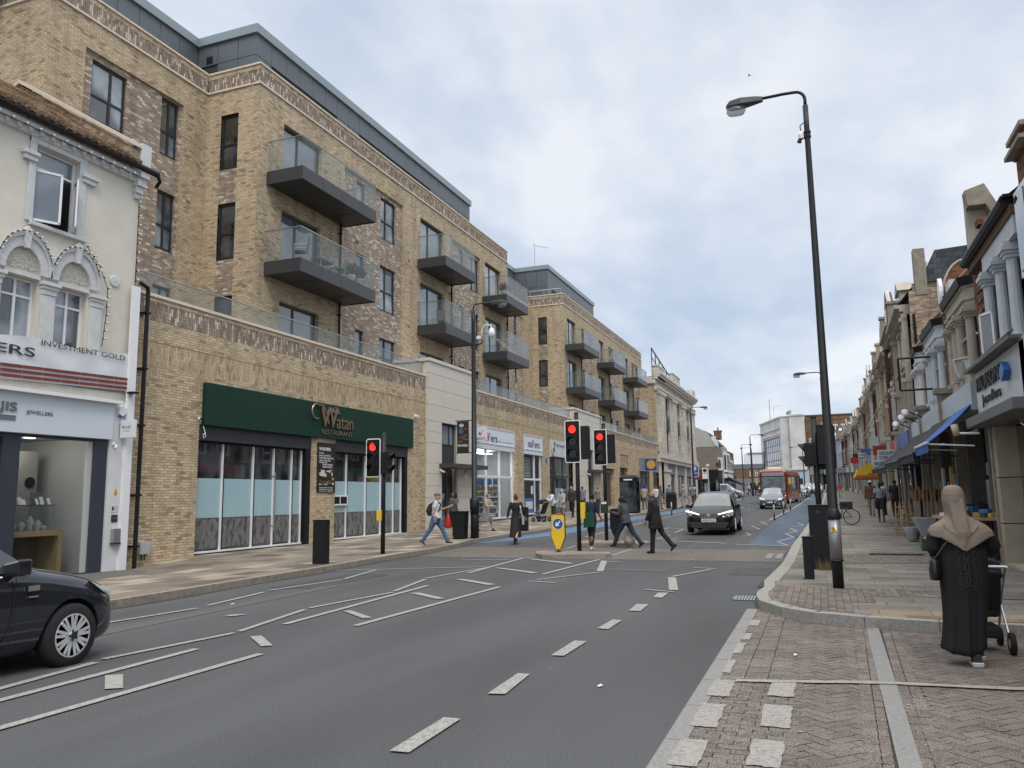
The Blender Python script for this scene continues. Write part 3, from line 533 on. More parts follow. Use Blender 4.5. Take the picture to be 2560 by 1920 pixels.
# ---------------- apartment building ----------------
def balcony(parent,y0,y1,top,nseg=3,lamp=True):
    mb=MB(); x0,x1=-18.28,-16.7; z1=top; z0=top-.5
    b=thing_part=None
    mb.box(x0,x1-.03,y0+.02,y1-.02,z0+.03,z1-.06)
    n=max(2,round((y1-y0)/1.35)); w=(y1-y0)/n
    for i in range(n): mb.box(x1-.03,x1,y0+i*w+.008,y0+(i+1)*w-.008,z0,z1)
    mb.box(x0,x1-.2,y0,y0+.03,z0,z1); mb.box(x1-.19,x1-.03,y0,y0+.03,z0,z1); mb.box(x0,x1-.03,y1-.03,y1,z0,z1)
    # soffit panel joints
    for i in range(1,n): mb.box(x0+.1,x1-.1,y0+i*w-.01,y0+i*w+.01,z0+.018,z0+.03)
    bo=mb.obj('balcony',BALC,parent,bevel=.006)
    gm=MB(); k=round((y1-y0)/.84); s=(y1-y0-.04)/k
    for i in range(k): gm.box(x1-.045,x1-.03,y0+.02+i*s+.008,y0+.02+(i+1)*s-.008,z1-.02,z1+1.14)
    for yy in (y0+.02,y1-.035):
        gm.box(x0+.05,x0+.72,yy,yy+.014,z1-.02,z1+1.14); gm.box(x0+.74,x1-.05,yy,yy+.014,z1-.02,z1+1.14)
    gm.obj('glass_panel',BGLASS,bo)
    rm=MB(); rm.box(x1-.06,x1-.02,y0,y1,z1+1.14,z1+1.17); rm.box(x0,x1-.06,y0,y0+.04,z1+1.14,z1+1.17); rm.box(x0,x1-.06,y1-.04,y1,z1+1.14,z1+1.17); rm.obj('handrail',STEEL,bo)
    return bo
def door_set(par,u0,u1,z0,z1,d,F=LU):
    return F.window(par,u0,u1,z0,z1,d,vs=(.42,),fw=.08,name='balcony_door',pane=PANEL)
def twin(par,F,u0,u1,z0,z1,d,v=.55,h=.42,**k): return F.window(par,u0,u1,z0,z1,d,vs=(v,) if v else (),hs=(h,) if h else (),fw=.07,cill=.06,**k)
def vent(mb,F,u,z,d=.0):
    for i in range(4): F.box(mb,u+i*.055,u+i*.055+.03,d-.01,d+.004,z,z+.12)
# ---- block A
A=thing('apartment_building','large buff brick flats with dark balconies above the green fronted restaurant, nearer of two blocks','apartment building',(-17,16,0),wc=True,group='buff brick apartment blocks')
FR_=Fr((-20.68,0,0),(1,0,0)); RY=Fr((0,22.33,0),(0,-1,0)); LY=Fr((0,15.65,0),(0,-1,0))
mb=MB()
doors=[(23.8,26.3),(35.0,37.7),(43.46,46.05)]; levels=[(6.86,8.97),(10.1,12.5),(13.5,15.93)]
H=[(a,b,z0,z1,.22) for a,b in doors for z0,z1 in levels]
PA=[(28.0,33.15),(38.75,42.75)]
H+=[(a,b,6.8,15.89,.09) for a,b in PA]
LU.wall(mb,22.33,47.26,6.5,16.84,H)
FR_.wall(mb,15.65,22.33,6.5,16.84,[(17.0,21.14,7,15.86,.09)])
RY.wall(mb,-20.68,-18.3,6.5,16.84,[(-20.03,-19.22,7.2,15.88,.1)])
LY.wall(mb,-34,-20.68,6,16.84)
GB=Fr((-20.9,0,0),(1,0,0)); GB.wall(mb,47.26,59.5,6.5,16.84,[(52.2,57.2,7,15.5,.08)])
Fr((0,47.26,0),(0,1,0)).wall(mb,18.3,20.9,6.5,17.6)
# upper course above soldiers
for F,a,b in ((LU,22.34,47.26),(FR_,15.66,22.33),(RY,-20.68,-18.605),(LY,-34,-20.69)): F.box(mb,a,b,-.3,.0,17.42,17.6)
RY.box(mb,-18.6,-18.305,-.02,.001,17.42,17.6)
mb.obj('wall',BUFF,A,recalc=False)
for a,b in PA:
    mb=MB(); wh=[(a+3.16 if a==28.0 else a+2.55,a+4.6 if a==28.0 else a+3.9,z0,z1,.12) for z0,z1 in ((13.66,15.68),(10.22,12.38),(7.3,8.95))]
    wh+=[(a+1.1,a+1.8,z1-1.3,z1,.12) for z1 in (15.68,12.38,8.95)]
    LU.wall(mb,a,b,6.8,15.89,wh,d=-.09); mb.obj('infill_panel',GREYB,A,recalc=False)
mb=MB(); FR_.wall(mb,17.0,21.14,7,15.86,[(17.33,18.7,13.66,15.65,.12),(17.33,18.7,10.27,12.3,.12),(20.2,21.02,13.68,15.8,.12),(20.2,21.02,10.27,12.38,.12),(20.2,21.02,7.2,9.0,.12)],d=-.09)
mb.obj('infill_panel',GREYB,A,recalc=False); mb=MB(); RY.wall(mb,-20.03,-19.22,7.2,15.88,[(-20.03,-19.22,13.74,15.88,.1),(-20.03,-19.22,10.3,12.44,.1),(-20.03,-19.22,7.2,8.95,.1)],d=-.03)
mb.obj('infill_panel',GREYB,A,recalc=False); mb=MB(); GB.wall(mb,52.2,57.2,7,15.5,[(53.5,54.0,z,z+2.2,.1) for z in (7.2,10.2,13.2)]+[(55.4,55.9,z,z+2.2,.1) for z in (7.2,10.2,13.2)],d=-.08)
mb.obj('infill_panel',GREYB,A,recalc=False)
# soldier band, mouldings, coping
mb=MB()
for F,a,b in ((LU,22.345,47.26),(FR_,15.665,22.33),(RY,-20.68,-18.62),(LY,-34,-20.7)): F.box(mb,a,b,-.3,-.012,16.9,17.42)
mb.obj('soldier_band',GREYS,A)
mb=MB()
for F,a,b in ((LU,22.285,47.3),(FR_,15.605,22.28),(RY,-20.63,-18.66),(LY,-34,-20.74)):
    F.box(mb,a,b,-.3,.05,16.83,16.9); F.box(mb,a,b,-.35,.04,17.6,17.67)
mb.obj('coping',COPE,A)
mb=MB(); mb.box(-30,-18.6,22.6,47,17.3,17.36); mb.box(-30,-21,15.9,22.6,17.3,17.36); mb.box(-30,-20.95,47,59.5,16.7,16.84); mb.obj('roof_deck',mat('roof_felt',(.12,.12,.12),.9),A)
for a,b in doors:
    for z0,z1 in levels: door_set(A,a+.02,b-.02,z0+.02,z1-.02,-.16)
for a,b in PA:
    w0,w1=(a+3.16,a+4.6) if a==28.0 else (a+2.55,a+3.9)
    for z0,z1 in ((13.66,15.68),(10.22,12.38),(7.3,8.95)): twin(A,LU,w0+.01,w1-.01,z0+.04,z1-.01,-.17,v=.42,h=.45)
    for z1 in (15.68,12.38,8.95): twin(A,LU,a+1.11,a+1.79,z1-1.26,z1-.01,-.17,v=0,h=0)
for z0,z1 in ((13.66,15.65),(10.27,12.3)): twin(A,FR_,17.34,18.69,z0+.04,z1-.01,-.17,v=.58,h=.42)
for z0,z1 in ((13.68,15.8),(10.27,12.38),(7.2,9.0)): twin(A,FR_,20.21,21.01,z0+.04,z1-.01,-.17,v=.52 if z0>13 else .5,h=.42)
for z0,z1 in ((13.74,15.88),(10.3,12.44),(7.2,8.95)): twin(A,RY,-20.02,-19.23,z0+.04,z1-.01,-.1,v=0,h=.45,pane=PANED)
for y0,y1 in ((53.5,54.0),(55.4,55.9)):
    for z in (7.2,10.2,13.2): twin(A,GB,y0+.01,y1-.01,z+.04,z+2.19,-.13,v=0,h=.4)
for y0,y1 in ((22.84,27.98),(34.67,38.4),(42.97,46.77)):
    for t in (13.61,10.18): balcony(A,y0,y1,t)
for y in (27.62,38.5,46.9):
    mb=MB(); mb.tube([(-18.2,y,6.8),(-18.2,y,13.15)],.05,8)
    for z in (7.5,9.2,11,12.7): mb.box(-18.3,-18.13,y-.07,y+.07,z,z+.05)
    mb.obj('drainpipe',BLK,A)
mb=MB()
for u,z in ((21.45,15.55),(21.45,12.3)): vent(mb,FR_,u,z)
for u,z in ((33.7,13.2),(33.7,9.9),(29.0,12.75),(39.3,10.0),(47.0,13.3)): vent(mb,LU,u,z)
mb.obj('air_vent',mat('vent_dark',(.12,.075,.04),.8),A)
# penthouse
def penthouse(par,x,y0,y1,zt,xin,yin0,slots):
    F=Fr((x,0,0),(1,0,0)); G=Fr((0,y0,0),(0,-1,0)); I=Fr((xin,0,0),(1,0,0)); zf=zt-.36
    mb=MB()
    y=y0
    while y<y1-.1:
        w=min(.94,y1-y); F.box(mb,y+.01,y+w-.01,-.04,0,18.97,zf); 
        if not any(a<y+w/2<b for a,b in slots): F.box(mb,y+.01,y+w-.01,-.04,0,17.2,18.95)
        y+=w
    xx=xin
    while xx<x-.05:
        w=min(1.0,x-xx); G.box(mb,xx+.01,xx+w-.01,-.04,0,18.97,zf); 
        if xx>xin+.9: G.box(mb,xx+.01,xx+w-.01,-.04,0,17.2,18.95)
        xx+=w
    y=y0
    while y>yin0:
        I.box(mb,y-.99,y-.01,-.04,0,17.3,zf); y-=1.0
    p=mb.obj('penthouse',CLAD,par,bevel=.006)
    mb=MB(); mb.box(x-8,x-.045,y0+.045,y1-.02,17.3,zf-.02); mb.box(xin-6,xin-.045,yin0,y0+.04,17.3,zf-.02); mb.obj('joint_backing',mat('seam_dark',(.03,.033,.037),.7),p)
    mb=MB(); mb.box(x-8,x+.1,y0-.1,y1+.05,zf,zt); mb.box(xin-6,xin+.1,yin0,y0-.1,zf,zt); mb.obj('roof_fascia',CLADT,p)
    mb=MB()
    for a,b in slots: F.quad(mb,a+.1,b-.1,17.3,18.93,-.046)
    mb.obj('window_band',PANED,p,recalc=False)
    mb=MB(); G.box(mb,xin+.45,xin+.75,0,.02,19.05,19.35); mb.obj('louvre',BLK,p)
penthouse(A,-19.57,23.6,44.1,20.21,-22.46,9.0,[(24.87,29.57),(31.4,38.5)])
# podium
def podium(par,segs,holes,y0,y1,glass=True):
    mb=MB()
    for a,b in segs:
        hh=[h for h in holes if h[0]>=a-.01 and h[1]<=b+.01]
        LF.wall(mb,a,b,-.5,5.3,hh); LF.wall(mb,a,b,5.95,6.5); LF.box(mb,a,b,-.3,0,7.03,7.17)
    mb.obj('podium_wall',BUFF,par,recalc=False)
    mb=MB()
    for a,b in segs: LF.box(mb,a,b,-.3,-.012,5.3,5.95)
    mb.obj('soldier_course',BUFFS,par)
    mb=MB()
    for a,b in segs: LF.box(mb,a,b,-.3,-.012,6.5,7.03)
    mb.obj('soldier_band',GREYS,par)
    mb=MB()
    for a,b in segs: LF.box(mb,a,b,-.32,.04,7.17,7.25)
    mb.obj('coping',COPE,par)
    mb=MB(); mb.box(-21,-16.9,y0+.05,y1,6.6,6.8); mb.obj('terrace_floor',mat('terrace_floor',(.2,.19,.18),.9),par)
    for a,b in segs:
        gm=MB(); k=max(1,round((b-a)/1.22)); s=(b-a-.1)/k
        for i in range(k): LF.box(gm,a+.05+i*s+.008,a+.05+(i+1)*s-.008,-.14,-.125,7.25,7.82)
        go=gm.obj('glass_balustrade',BGLASS,par)
        rm=MB(); LF.box(rm,a,b,-.155,-.11,7.82,7.845); rm.obj('handrail',STEEL,go)
rest=[(18.12,23.6,.0,3.85,.3),(25.08,30.65,.0,3.85,.3)]
sav=[(38.0,43.65,.1,5.42,.18),(45.2,48.7,.2,5.42,.18),(50.14,55.4,.3,5.48,.22)]
podium(A,[(15.66,32.3),(37.3,55.4)],rest+sav,15.7,55.4)

# dark interior backs
mb=MB()
for a,b in ((17.8,31.2),): mb.box(-19.2,-19.1,a,b,-.2,5.2)
mb.obj('interior_wall',mat('interior_dark',(.02,.02,.022),.8),A)
# entrance towers
def tower(par,y0,y1,gz,dy0,dy1):
    mb=MB(); F=Fr((-16.42,0,0),(1,0,0)); top=8.0
    rows=[gz-.3+.0]; z=gz-.1; hs=.5
    zs=[gz-.4,gz+.42,gz+.95,gz+1.5,gz+2.05,gz+2.6,3.15+gz*.5,4.15,4.65,5.15,5.9,6.65,7.35,7.9]
    for i in range(len(zs)-1):
        a,b=zs[i]+.006,zs[i+1]-.006
        spans=[(y0,dy0),(dy1,y1)] if (zs[i+1]+zs[i])/2<5.13 else [(y0,y0+(y1-y0)*.3),(y0+(y1-y0)*.3,y0+(y1-y0)*.72),(y0+(y1-y0)*.72,y1)]
        for s0,s1 in spans: F.box(mb,s0+.005,s1-.005,-.1,0,a,b)
        mb.box(-18.2,-16.525,y0,y0+.08,a,b); mb.box(-18.2,-16.525,y1-.08,y1,a,b)
    tw=mb.obj('entrance_tower',STONE,par,bevel=.004)
    mb=MB(); mb.box(-18.15,-16.53,y0+.03,dy0,gz-.4,7.9); mb.box(-18.15,-16.53,dy1,y1-.03,gz-.4,7.9); mb.box(-18.15,-16.53,dy0,dy1,5.15,7.88); mb.box(-18.15,-17.0,dy0,dy1,gz-.2,5.15); mb.obj('tower_core',mat('stone_joint',(.3,.28,.25),.9),tw)
    mb=MB(); mb.box(-18.3,-16.36,y0-.06,y1+.06,7.9,8.05); mb.obj('coping',mat('tower_coping',(.62,.58,.53),.7),tw)
    mb=MB(); 
    F.box(mb,dy0,dy1,-.35,-.2,3.15+gz,4.1); mb.obj('spandrel_panel',DKM,tw)
    F.window(tw,dy0,dy1,4.12,5.12,-.2,vs=(.7,),pane=PANEL)
    mb=MB(); F.box(mb,dy0-.28,y1+.1,-.1,.75,2.88+gz,3.08+gz); mb.obj('canopy',mat('canopy_grey',(.05,.045,.04),.5),tw,bevel=.01)
    F.window(tw,dy0,dy1,gz+.14,2.86+gz,-.3,vs=(.62,),hs=(.86,),pane=PANED,name='entrance_door')
    mb=MB(); mb.tube([F.p(dy0+.35,-.24,gz+.5),F.p(dy0+.35,-.24,gz+2.1)],.02,6); mb.obj('door_handle',STEEL,tw)
    mb=MB(); c=F.p(dy1+.95,.02,2.62+gz); mb.ball(tuple(c),(.1,.17,.22),12,8); mb.obj('wall_light',mat('lamp_white',(.75,.75,.73),.3),tw,smooth=True)
    mb=MB(); c=F.p(dy0-.2,.12,2.72+gz); mb.tube([c+Vector((-.12,0,.1)),c,c+Vector((.1,.1,-.03))],.05,8); mb.obj('security_camera',WHTF,tw,smooth=True)
tower(A,32.32,37.3,.14,33.62,35.36)
# restaurant
FILM=mat('frosted_film',(.36,.51,.56),.3,spec=.5,noise_=.05,nscale=1.3); FILMD=mat('leaf_film_dark',(.085,.082,.08),.35); FILML=mat('leaf_film_light',(.25,.24,.235),.35)
def leafpanel(mb,u0,u1,z0,z1,d,F=LF):
    rnd=random.Random(int(u0*100)); cells=[]
    z=z0
    while z<z1+.1:
        u=u0
        while u<u1+.1: cells.append((u+rnd.uniform(-.06,.06),z+rnd.uniform(-.06,.06))); u+=.19
        z+=.2
    for ci,(cu,cz) in enumerate(cells):
        a=rnd.uniform(-.6,.6)+PI/2; L=.36; Wd=.08; dd=d+.0004*(ci%11)
        ca,sa=cos(a),sin(a); n=8
        for k in range(n):
            t0=k/n+.012;t1=(k+1)/n-.03
            for s in (1,-1):
                def P(t,w): 
                    ww=Wd*sin(PI*min(1,max(.02,t)))*w*s; q=t-.16*w; return (cu+ca*L*q-sa*ww,cz+sa*L*q+ca*ww)
                pts=[P(t0,.1),P(t1,.1),P(t1+.05,1),P(t0+.05,1)]
                if all(u0<x<u1 and z0<y<z1 for x,y in pts): mb.add([F.p(x,dd,y) for x,y in pts],[(0,1,2,3)])
def glazing(par,cols,z0,z1,dark=None,leaf=True):
    fm=MB(); pm=MB(); wm=MB(); ff=MB(); fd=MB(); fl=MB()
    for i in range(len(cols)-1):
        a,b=cols[i],cols[i+1]
        LF.quad(pm,a,b,z0,z1,-.22); LF.quad(ff,a+.03,b-.05,1.16,2.31,-.215); LF.quad(fd,a+.03,b-.05,z0+.1,1.155,-.214); leafpanel(fl,a+.03,b-.05,z0+.1,1.155,-.212)
        LF.box(fm,b-.045,b+.015,-.24,-.16,z0,z1); LF.box(wm,b-.075,b-.045,-.24,-.15,z0,z1)
    LF.box(fm,cols[0]-.05,cols[0],-.3,-.15,z0,z1); LF.box(fm,cols[0],cols[-1],-.26,-.15,z1-.06,z1+.0); LF.box(wm,cols[0],cols[-1],-.24,-.13,z0,z0+.05); LF.box(fm,cols[0],cols[-1],-.3,-.14,z0-.3,z0-.002)
    s=fm.obj('shopfront_frame',BLK,par); pm.obj('pane',PANED,s,recalc=False); wm.obj('white_trim',WHTF,s); ff.obj('frosted_band',FILM,s,recalc=False); fd.obj('film_backing',FILMD,s,recalc=False); fl.obj('leaf_pattern',FILML,s,recalc=False); return s
s1=glazing(A,[18.16,19.4,20.8,21.82,22.78,23.32],.16,3.4)
mb=MB(); mb.tube([LF.p(21.75,-.1,.65),LF.p(21.75,-.1,2.55)],.025,8); LF.box(mb,21.73,21.77,-.2,-.1,.8,.84);LF.box(mb,21.73,21.77,-.2,-.1,2.4,2.44); mb.obj('door_handle',STEEL,s1)
s2=glazing(A,[25.1,26.16,27.53,28.7,29.74,30.4],.18,3.4)
mb=MB(); LF.box(mb,25.12,26.14,-.18,-.12,1.42,1.8); mb.obj('letter_hatch',WHTF,s2); mb=MB(); LF.box(mb,25.18,25.6,-.12,-.115,1.48,1.74); LF.box(mb,25.66,26.08,-.12,-.115,1.48,1.74); mb.obj('hatch_slot',BLK,s2)
mb=MB(); LF.box(mb,23.33,23.6,-.3,-.03,.1,3.4); LF.box(mb,30.41,30.65,-.3,-.03,.1,3.4); mb.obj('side_post',BLK,A)
mb=MB(); LF.box(mb,18.12,23.62,-.29,-.02,3.4,3.85); LF.box(mb,25.06,30.65,-.29,-.02,3.4,3.85); mb.obj('shutter_box',mat('shutter_dark',(.03,.031,.038),.5),A)
mb=MB(); LF.box(mb,18.2,30.92,.0,.12,3.83,5.07); sg=mb.obj('shop_sign',mat('sign_green',(.006,.034,.021),.6,spec=.25),A,bevel=.01)
BRZ=mat('bronze_letters',(.33,.24,.17),.3,metal=.7)
LF.text(sg,'W',23.9,24.95,4.22,4.95,.15,BRZ,.03,off=.0,shear=.1); LF.text(sg,'atan',24.9,26.02,4.22,4.64,.14,BRZ,.015,off=.0); LF.text(sg,'RESTAURANT',24.0,26.02,3.97,4.14,.13,BRZ,.008,off=.005)
mb=MB(); 
pts=[LF.p(23.95,.2,4.9)];
for k in range(15):
    a=PI*.35+k*PI*1.25/14; pts.append(LF.p(23.62+.3*cos(a),.19,4.74+.26*sin(a)))
mb.tube([LF.p(24.35,.19,4.35),LF.p(24.2,.19,4.75),LF.p(23.98,.19,4.98)]+pts[1:],.028,6); mb.obj('letter_swash',BRZ,sg)
mb=MB()
for u,z,w in ((24.62,4.86,.16),(24.8,4.84,.1),(24.95,4.86,.12),(24.75,4.97,.05)): mb.lathe(LF.p(u,.16,z),[(w*.35,-.02),(w*.5,-.02),(w*.5,.03),(w*.35,.03)],10,'X')
LF.box(mb,24.5,25.1,.13,.18,4.77,4.81); LF.box(mb,24.86,24.89,.13,.18,4.81,5.02); mb.obj('script_ornament',BRZ,sg)
# poster on brick pier
mb=MB(); LF.box(mb,23.93,25.04,.0,.04,1.9,3.66); po=mb.obj('hiring_poster',mat('poster_black',(.02,.018,.017),.35)); tag(po,'tall black recruitment poster with white text on the brick pier between the restaurant windows','poster')
TW=mat('text_white',(.75,.75,.73),.5)
LF.text(po,'WE ARE HIRING',24.0,24.72,3.38,3.5,.043,TW,.002,off=.02)
for i,tx in enumerate(('Manager','Charcoal Grill Chef','Fresh Pashtun Naan Chefs','Tandoori Naan Chefs','Waiting Staff')): LF.text(po,tx,24.0,24.0+.035*len(tx)+.05,3.26-i*.085,3.325-i*.085,.043,TW,.002)
LF.text(po,'EXPERIENCE REQUIRED',24.2,24.85,2.85,2.91,.043,TW,.002); LF.text(po,'COMPETITIVE SALARY',24.22,24.83,2.77,2.83,.043,TW,.002)
mb=MB(); rnd=random.Random(3)
for i in range(26):
    mb.cur=rnd.choice((0,1,2)); a=23.97+rnd.random()*.95; z=2.15+rnd.random()*.5; LF.box(mb,a,min(25.0,a+rnd.uniform(.05,.25)),.04,.042+i*.0002,z,z+rnd.uniform(.02,.12))
mb.obj('poster_picture',[mat('pic_cream',(.45,.36,.24),.5),mat('pic_brown',(.12,.06,.03),.5),mat('pic_white',(.6,.57,.5),.5)],po)
for i in range(3): LF.text(po,('PLEASE EMAIL YOUR CV','info@restaurant','CALL US TODAY')[i],24.05,24.9,2.04-i*.06,2.08-i*.06,.043,TW,.002)
def cctv(loc,n,label,size=.07,group=None,col=None,dome=False):
    t=thing('security_camera',label,'security camera',tuple(loc),group=group,wc=False); v=Vector(n)
    mb=MB(); mb.tube([(0,0,0),tuple(v*.06)],size*.9,10); mb.obj('mount',col or WHTF,t,smooth=False)
    mb=MB()
    if dome: mb.ball(tuple(v*.1),size*.8)
    else: mb.tube([tuple(v*.06),tuple(v*.16+Vector((0,-.02,-.02))),tuple(v*.2+Vector((.03,-.14,-.05)))],[size*.4,size*.5,size*.55],10)
    mb.obj('camera_body',BLK if dome else (col or WHTF),t,smooth=True); return t
cctv((-16.6,31.3,5.25),(1,0,0),'small white camera on the brick beside the right end of the green sign',.09,'cameras on the shopfronts')
cctv((-16.58,18.08,4.0),(1,0,0),'small dark domed camera at the left end of the green sign',.06,'cameras on the shopfronts',dome=True)
mb=MB(); mb.tube([LF.p(18.22,.05,3.8),LF.p(18.26,.08,3.65),LF.p(18.3,.08,3.5),LF.p(18.22,.08,3.45),LF.p(18.2,.08,3.55),LF.p(18.3,.08,3.6)],.012,5); tag(mb.obj('hanging_cable',WHTF),'looped white cable hanging below the left end of the green sign','cable')
mb=MB(); LF.box(mb,16.08,16.42,.0,.12,.3,.62); o=mb.obj('meter_box',mat('box_grey',(.4,.41,.42),.5),bevel=.01); tag(o,'small pale grey utility box low on the brick wall near the drainpipe','utility box')
mb=MB(); mb.tube([LF.p(16.2,.05,.3),LF.p(16.18,.05,.15)],.012,5); mb.tube([LF.p(16.3,.05,.3),LF.p(16.3,.05,.14)],.012,5); mb.obj('cable',BLK,o)
# white framed shop
PALEB=mat('shop_wall_pale',(.55,.56,.57),.8)
def interior(par,y0,y1,z0,z1,depth=2.4,shelves=True,seed=1,light=True):
    mb=MB(); x0=-16.85-depth
    mb.box(x0-.05,x0,y0-.5,y1+.8,z0,z1); mb.box(x0,-16.9,y0-.55,y0-.5,z0,z1); mb.box(x0,-16.9,y1+.8,y1+.85,z0,z1); mb.box(x0,-16.9,y0-.5,y1+.8,z0-.05,z0); mb.box(x0,-16.9,y0-.5,y1+.8,z1,z1+.05)
    mb.obj('shop_interior',PALEB,par)
def whiteshop(par,y0,y1,z0,zt,mulls,hz,door=None):
    mb=MB(); LF.box(mb,y0+.02,y1-.02,-.16,.03,4.22,5.4); s=mb.obj('shop_sign',mat('sign_white',(.68,.72,.77),.4),par,bevel=.01)
    mb=MB(); LF.box(mb,y0+.02,y1-.02,.03,.07,4.5,4.53); LF.box(mb,y0+.02,y1-.02,.03,.06,5.36,5.4); mb.obj('sign_trim',WHTF,s)
    f=MB(); W=.06
    for u in [y0+.05]+mulls+[y1-.25]: LF.box(f,u-W,u+W,-.18,-.06,z0,4.22)
    us=[y0+.05]+mulls+[y1-.25]
    LF.box(f,y0,y1-.2,-.175,-.065,hz-.06,hz+.06); LF.box(f,y0,y1-.2,-.175,-.05,z0-.0,z0+.09)
    fo=f.obj('shopfront_frame',WHTF,par); p=MB(); LF.quad(p,y0,y1-.2,z0,4.22,-.12); p.obj('pane',SGLASS,fo,recalc=False)
    return s,fo
rg=random.Random(11)
GOODS=[mat('goods_blue',(.05,.16,.42),.4),mat('goods_white',(.6,.62,.65),.5),mat('goods_red',(.42,.06,.05),.5),mat('goods_tan',(.4,.29,.17),.6),mat('goods_teal',(.1,.3,.32),.5),mat('goods_dark',(.05,.05,.06),.5),mat('goods_yellow',(.55,.42,.08),.5)]
def shelf(par,x,y0,y1,z0,levels,step=.3,n=9,mats=GOODS):
    mb=MB(); 
    for k in range(levels+1): mb.box(x-.3,x,y0,y1,z0+k*step-.02,z0+k*step)
    so=mb.obj('shelving',WHTF,par); g2=MB()
    for k in range(levels):
        y=y0+.02
        while y<y1-.08:
            w=rg.uniform(.05,.16); g2.cur=rg.randrange(len(mats)); g2.box(x-.22,x-.02,y,y+w-.01,z0+k*step,z0+k*step+rg.uniform(.1,step-.05)); y+=w
    g2.obj('products',mats,so)
for (a,b,zb) in ((38.0,43.65,.26),(45.2,48.7,.36)): interior(A,a,b,zb,4.3)
s,f=whiteshop(A,38.0,43.65,.46,5.42,[39.55,41.45],2.75)
SB=mat('letters_blue',(.02,.10,.30),.4); SR=mat('letters_red',(.55,.04,.03),.4)
LF.text(s,'sa',38.72,39.45,4.62,4.93,.04,SB,.004,off=.004); LF.text(s,'v',39.5,39.9,4.62,5.1,.04,SR,.004,off=.006,shear=.3); LF.text(s,'ers',39.95,40.9,4.62,4.93,.04,SB,.004,off=.004); LF.text(s,'HEALTH | HOME | BEAUTY',41.0,43.35,4.66,4.76,.035,mat('letters_grey',(.45,.46,.48),.5),.004)
mb=MB(); LF.box(mb,38.0,43.5,-.16,.0,.1,.44); mb.obj('stall_riser',mat('riser_dark',(.05,.05,.055),.6),f)
shelf(A,-17.2,38.2,41.3,.5,7); shelf(A,-17.15,41.5,42.9,.5,6)
mb=MB(); LF.box(mb,38.15,41.3,-.5,-.49,2.35,2.66); LF.box(mb,41.5,42.7,-.5,-.49,2.35,2.66); mb.obj('window_banner',GOODS[0],f)
mb=MB()
for i in range(5): LF.box(mb,38.4+i*1.0,39.1+i*1.0,-1.6,-1.2,4.12,4.16)
mb.obj('ceiling_light',mat('tube_light',(.9,.9,.9),.5,emit=(1,1,1,14)),f)
s,f=whiteshop(A,45.2,48.7,.56,5.42,[47.28],2.7)
LF.text(s,'sa',45.9,46.6,4.66,4.97,.04,SB,.004,off=.004); LF.text(s,'v',46.65,47.05,4.66,5.14,.04,SR,.004,off=.006,shear=.3); LF.text(s,'ers',47.1,48.05,4.66,4.97,.04,SB,.004,off=.004)
mb=MB(); LF.box(mb,45.35,47.2,-.11,-.09,.5,2.66); mb.obj('door_opening',mat('door_dark',(.02,.02,.025),.3),f)
mb=MB(); LF.box(mb,45.4,47.0,-.08,-.07,.62,1.55); mb.obj('door_poster',GOODS[0],f); mb=MB(); LF.box(mb,45.6,46.8,-.065,-.06,.9,1.35); LF.box(mb,46.6,47.0,-.08,-.07,1.8,2.3); mb.obj('poster_panel',GOODS[1],f)
mb=MB(); 
for i in range(14): LF.box(mb,45.4,47.15,-.3,-.28,2.85+i*.09,2.9+i*.09)
mb.obj('window_blind',WHTF,f)
# projecting sign of the white shop
t=thing('projecting_sign','small white projecting sign with a red tick beside the lamp column','shop sign',(-16.6,37.95,4.3))
mb=MB(); mb.box(.05,.62,-.06,.06,.22,.95); mb.obj('sign_panel',mat('sign_white2',(.7,.73,.78),.4),t,bevel=.02); mb=MB(); mb.box(0,.05,-.03,.03,.2,.8); mb.obj('bracket',STEEL,t)
FS=Fr((-16.6,37.89,4.3),(0,-1,0)); o=FS.text(t,'savers',.1,.58,.3,.42,.0,SB,.004,off=.0); o.matrix_parent_inverse=Matrix.Translation(-Vector((-16.6,37.95,4.3))); mb=MB(); mb.ext([(.2,-.062,.62),(.3,-.062,.5),(.56,-.062,.9),(.32,-.062,.62),(.26,-.062,.72)],(0,-.006,0)); mb.obj('tick_mark',SR,t)
# cafe next door
mb=MB(); LF.box(mb,50.2,55.35,-.1,.05,4.3,5.4); s=mb.obj('shop_sign',mat('sign_pale_grey',(.55,.58,.58),.5),A)
LF.text(s,'The Tree Nursery Centre',51.5,55.2,4.95,5.15,.06,mat('letters_slate',(.15,.17,.18),.5),.01); 
mb=MB(); mb.lathe(LF.p(50.75,.1,4.68),[(.0,-.01),(.34,-.01),(.34,.02),(0,.02)],20,'X'); mb.obj('round_badge',mat('badge_cream',(.6,.6,.55),.5),s)
mb=MB(); mb.lathe(LF.p(50.75,.125,4.72),[(.0,-.004),(.2,-.004),(.2,.004),(0,.004)],10,'X'); LF.box(mb,50.73,50.78,.12,.13,4.42,4.7); mb.obj('tree_emblem',mat('emblem_dark',(.1,.11,.1),.5),s)
mb=MB(); LF.box(mb,50.95,51.3,.052,.06,4.9,5.25); mb.obj('tree_drawing',mat('emblem_dark',(.1,.1,.1)),s)
LF.window(A,50.2,55.35,.5,4.28,-.12,vs=(.2,.62),hs=(.32,.66),frame=DKM,pane=PANED,fw=.09,name='shop_window')
mb=MB(); LF.box(mb,51.4,53.2,-.1,-.09,.9,2.2); mb.obj('window_film',mat('film_blue_grey',(.22,.3,.36),.4),A)
mb=MB(); mb.lathe((-16.58,49.4,4.0),[(0,0),(.16,0),(.16,.05),(0,.05)],12,'X'); tag(mb.obj('alarm_box',mat('alarm_blue',(.08,.2,.45),.4)),'small blue alarm box on the brick pier right of the second white sign','alarm box')
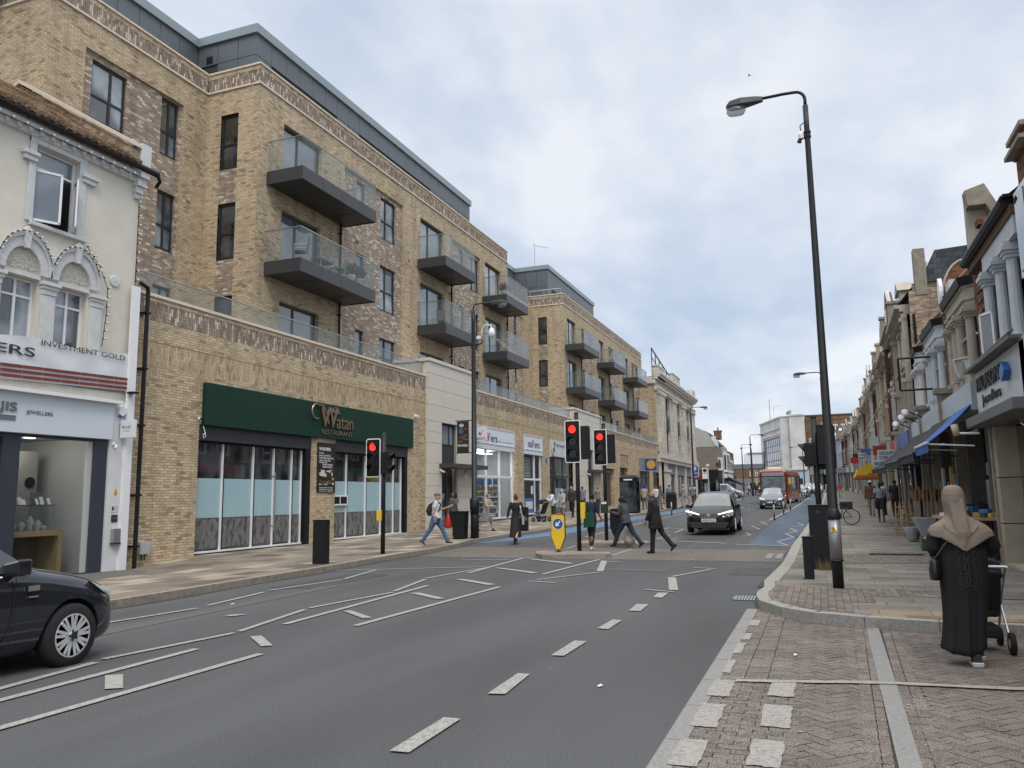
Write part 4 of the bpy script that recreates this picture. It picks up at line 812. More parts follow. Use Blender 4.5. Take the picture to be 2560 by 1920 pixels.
# ---- block B
B_=thing('apartment_building','buff brick flats with stacked balconies farther along, beside the pale stone store','apartment building',(-17,60,0),wc=True,group='buff brick apartment blocks')
RB=Fr((0,59.45,0),(0,-1,0))
doorsB=[(60.42,62.9),(70.0,72.2),(79.9,82.5)]; PB=[(64.5,69.0),(74.0,78.4),(84.1,88.2)]
mb=MB(); H=[(a,b,z0,z1,.22) for a,b in doorsB for z0,z1 in levels]+[(a,b,6.8,15.89,.09) for a,b in PB]
LU.wall(mb,59.45,89.4,6.5,16.84,H); RB.wall(mb,-21.3,-18.3,6.5,16.84,[(-20.42,-19.68,7.2,15.93,.1)])
for F,a,b in ((LU,59.46,89.4),(RB,-21.3,-18.605)): F.box(mb,a,b,-.3,0,17.45,17.68)
mb.obj('wall',BUFF,B_,recalc=False)
for a,b in PB: mb=MB(); LU.wall(mb,a,b,6.8,15.89,[(a+2.6,a+3.9,z1-2,z1,.12) for z1 in (15.68,12.38,8.95)]+[(a+.6,a+1.3,z1-1.2,z1,.12) for z1 in (15.68,12.38,8.95)],d=-.09); mb.obj('infill_panel',GREYB,B_,recalc=False)
mb=MB(); RB.wall(mb,-20.42,-19.68,7.2,15.93,[(-20.42,-19.68,13.7,15.93,.1),(-20.42,-19.68,10.29,12.44,.1)],d=-.03)
mb.obj('infill_panel',GREYB,B_,recalc=False)
mb=MB()
for F,a,b in ((LU,59.465,89.4),(RB,-21.3,-18.62)): F.box(mb,a,b,-.3,-.012,16.92,17.45)
mb.obj('soldier_band',GREYS,B_)
mb=MB()
for F,a,b in ((LU,59.405,89.45),(RB,-21.3,-18.66)): F.box(mb,a,b,-.3,.05,16.84,16.92); F.box(mb,a,b,-.35,.04,17.68,17.76)
mb.obj('coping',COPE,B_)
mb=MB(); mb.box(-30,-18.6,59.7,89.4,17.3,17.38); mb.obj('roof_deck',MATS['roof_felt'],B_)
for a,b in doorsB:
    for z0,z1 in levels: door_set(B_,a+.02,b-.02,z0+.02,z1-.02,-.16)
for a,b in PB:
    for z1 in (15.68,12.38,8.95): twin(B_,LU,a+2.61,a+3.89,z1-1.96,z1-.01,-.17,v=.45,h=.45); twin(B_,LU,a+.61,a+1.29,z1-1.16,z1-.01,-.17,v=0,h=0)
for z0,z1 in ((13.7,15.93),(10.29,12.44)): twin(B_,RB,-20.41,-19.69,z0+.04,z1-.01,-.1,v=0,h=.4,pane=PANED)
for y0,y1 in ((59.75,64.4),(69.45,74.25),(79.65,84.4)):
    for t in (13.61,10.15): balcony(B_,y0,y1,t)
for y in (64.1,73.7,83.95):
    mb=MB(); mb.tube([(-18.2,y,6.8),(-18.2,y,13.15)],.05,8); mb.obj('drainpipe',BLK,B_)
penthouse(B_,-20.13,61.28,75.75,20.8,-23.11,47.5,[(62.6,74.3)])
mb=MB(); 
for a,b,c,d in (((-18.6,59.8),(-18.6,62),0,0),((-21.3,59.8),(-18.6,59.8),0,0)):
    mb.tube([(a[0],a[1],18.25),(b[0],b[1],18.25)],.03,6)
for x,y in ((-18.6,59.8),(-18.6,62),(-20,59.8),(-21.2,59.8)): mb.tube([(x,y,17.6),(x,y,18.25)],.025,6)
mb.obj('roof_rail',STEEL,B_)
gB=1.0
shB=[(70.1,73.3,.6,4.15,.4),(70.1,73.5,4.25,5.4,.06),(65.0,67.95,.6,3.9,.4),(78.3,83.5,.8,5.4,.15),(85.1,90.3,.9,5.4,.15)]
podium(B_,[(62.7,91.76)],shB,59.5,91.8)
tower(B_,55.4,62.7,.52,58.9,60.5)
mb=MB(); LF.quad(mb,70.1,73.5,4.25,5.4,-.05); mb.obj('infill_panel',GREYB,B_,recalc=False)
mb=MB(); LF.quad(mb,70.1,73.3,.5,4.2,-.38); LF.quad(mb,65,67.95,.5,3.9,-.38); mb.obj('service_door',mat('door_brown',(.07,.06,.05),.5),B_,recalc=False)
for i,(a,b) in enumerate(((78.3,83.5),(85.1,90.3))):
    mb=MB(); LF.box(mb,a,b,-.14,-.02,4.1,5.4); mb.obj('shop_fascia',mat('fascia_grey',(.2,.21,.23),.5),B_)
    LF.window(B_,a+.02,b-.02,1.05,4.08,-.1,vs=(.33,.66),hs=(.8,),frame=DKM,pane=PANED,fw=.1,name='shop_window')
mb=MB(); LF.box(mb,79.2,81.5,-.08,-.07,1.1,2.8); LF.box(mb,86,88,-.08,-.07,1.2,2.0); mb.obj('window_poster',mat('poster_blue',(.02,.05,.3),.4),B_)
t=thing('projecting_sign','round orange and blue projecting sign above the grey shop fascia','shop sign',(-16.55,81.0,4.1)); mb=MB(); mb.box(0,1.1,-.06,.06,0,1.2); mb.obj('sign_panel',mat('sign_blue',(.02,.07,.3),.4),t); mb=MB(); mb.lathe((.6,-.07,.6),[(0,0),(.45,0),(.45,-.03),(0,-.03)],20,'Y'); mb.obj('round_logo',mat('sign_orange',(.6,.35,.08),.4),t)
t=thing('roof_aerial','thin TV aerial standing on the grey penthouse roof of the farther flats','aerial',(-21.5,62.0,20.8)); mb=MB(); mb.tube([(0,0,0),(0,0,2.2)],.025,6); mb.tube([(-.2,0,2.1),(1.2,0,1.7)],.015,5); 
for k in range(6): mb.tube([(.1+k*.2,-.25,2.02-k*.057),(.1+k*.2,.25,2.02-k*.057)],.01,4)
mb.obj('mast',STEEL,t)
# loose furniture on balconies (top level)
def bchair(loc,rz,label,m=None):
    t=thing('balcony_chair',label,'chair',loc,rz,'chairs on the balconies'); m=m or mat('chair_grey',(.2,.19,.17),.6)
    mb=MB(); mb.box(-.24,.24,-.22,.22,.42,.45); mb.obj('seat',m,t); mb=MB(); mb.ext([(-.24,.22,.45),(.24,.22,.45),(.24,.3,.98),(-.24,.3,.98)],(0,.02,0)); mb.obj('backrest',m,t)
    for x,y in ((-.22,-.2),(.22,-.2),(-.22,.22),(.22,.22)): mb=MB(); mb.tube([(x,y,0),(x,y,.45 if y>0 else .65)],.014,6); mb.obj('leg',STEEL,t)
    for x in (-.22,.22): mb=MB(); mb.tube([(x,-.2,.65),(x,.27,.68)],.014,6); mb.obj('armrest',STEEL,t)
    return t
bchair((-17.2,23.5,10.18),R(-60),'grey mesh chair nearest the corner of the lower long balcony'); bchair((-17.2,25.9,10.18),R(70),'grey mesh chair mid way along the lower long balcony, beside the low table')
bchair((-17.6,36.2,10.18),R(180),'thin framed chair on the lower balcony left of the lamp column'); bchair((-17.2,71,13.61),R(20),'chair on the upper balcony third from the store'); bchair((-17.3,72,10.15),R(-30),'chair on the lower balcony of the far middle pair')
t=thing('low_table','small low metal table between the chairs on the lower long balcony','table',(-17.15,24.8,10.18)); mb=MB(); mb.box(-.25,.25,-.45,.45,.4,.43); mb.obj('tabletop',mat('table_dark',(.1,.1,.1),.4),t)
for x,y in ((-.22,-.4),(.22,-.4),(-.22,.4),(.22,.4)): mb=MB(); mb.tube([(x,y,0),(x,y,.4)],.014,6); mb.obj('leg',STEEL,t)
def foliage(mb,c,r,n,ls,rnd):
    for _ in range(n):
        v=Vector((rnd.gauss(0,1),rnd.gauss(0,1),rnd.gauss(0,1))).normalized()*rnd.random()**.5; p=Vector(c)+Vector((v.x*r[0],v.y*r[1],v.z*r[2])); a=Vector((rnd.uniform(-1,1),rnd.uniform(-1,1),rnd.uniform(-.4,1))).normalized()*ls; b=a.cross(Vector((rnd.uniform(-1,1),rnd.uniform(-1,1),.3))).normalized()*ls*.35
        mb.add([p-a*.5,p+b*.5,p+a*.5,p-b*.5],[(0,1,2,3)])
LEAF=mat('leaf_green',(.06,.09,.04),.7,noise_=.4,nscale=4); LEAFP=mat('leaf_purple',(.09,.05,.05),.7,noise_=.3)
for i,(y,z,lab,lm) in enumerate(((27.3,10.18,'bushy plant at the far end of the lower long balcony',LEAF),(43.6,13.6,'potted plant in a white pot on the upper balcony by the lamp head',LEAFP),(26.7,10.18,'smaller plant beside the bushy one on the lower long balcony',LEAF))):
    t=thing('potted_plant',lab,'plant',(-17.1,y,z)); mb=MB(); mb.lathe((0,0,0),[(.13,0),(.2,.32),(.22,.36),(.2,.36)],14); mb.obj('pot',WHTF,t,smooth=True); mb=MB(); foliage(mb,(0,0,.6),(.35,.4,.3),260,.16,random.Random(i)); mb.obj('foliage',lm,t,recalc=False)
t=thing('drying_rack','white folding clothes rack on the lower balcony above the brick terrace','drying rack',(-17.2,44.0,10.15)); mb=MB()
for s in (-1,1): mb.tube([(-.5*s,-.3,0),(.5*s,-.3,.95)],.015,5); mb.tube([(-.5*s,.5,0),(.5*s,.5,.95)],.015,5)
for k in range(7): x=-.5+k*.17; mb.tube([(x,-.3,.95),(x,.5,.95)],.01,4)
mb.obj('frame',WHTF,t)
# ---------------- jeweller's building ----------------
CREAM=mat('cream_render',(.68,.64,.555),.85,noise_=.05,dirt=.08,nscale=.9); TRIM=mat('white_stucco',(.62,.63,.63),.75,noise_=.06,dirt=.1,nscale=3)
J=thing('jewellery_shop_building','old cream rendered building with arched windows and a white jeweller shopfront','building',(-16.6,10,0),wc=True)
y0,y1=4.0,15.54
mb=MB(); LF.wall(mb,y0,y1,4.3,10.35,[(12.5,13.66,8.1,9.95,.22),(11.92,12.79,5.2,6.75,.25),(13.27,14.12,5.2,6.75,.25),(9.2,10.1,5.2,6.75,.25),(9.6,10.8,8.1,9.95,.22)])
mb.box(-26,-16.61,y1-.02,y1,-.4,10.6); mb.obj('wall',CREAM,J,recalc=False)
for a,b in ((12.33,13.99),(9.43,11.0)):
    mb=MB(); LF.box(mb,a,12.5 if a>12 else 9.6,0,.05,8.08,10.1); LF.box(mb,13.66 if a>12 else 10.8,b-.12,0,.05,8.08,10.1); LF.box(mb,a,b-.12,0,.06,9.97,10.13)
    LF.box(mb,a-.2,a+.2,.0,.14,9.62,9.72);LF.box(mb,a-.16,a+.17,0,.1,9.5,9.62); LF.box(mb,b-.28,b+.18,0,.14,9.62,9.72); LF.box(mb,b-.25,b+.13,0,.1,9.5,9.62)
    LF.box(mb,a+.1,b-.05,-.02,.12,7.99,8.08); mb.obj('window_surround',TRIM,J,bevel=.01)
w=LF.window(J,12.5,13.66,8.12,9.95,-.14,hs=(.74,),fw=.05,frame=WHTF,pane=PANEL)
mb=MB(); LF.quad(mb,12.56,13.6,8.16,9.42,-.165); mb.obj('dark_gap',BLK,w,recalc=False)
def sash(x0,x1,z0,z1,hy,ang):  # open casement hinged at y=hy
    t=MB(); L=x1-x0; M=Matrix.Translation((-16.66,hy,0))@Matrix.Rotation(ang,4,'Z'); t.M=M
    for a,b,c,e in ((0,L,z0,z0+.05),(0,L,z1-.05,z1),(0,.05,z0,z1),(L-.05,L,z0,z1)): t.box(-.02,.02,a,b,c,e)
    s=t.obj('open_casement',WHTF,J); t=MB(); t.M=M; t.box(-.004,.004,.04,L-.04,z0+.04,z1-.04); t.obj('pane',PANEL,s)
sash(0,.62,8.14,9.38,12.52,R(-28)); sash(0,.55,8.14,9.38,13.62,R(180+58))
for a,b in ((11.92,12.79),(13.27,14.12),(9.2,10.1)): LF.window(J,a,b,5.22,6.74,-.16,vs=(.5,),hs=(.73,),fw=.05,frame=WHTF,pane=PANE)
LF.window(J,9.6,10.8,8.12,9.95,-.16,vs=(.5,),hs=(.7,),fw=.05,frame=WHTF)
# arches
LAT=mat('tympanum_lattice',(.50,.46,.37),.8,noise_=.25,nscale=30)
def arch(cu,ri,ro):
    zs=6.86; n=16; mb=MB(); rise=.64
    def P(a,r,dz=1): return (cu+r*cos(a),zs+r*sin(a)*(rise/.46 if 0 else 1.3))
    for i in range(n):
        a0=PI*i/n;a1=PI*(i+1)/n
        q=[P(a0,ri),P(a0,ro),P(a1,ro),P(a1,ri)]; LF.poly(mb,q,0,.09)
    for i in range(n):
        a0=PI*i/n;a1=PI*(i+1)/n
        q=[P(a0,ro-.03),P(a0,ro+.04),P(a1,ro+.04),P(a1,ro-.03)]; LF.poly(mb,q,.09,.13)
    LF.poly(mb,[(cu-.055,zs+ri*1.3-.04),(cu+.055,zs+ri*1.3-.04),(cu+.1,zs+ro*1.3+.1),(cu-.1,zs+ro*1.3+.1)],.09,.17)
    LF.poly(mb,[(cu-.1,zs+ro*1.3+.1),(cu+.1,zs+ro*1.3+.1),(cu,zs+ro*1.3+.2)],.08,.16)
    a=mb.obj('window_arch',TRIM,J,bevel=.006)
    mb=MB(); pts=[(cu+ri*cos(PI*i/20),zs+ri*1.3*sin(PI*i/20)) for i in range(21)]; LF.poly(mb,pts,-.03,.01); mb.obj('tympanum',LAT,a)
    mb=MB(); r=random.Random(4)
    for i in range(70):
        t=r.random()*PI; q=ri*.9*r.random()**.5; u=cu+q*cos(t); z=zs+.06+q*1.25*sin(t)*.95; s=.035
        LF.box(mb,u-s,u+s,.01,.022,z-.007,z+.007); LF.box(mb,u-.006,u+.006,.01,.024,z-s*.8,z+s*.8)
    mb.obj('lattice_relief',TRIM,a)
    mb=MB(); LF.box(mb,cu-ri,cu+ri,-.1,.05,6.76,6.86); mb.obj('transom',TRIM,a)
for cu in (12.36,13.70,9.65,11.0): arch(cu,.44,.66)
for u,d in ((13.15,.1),(14.9,.1),(10.4,.1)): mb=MB(); mb.lathe(LF.p(u,.0,7.27),[(0,0),(.15,0),(.15,.03),(.13,.04),(.02,.04),(.02,.06),(0,.06)],18,'X'); mb.obj('roundel',TRIM,J)
for a,b in ((12.86,13.2),(14.2,14.52),(11.5,11.85)):
    mb=MB(); LF.box(mb,a,b,0,.08,5.1,6.45); LF.box(mb,a-.06,b+.08,0,.17,6.66,6.74); LF.box(mb,a-.03,b+.05,0,.13,6.58,6.66); LF.box(mb,a-.01,b+.02,0,.1,6.45,6.58); mb.obj('pilaster',TRIM,J,bevel=.008)
# eaves, gutter, roof
mb=MB(); LF.box(mb,y0,y1,0,.1,10.1,10.25); LF.box(mb,y0,y1,0,.2,10.25,10.36)
for i in range(40): u=y0+.2+i*.285; LF.box(mb,u,u+.09,.1,.17,10.13,10.25)
mb.obj('cornice',TRIM,J)
mb=MB(); mb.tube([(-16.3,y0,10.45),(-16.3,15.85,10.45)],.085,8); mb.tube([(-16.3,15.85,10.45),(-16.32,15.95,10.3),(-16.45,15.95,10.15)],.05,8); mb.obj('gutter',BLK,J,smooth=True)
TILE=D.materials.new('roof_tile'); TILE=brick('roof_tiles',[(0,(.14,.085,.05)),(.5,(.26,.17,.10)),(1,(.36,.26,.16))],(.06,.04,.03),bw=.3,bh=.22,ms=.012,wear=.3,wscale=2)
rn=MB(); n=46
for i in range(n):   # pantile rolls
    u=y0+.1+i*.245
    if u>15.2: break
    rn.tube([(-16.2,u,10.5),(-20.9,u,13.47)],.065,6)
    for k in range(15):
        x=-16.25-k*.31; rn.box(x-.03,x+.03,u-.115,u+.115,10.49+k*.196+.03,10.6+k*.196)
ro=rn.obj('roof_roll',MATS['roof_tiles'],J)
mb=MB(); mb.add([(-16.25,y0,10.5),(-16.25,15.3,10.5),(-21.0,15.3,13.5),(-21.0,y0,13.5)],[(0,1,2,3)]); mb.add([(-21.0,y0,13.5),(-21,15.3,13.5),(-26,15.3,10.4),(-26,y0,10.4)],[(0,1,2,3)]); mb.obj('roof',MATS['roof_tiles'],J,recalc=False)
mb=MB(); mb.ext([(-16.5,15.2,10.4),(-16.6,15.2,11.05),(-21.0,15.2,13.7),(-26,15.2,11),(-26,15.2,10.2)],(0,.34,0)); pw=mb.obj('party_wall',WORNB,J)
mb=MB(); mb.ext([(-16.5,15.12,11.08),(-21.0,15.12,13.75),(-26,15.12,11.05),(-26,15.12,11.15),(-21.0,15.12,13.86),(-16.5,15.12,11.18)],(0,.46,0)); mb.obj('coping',COPE,pw)
mb=MB(); LF.box(mb,15.46,15.78,-.3,.12,10.55,11.24); LF.box(mb,15.3,15.6,0,.3,10.2,10.36); LF.box(mb,15.3,15.56,0,.22,9.98,10.2); LF.box(mb,15.32,15.54,0,.15,9.8,9.98); LF.box(mb,15.34,15.53,0,.09,9.66,9.8); mb.obj('kneeler',TRIM,J,bevel=.01)
# string lights (top-level thing)
t=thing('string_lights','black cable of pale bulbs looped over the arches and down the cream wall edge','string lights',(-16.45,14,9),wc=True)
def bulbs(pts,sp,dn=(0,0,-.06)):
    P=[LF.p(*p) for p in pts]; c.tube(P,.009,5); L=0
    for a,b in zip(P,P[1:]):
        n=max(1,int((b-a).length/sp))
        for i in range(n):
            q=a+(b-a)*(i/n); c.tube([q,q+Vector((.05,0,.0))],.018,5); bb.ball(tuple(q+Vector((.09,0,.0))),(.04,.028,.028),6,5)
c=MB(); bb=MB()
bulbs([(4.2,.24,10.22),(8,.24,10.2),(12,.24,10.2),(15.4,.24,10.2)],.33)
bulbs([(15.5,.05,9.7),(15.52,.05,7.2)],.24)
for cu in (12.36,13.70): bulbs([(cu+.68*cos(a),.15,6.9+.68*1.3*sin(a)) for a in [PI-.35-(PI-.7)*i/12 for i in range(13)]],.12)
bulbs([(13.95,.1,7.9),(14.35,.1,7.5),(14.62,.1,7.0),(14.6,.12,6.3),(14.55,.1,5.5)],.2)
c.obj('cable',BLK,t); bb.obj('bulbs',mat('bulb_white',(.7,.68,.6),.3),t,smooth=True)
# banner
VIN=mat('banner_vinyl',(.66,.68,.71),.4,noise_=.05,nscale=3)
def vinyl(name,label,u0,u1,zf,zb,par=None):
    mb=MB(); nu,nz=60,14; vs=[];fs=[]
    for i in range(nu+1):
        for j in range(nz+1):
            u=u0+(u1-u0)*i/nu; a,b=zb(u),zf(u); z=a+(b-a)*j/nz; d=.1+.02*noise.noise((u*1.7,z*2.2,0))+.012*sin(u*5+z*6)
            vs.append(LF.p(u,d,z))
    for i in range(nu):
        for j in range(nz): k=i*(nz+1)+j; fs.append((k,k+nz+1,k+nz+2,k+1))
    mb.add(vs,fs); return mb.obj(name,VIN,smooth=True,recalc=False)
ban=vinyl('banner','',8.0,15.45,lambda u:5.32+.05*sin(u*2.1)+.14*(u-12)/3.4*.6,lambda u:4.36+(u-12)/3.4*.12)
tag(ban,'white vinyl banner with red stripes reading investment gold above the jeweller fascia','banner')
INK=mat('ink_black',(.03,.03,.032),.5)
LF.text(ban,'JEWELLERS',9.6,12.74,4.86,5.14,.135,INK,.002,off=.012); LF.text(ban,'INVESTMENT GOLD',12.88,15.25,5.24,5.37,.135,INK,.002)
mb=MB()
for i in range(3): 
    z=4.40+.115*i
    for k in range(15): u=8.0+k*.496; zz=z+(u-12)/3.4*.11; mb.add([LF.p(u,.135,zz),LF.p(u+.49,.135,zz+.016),LF.p(u+.49,.135,zz+.086),LF.p(u,.135,zz+.07)],[(0,1,2,3)])
mb.obj('stripes',mat('stripe_red',(.17,.035,.025),.5),ban,recalc=False)
# shopfront
mb=MB(); LF.box(mb,y0,14.98,0,.16,3.2,4.1); fa=mb.obj('shop_fascia',mat('fascia_pale_blue',(.60,.655,.72),.45),J,bevel=.01)
mb=MB(); LF.box(mb,y0,15.12,0,.3,4.1,4.18); mb.obj('fascia_cap',WHTF,fa)
mb=MB(); LF.box(mb,y0,15.45,.0,.06,4.18,4.4); mb.obj('stucco_band',mat('stucco_cream',(.5,.47,.4),.8,noise_=.1),J)
MTL=mat('letters_metal',(.22,.23,.24),.35,metal=.5)
LF.text(fa,'MULJIS',11.2,12.37,3.6,3.86,.17,MTL,.01,off=.015); LF.text(fa,'JEWELLERS',12.6,13.27,3.61,3.72,.165,MTL,.004,off=.0)
mb=MB()
for z in (3.56,3.52,3.48): LF.box(mb,11.2,12.36,.16,.18,z-.012,z+.008)
mb.obj('underline_bars',MTL,fa)
SLATE=mat('slate_frame',(.035,.043,.06),.45)
mb=MB(); LF.box(mb,14.55,14.93,-.1,.06,-.3,3.2); LF.box(mb,12.2,12.62,-.1,.04,-.3,3.2); LF.box(mb,12.62,14.55,-.1,.03,3.13,3.2); LF.box(mb,y0,12.2,-.1,.03,3.1,3.2); LF.box(mb,12.6,14.6,-.1,.04,-.3,.0); mb.obj('shopfront_frame',SLATE,J,bevel=.006)
mb=MB(); LF.quad(mb,12.62,14.55,-.02,3.13,-.04); LF.quad(mb,y0,12.2,-.1,3.1,-.04); mb.obj('pane',SGLASS,J,recalc=False)
mb=MB(); IW=mat('interior_white',(.46,.46,.45),.7)
mb.box(-16.68,-16.6,14.4,14.55,-.1,3.13); mb.box(-19.0,-16.7,14.56,14.62,-.1,3.3); mb.box(-19.05,-19,y0,14.6,-.1,3.3); mb.obj('interior_wall',IW,J)
mb=MB(); mb.box(-19,-16.7,y0,14.6,3.2,3.25); mb.obj('interior_ceiling',mat('ceiling_grey',(.35,.34,.31),.8),J)
for i,(zz,h_) in enumerate(((1.7,.22),(1.25,.4))): 
    mb=MB(); LF.box(mb,13.95,14.25,-1.24,-1.22,zz,zz+h_); mb.obj('wall_plaque',mat('plaque_grey',(.16,.16,.16),.5),J)
mb=MB(); mb.lathe((-17.84,13.9,2.15),[(.1,0),(.13,0),(.13,.02),(.1,.02)],18,'X'); mb.obj('wall_clock',BLK,J)
mb=MB(); mb.box(-19,-16.7,y0,14.6,-.12,-.08); mb.obj('interior_floor',mat('floor_pale',(.3,.28,.25),.5),J)
mb=MB(); mb.box(-17.9,-17.85,12.62,14.1,.0,2.9); mb.obj('display_back',mat('display_taupe',(.27,.255,.24),.5),J)
for u in (12.8,13.4): 
    mb=MB(); mb.lathe((-17.3,u,3.17),[(0,0),(.12,0),(.12,.02),(0,.02)],14); cl_=mb.obj('ceiling_light',mat('downlight',(.9,.9,.9),.4,emit=(1,.95,.85,5)),J); pl=D.objects.new('downlight_glow',D.lights.new('downlight_glow','POINT')); pl.data.energy=12; pl.data.shadow_soft_size=.1; pl.data.color=(1,.95,.88); pl.location=(-17.3,u,3.05); COL.objects.link(pl)
mb=MB(); LF.box(mb,14.95,15.56,-.3,.1,-.4,4.18); mb.obj('end_pilaster',mat('pilaster_white',(.66,.67,.67),.6,noise_=.04,dirt=.08,nscale=2.5),J)
mb=MB(); LF.box(mb,15.36,15.57,.1,.2,-.35,7.25); mb.obj('corner_trunking',WHTF,J)
WOOD=mat('oak',(.38,.26,.14),.5,noise_=.12,nscale=9)
t=thing('display_table','light oak display table inside the jeweller window','table',(-17.2,13.4,-.08),wc=True); mb=MB()
mb.box(-17.5,-16.85,12.68,14.08,.9,1.02); mb.obj('tabletop',WOOD,t)
for u in (12.68,13.96): mb=MB(); mb.box(-17.5,-16.85,u,u+.12,-.08,.9); mb.obj('leg',WOOD,t)
mb=MB(); mb.box(-17.52,-17.5,12.7,14.06,0,.9); mb.obj('back_panel',mat('oak_dark',(.14,.08,.045),.5),t)
t=thing('display_case','glass display case of necklaces on the oak table','display case',(-17.2,13.4,1.02),wc=True)
mb=MB(); mb.box(-17.45,-16.95,12.75,12.76,1.02,1.6); mb.box(-16.96,-16.95,12.76,13.9,1.02,1.6); mb.obj('glass_panel',BGLASS,t); mb=MB(); mb.box(-17.45,-16.95,12.74,13.92,1.6,1.615); mb.obj('shelf',BLK,t)
VEL=mat('velvet_white',(.62,.6,.56),.8)
for i,(u,h) in enumerate(((12.97,.2),(13.18,.22),(13.4,.34),(13.6,.24),(13.75,.12))):
    mb=MB(); mb.lathe((-17.1,u,1.02),[(.06,0),(.04,h*.2),(.085,h*.55),(.075,h*.75),(.035,h*.88),(.035,h)],12); mb.obj('necklace_bust',VEL,t,smooth=True)
for i,(u,w,h) in enumerate(((12.82,.12,.2),(13.05,.1,.17),(13.15,.09,.12),(13.5,.06,.14),(13.6,.1,.18),(13.8,.08,.15))):
    mb=MB(); mb.ext([(-17.05,u,1.62),(-17.05,u+w,1.62),(-17.12,u+w,1.62+h),(-17.12,u,1.62+h)],(-.01,0,0)); tag(mb.obj('price_card',VEL),'white display card on the glass shelf, '+('first','second','third','fourth','fifth','sixth')[i]+' from the left','card','display cards on the jeweller shelf')
mb=MB(); mb.box(-17.84,-17.82,12.72,13.05,1.65,2.0); o=mb.obj('picture_frame',mat('frame_dark',(.03,.025,.02),.4)); tag(o,'dark framed picture on the wall behind the jeweller window','picture'); mb=MB(); mb.box(-17.82,-17.815,12.76,13.01,1.69,1.96); mb.obj('picture',mat('pic_grey',(.4,.4,.38),.5),o)
# wall items on pilaster
def plate(name,label,cat,u0,u1,z0,z1,m,d=.03,base=.1):
    mb=MB(); LF.box(mb,u0,u1,base,base+d,z0,z1); o=mb.obj(name,m,bevel=.004); return tag(o,label,cat)
o=plate('letterbox','brushed steel letterbox on the white pilaster','letterbox',15.13,15.34,.66,1.0,STEEL,.1)
mb=MB(); LF.box(mb,15.12,15.35,.1,.22,.62,.66); [LF.box(mb,15.225,15.245,.2,.203,.74+i*.07,.76+i*.07) for i in range(3)]; mb.obj('flap',DKM,o)
o=plate('name_plaque','dark metal plaque above the letterbox','plaque',15.12,15.3,1.16,1.34,DKM,.02); LF.text(o,'MULJIS',15.14,15.28,1.22,1.28,.121,STEEL,.001)
o=plate('notice_plaque','white crest notice above the dark plaque','plaque',15.1,15.31,1.4,1.6,mat('plaque_white',(.6,.62,.64),.4),.01); mb=MB(); LF.box(mb,15.12,15.18,.11,.112,1.45,1.54); [LF.box(mb,15.2,15.29,.11,.112,1.45+.03*i,1.455+.03*i) for i in range(4)]; mb.obj('crest_text',INK,o)
o=plate('warning_sticker','yellow warning sticker with a triangle on the white pilaster','sticker',15.17,15.26,1.82,1.92,mat('sticker_yellow',(.75,.5,.02),.4),.004); mb=MB(); LF.poly(mb,[(15.175,1.925),(15.255,1.925),(15.215,2.02)],.1,.104); mb.obj('triangle',mat('sticker_orange',(.7,.42,.05),.4),o); mb=MB(); [LF.box(mb,15.18,15.25,.104,.106,1.84+.03*i,1.85+.03*i) for i in range(3)]; mb.obj('print',INK,o)
t=thing('alarm_box','white hexagonal alarm box with blue base under the banner corner','alarm box',(-16.5,15.23,3.95)); FA=[(cos(R(30+60*i))*.13,sin(R(30+60*i))*.15) for i in range(6)]; mb=MB(); mb.ext([(0,a,b) for a,b in FA],(.09,0,0)); mb.obj('cover',WHTF,t,bevel=.01); mb=MB(); mb.box(0,.07,-.06,.06,-.17,-.13); mb.obj('blue_base',SB,t)
t=thing('projecting_sign','white square projecting jeweller sign by the drainpipe','shop sign',(-16.5,15.25,3.22),wc=True); mb=MB(); mb.box(-16.45,-16.0,15.2,15.3,3.25,3.7); mb.obj('sign_panel',mat('sign_white3',(.72,.73,.74),.4),t,bevel=.01); mb=MB(); mb.box(-16.5,-16.45,15.22,15.28,3.35,3.6); mb.obj('bracket',STEEL,t)
FS=Fr((0,15.2,0),(0,-1,0)); FS.text(t,'MULJIS',-16.38,-16.1,3.47,3.56,.001,MTL,.001,off=.01); FS.text(t,'JEWELLERS',-16.35,-16.13,3.41,3.44,.001,MTL,.001)
cctv((-16.5,15.05,3.1),(1,0,-.3),'small white dome camera under the jeweller fascia corner',.055,'cameras on the shopfronts')
t=thing('floodlight','small black floodlight under the right end of the banner','floodlight',(-16.5,15.4,4.42)); mb=MB(); mb.cbox((.2,0,.0),(.22,.2,.05)); mb.obj('lamp_housing',BLK,t,bevel=.01); mb=MB(); mb.tube([(0,0,-.02),(.12,0,0)],.015,6); mb.obj('bracket',BLK,t)
mb=MB(); mb.tube([(-16.42,15.56,7.38),(-16.4,15.8,7.3),(-16.42,15.84,7.15),(-16.42,15.84,-.1)],.055,8)
for z in (.5,1.8,3.6,5.1,6.6): mb.box(-16.6,-16.36,15.76,15.92,z,z+.05)
tag(mb.obj('downpipe',BLK),'black drainpipe running down the brick edge beside the jeweller','drainpipe')
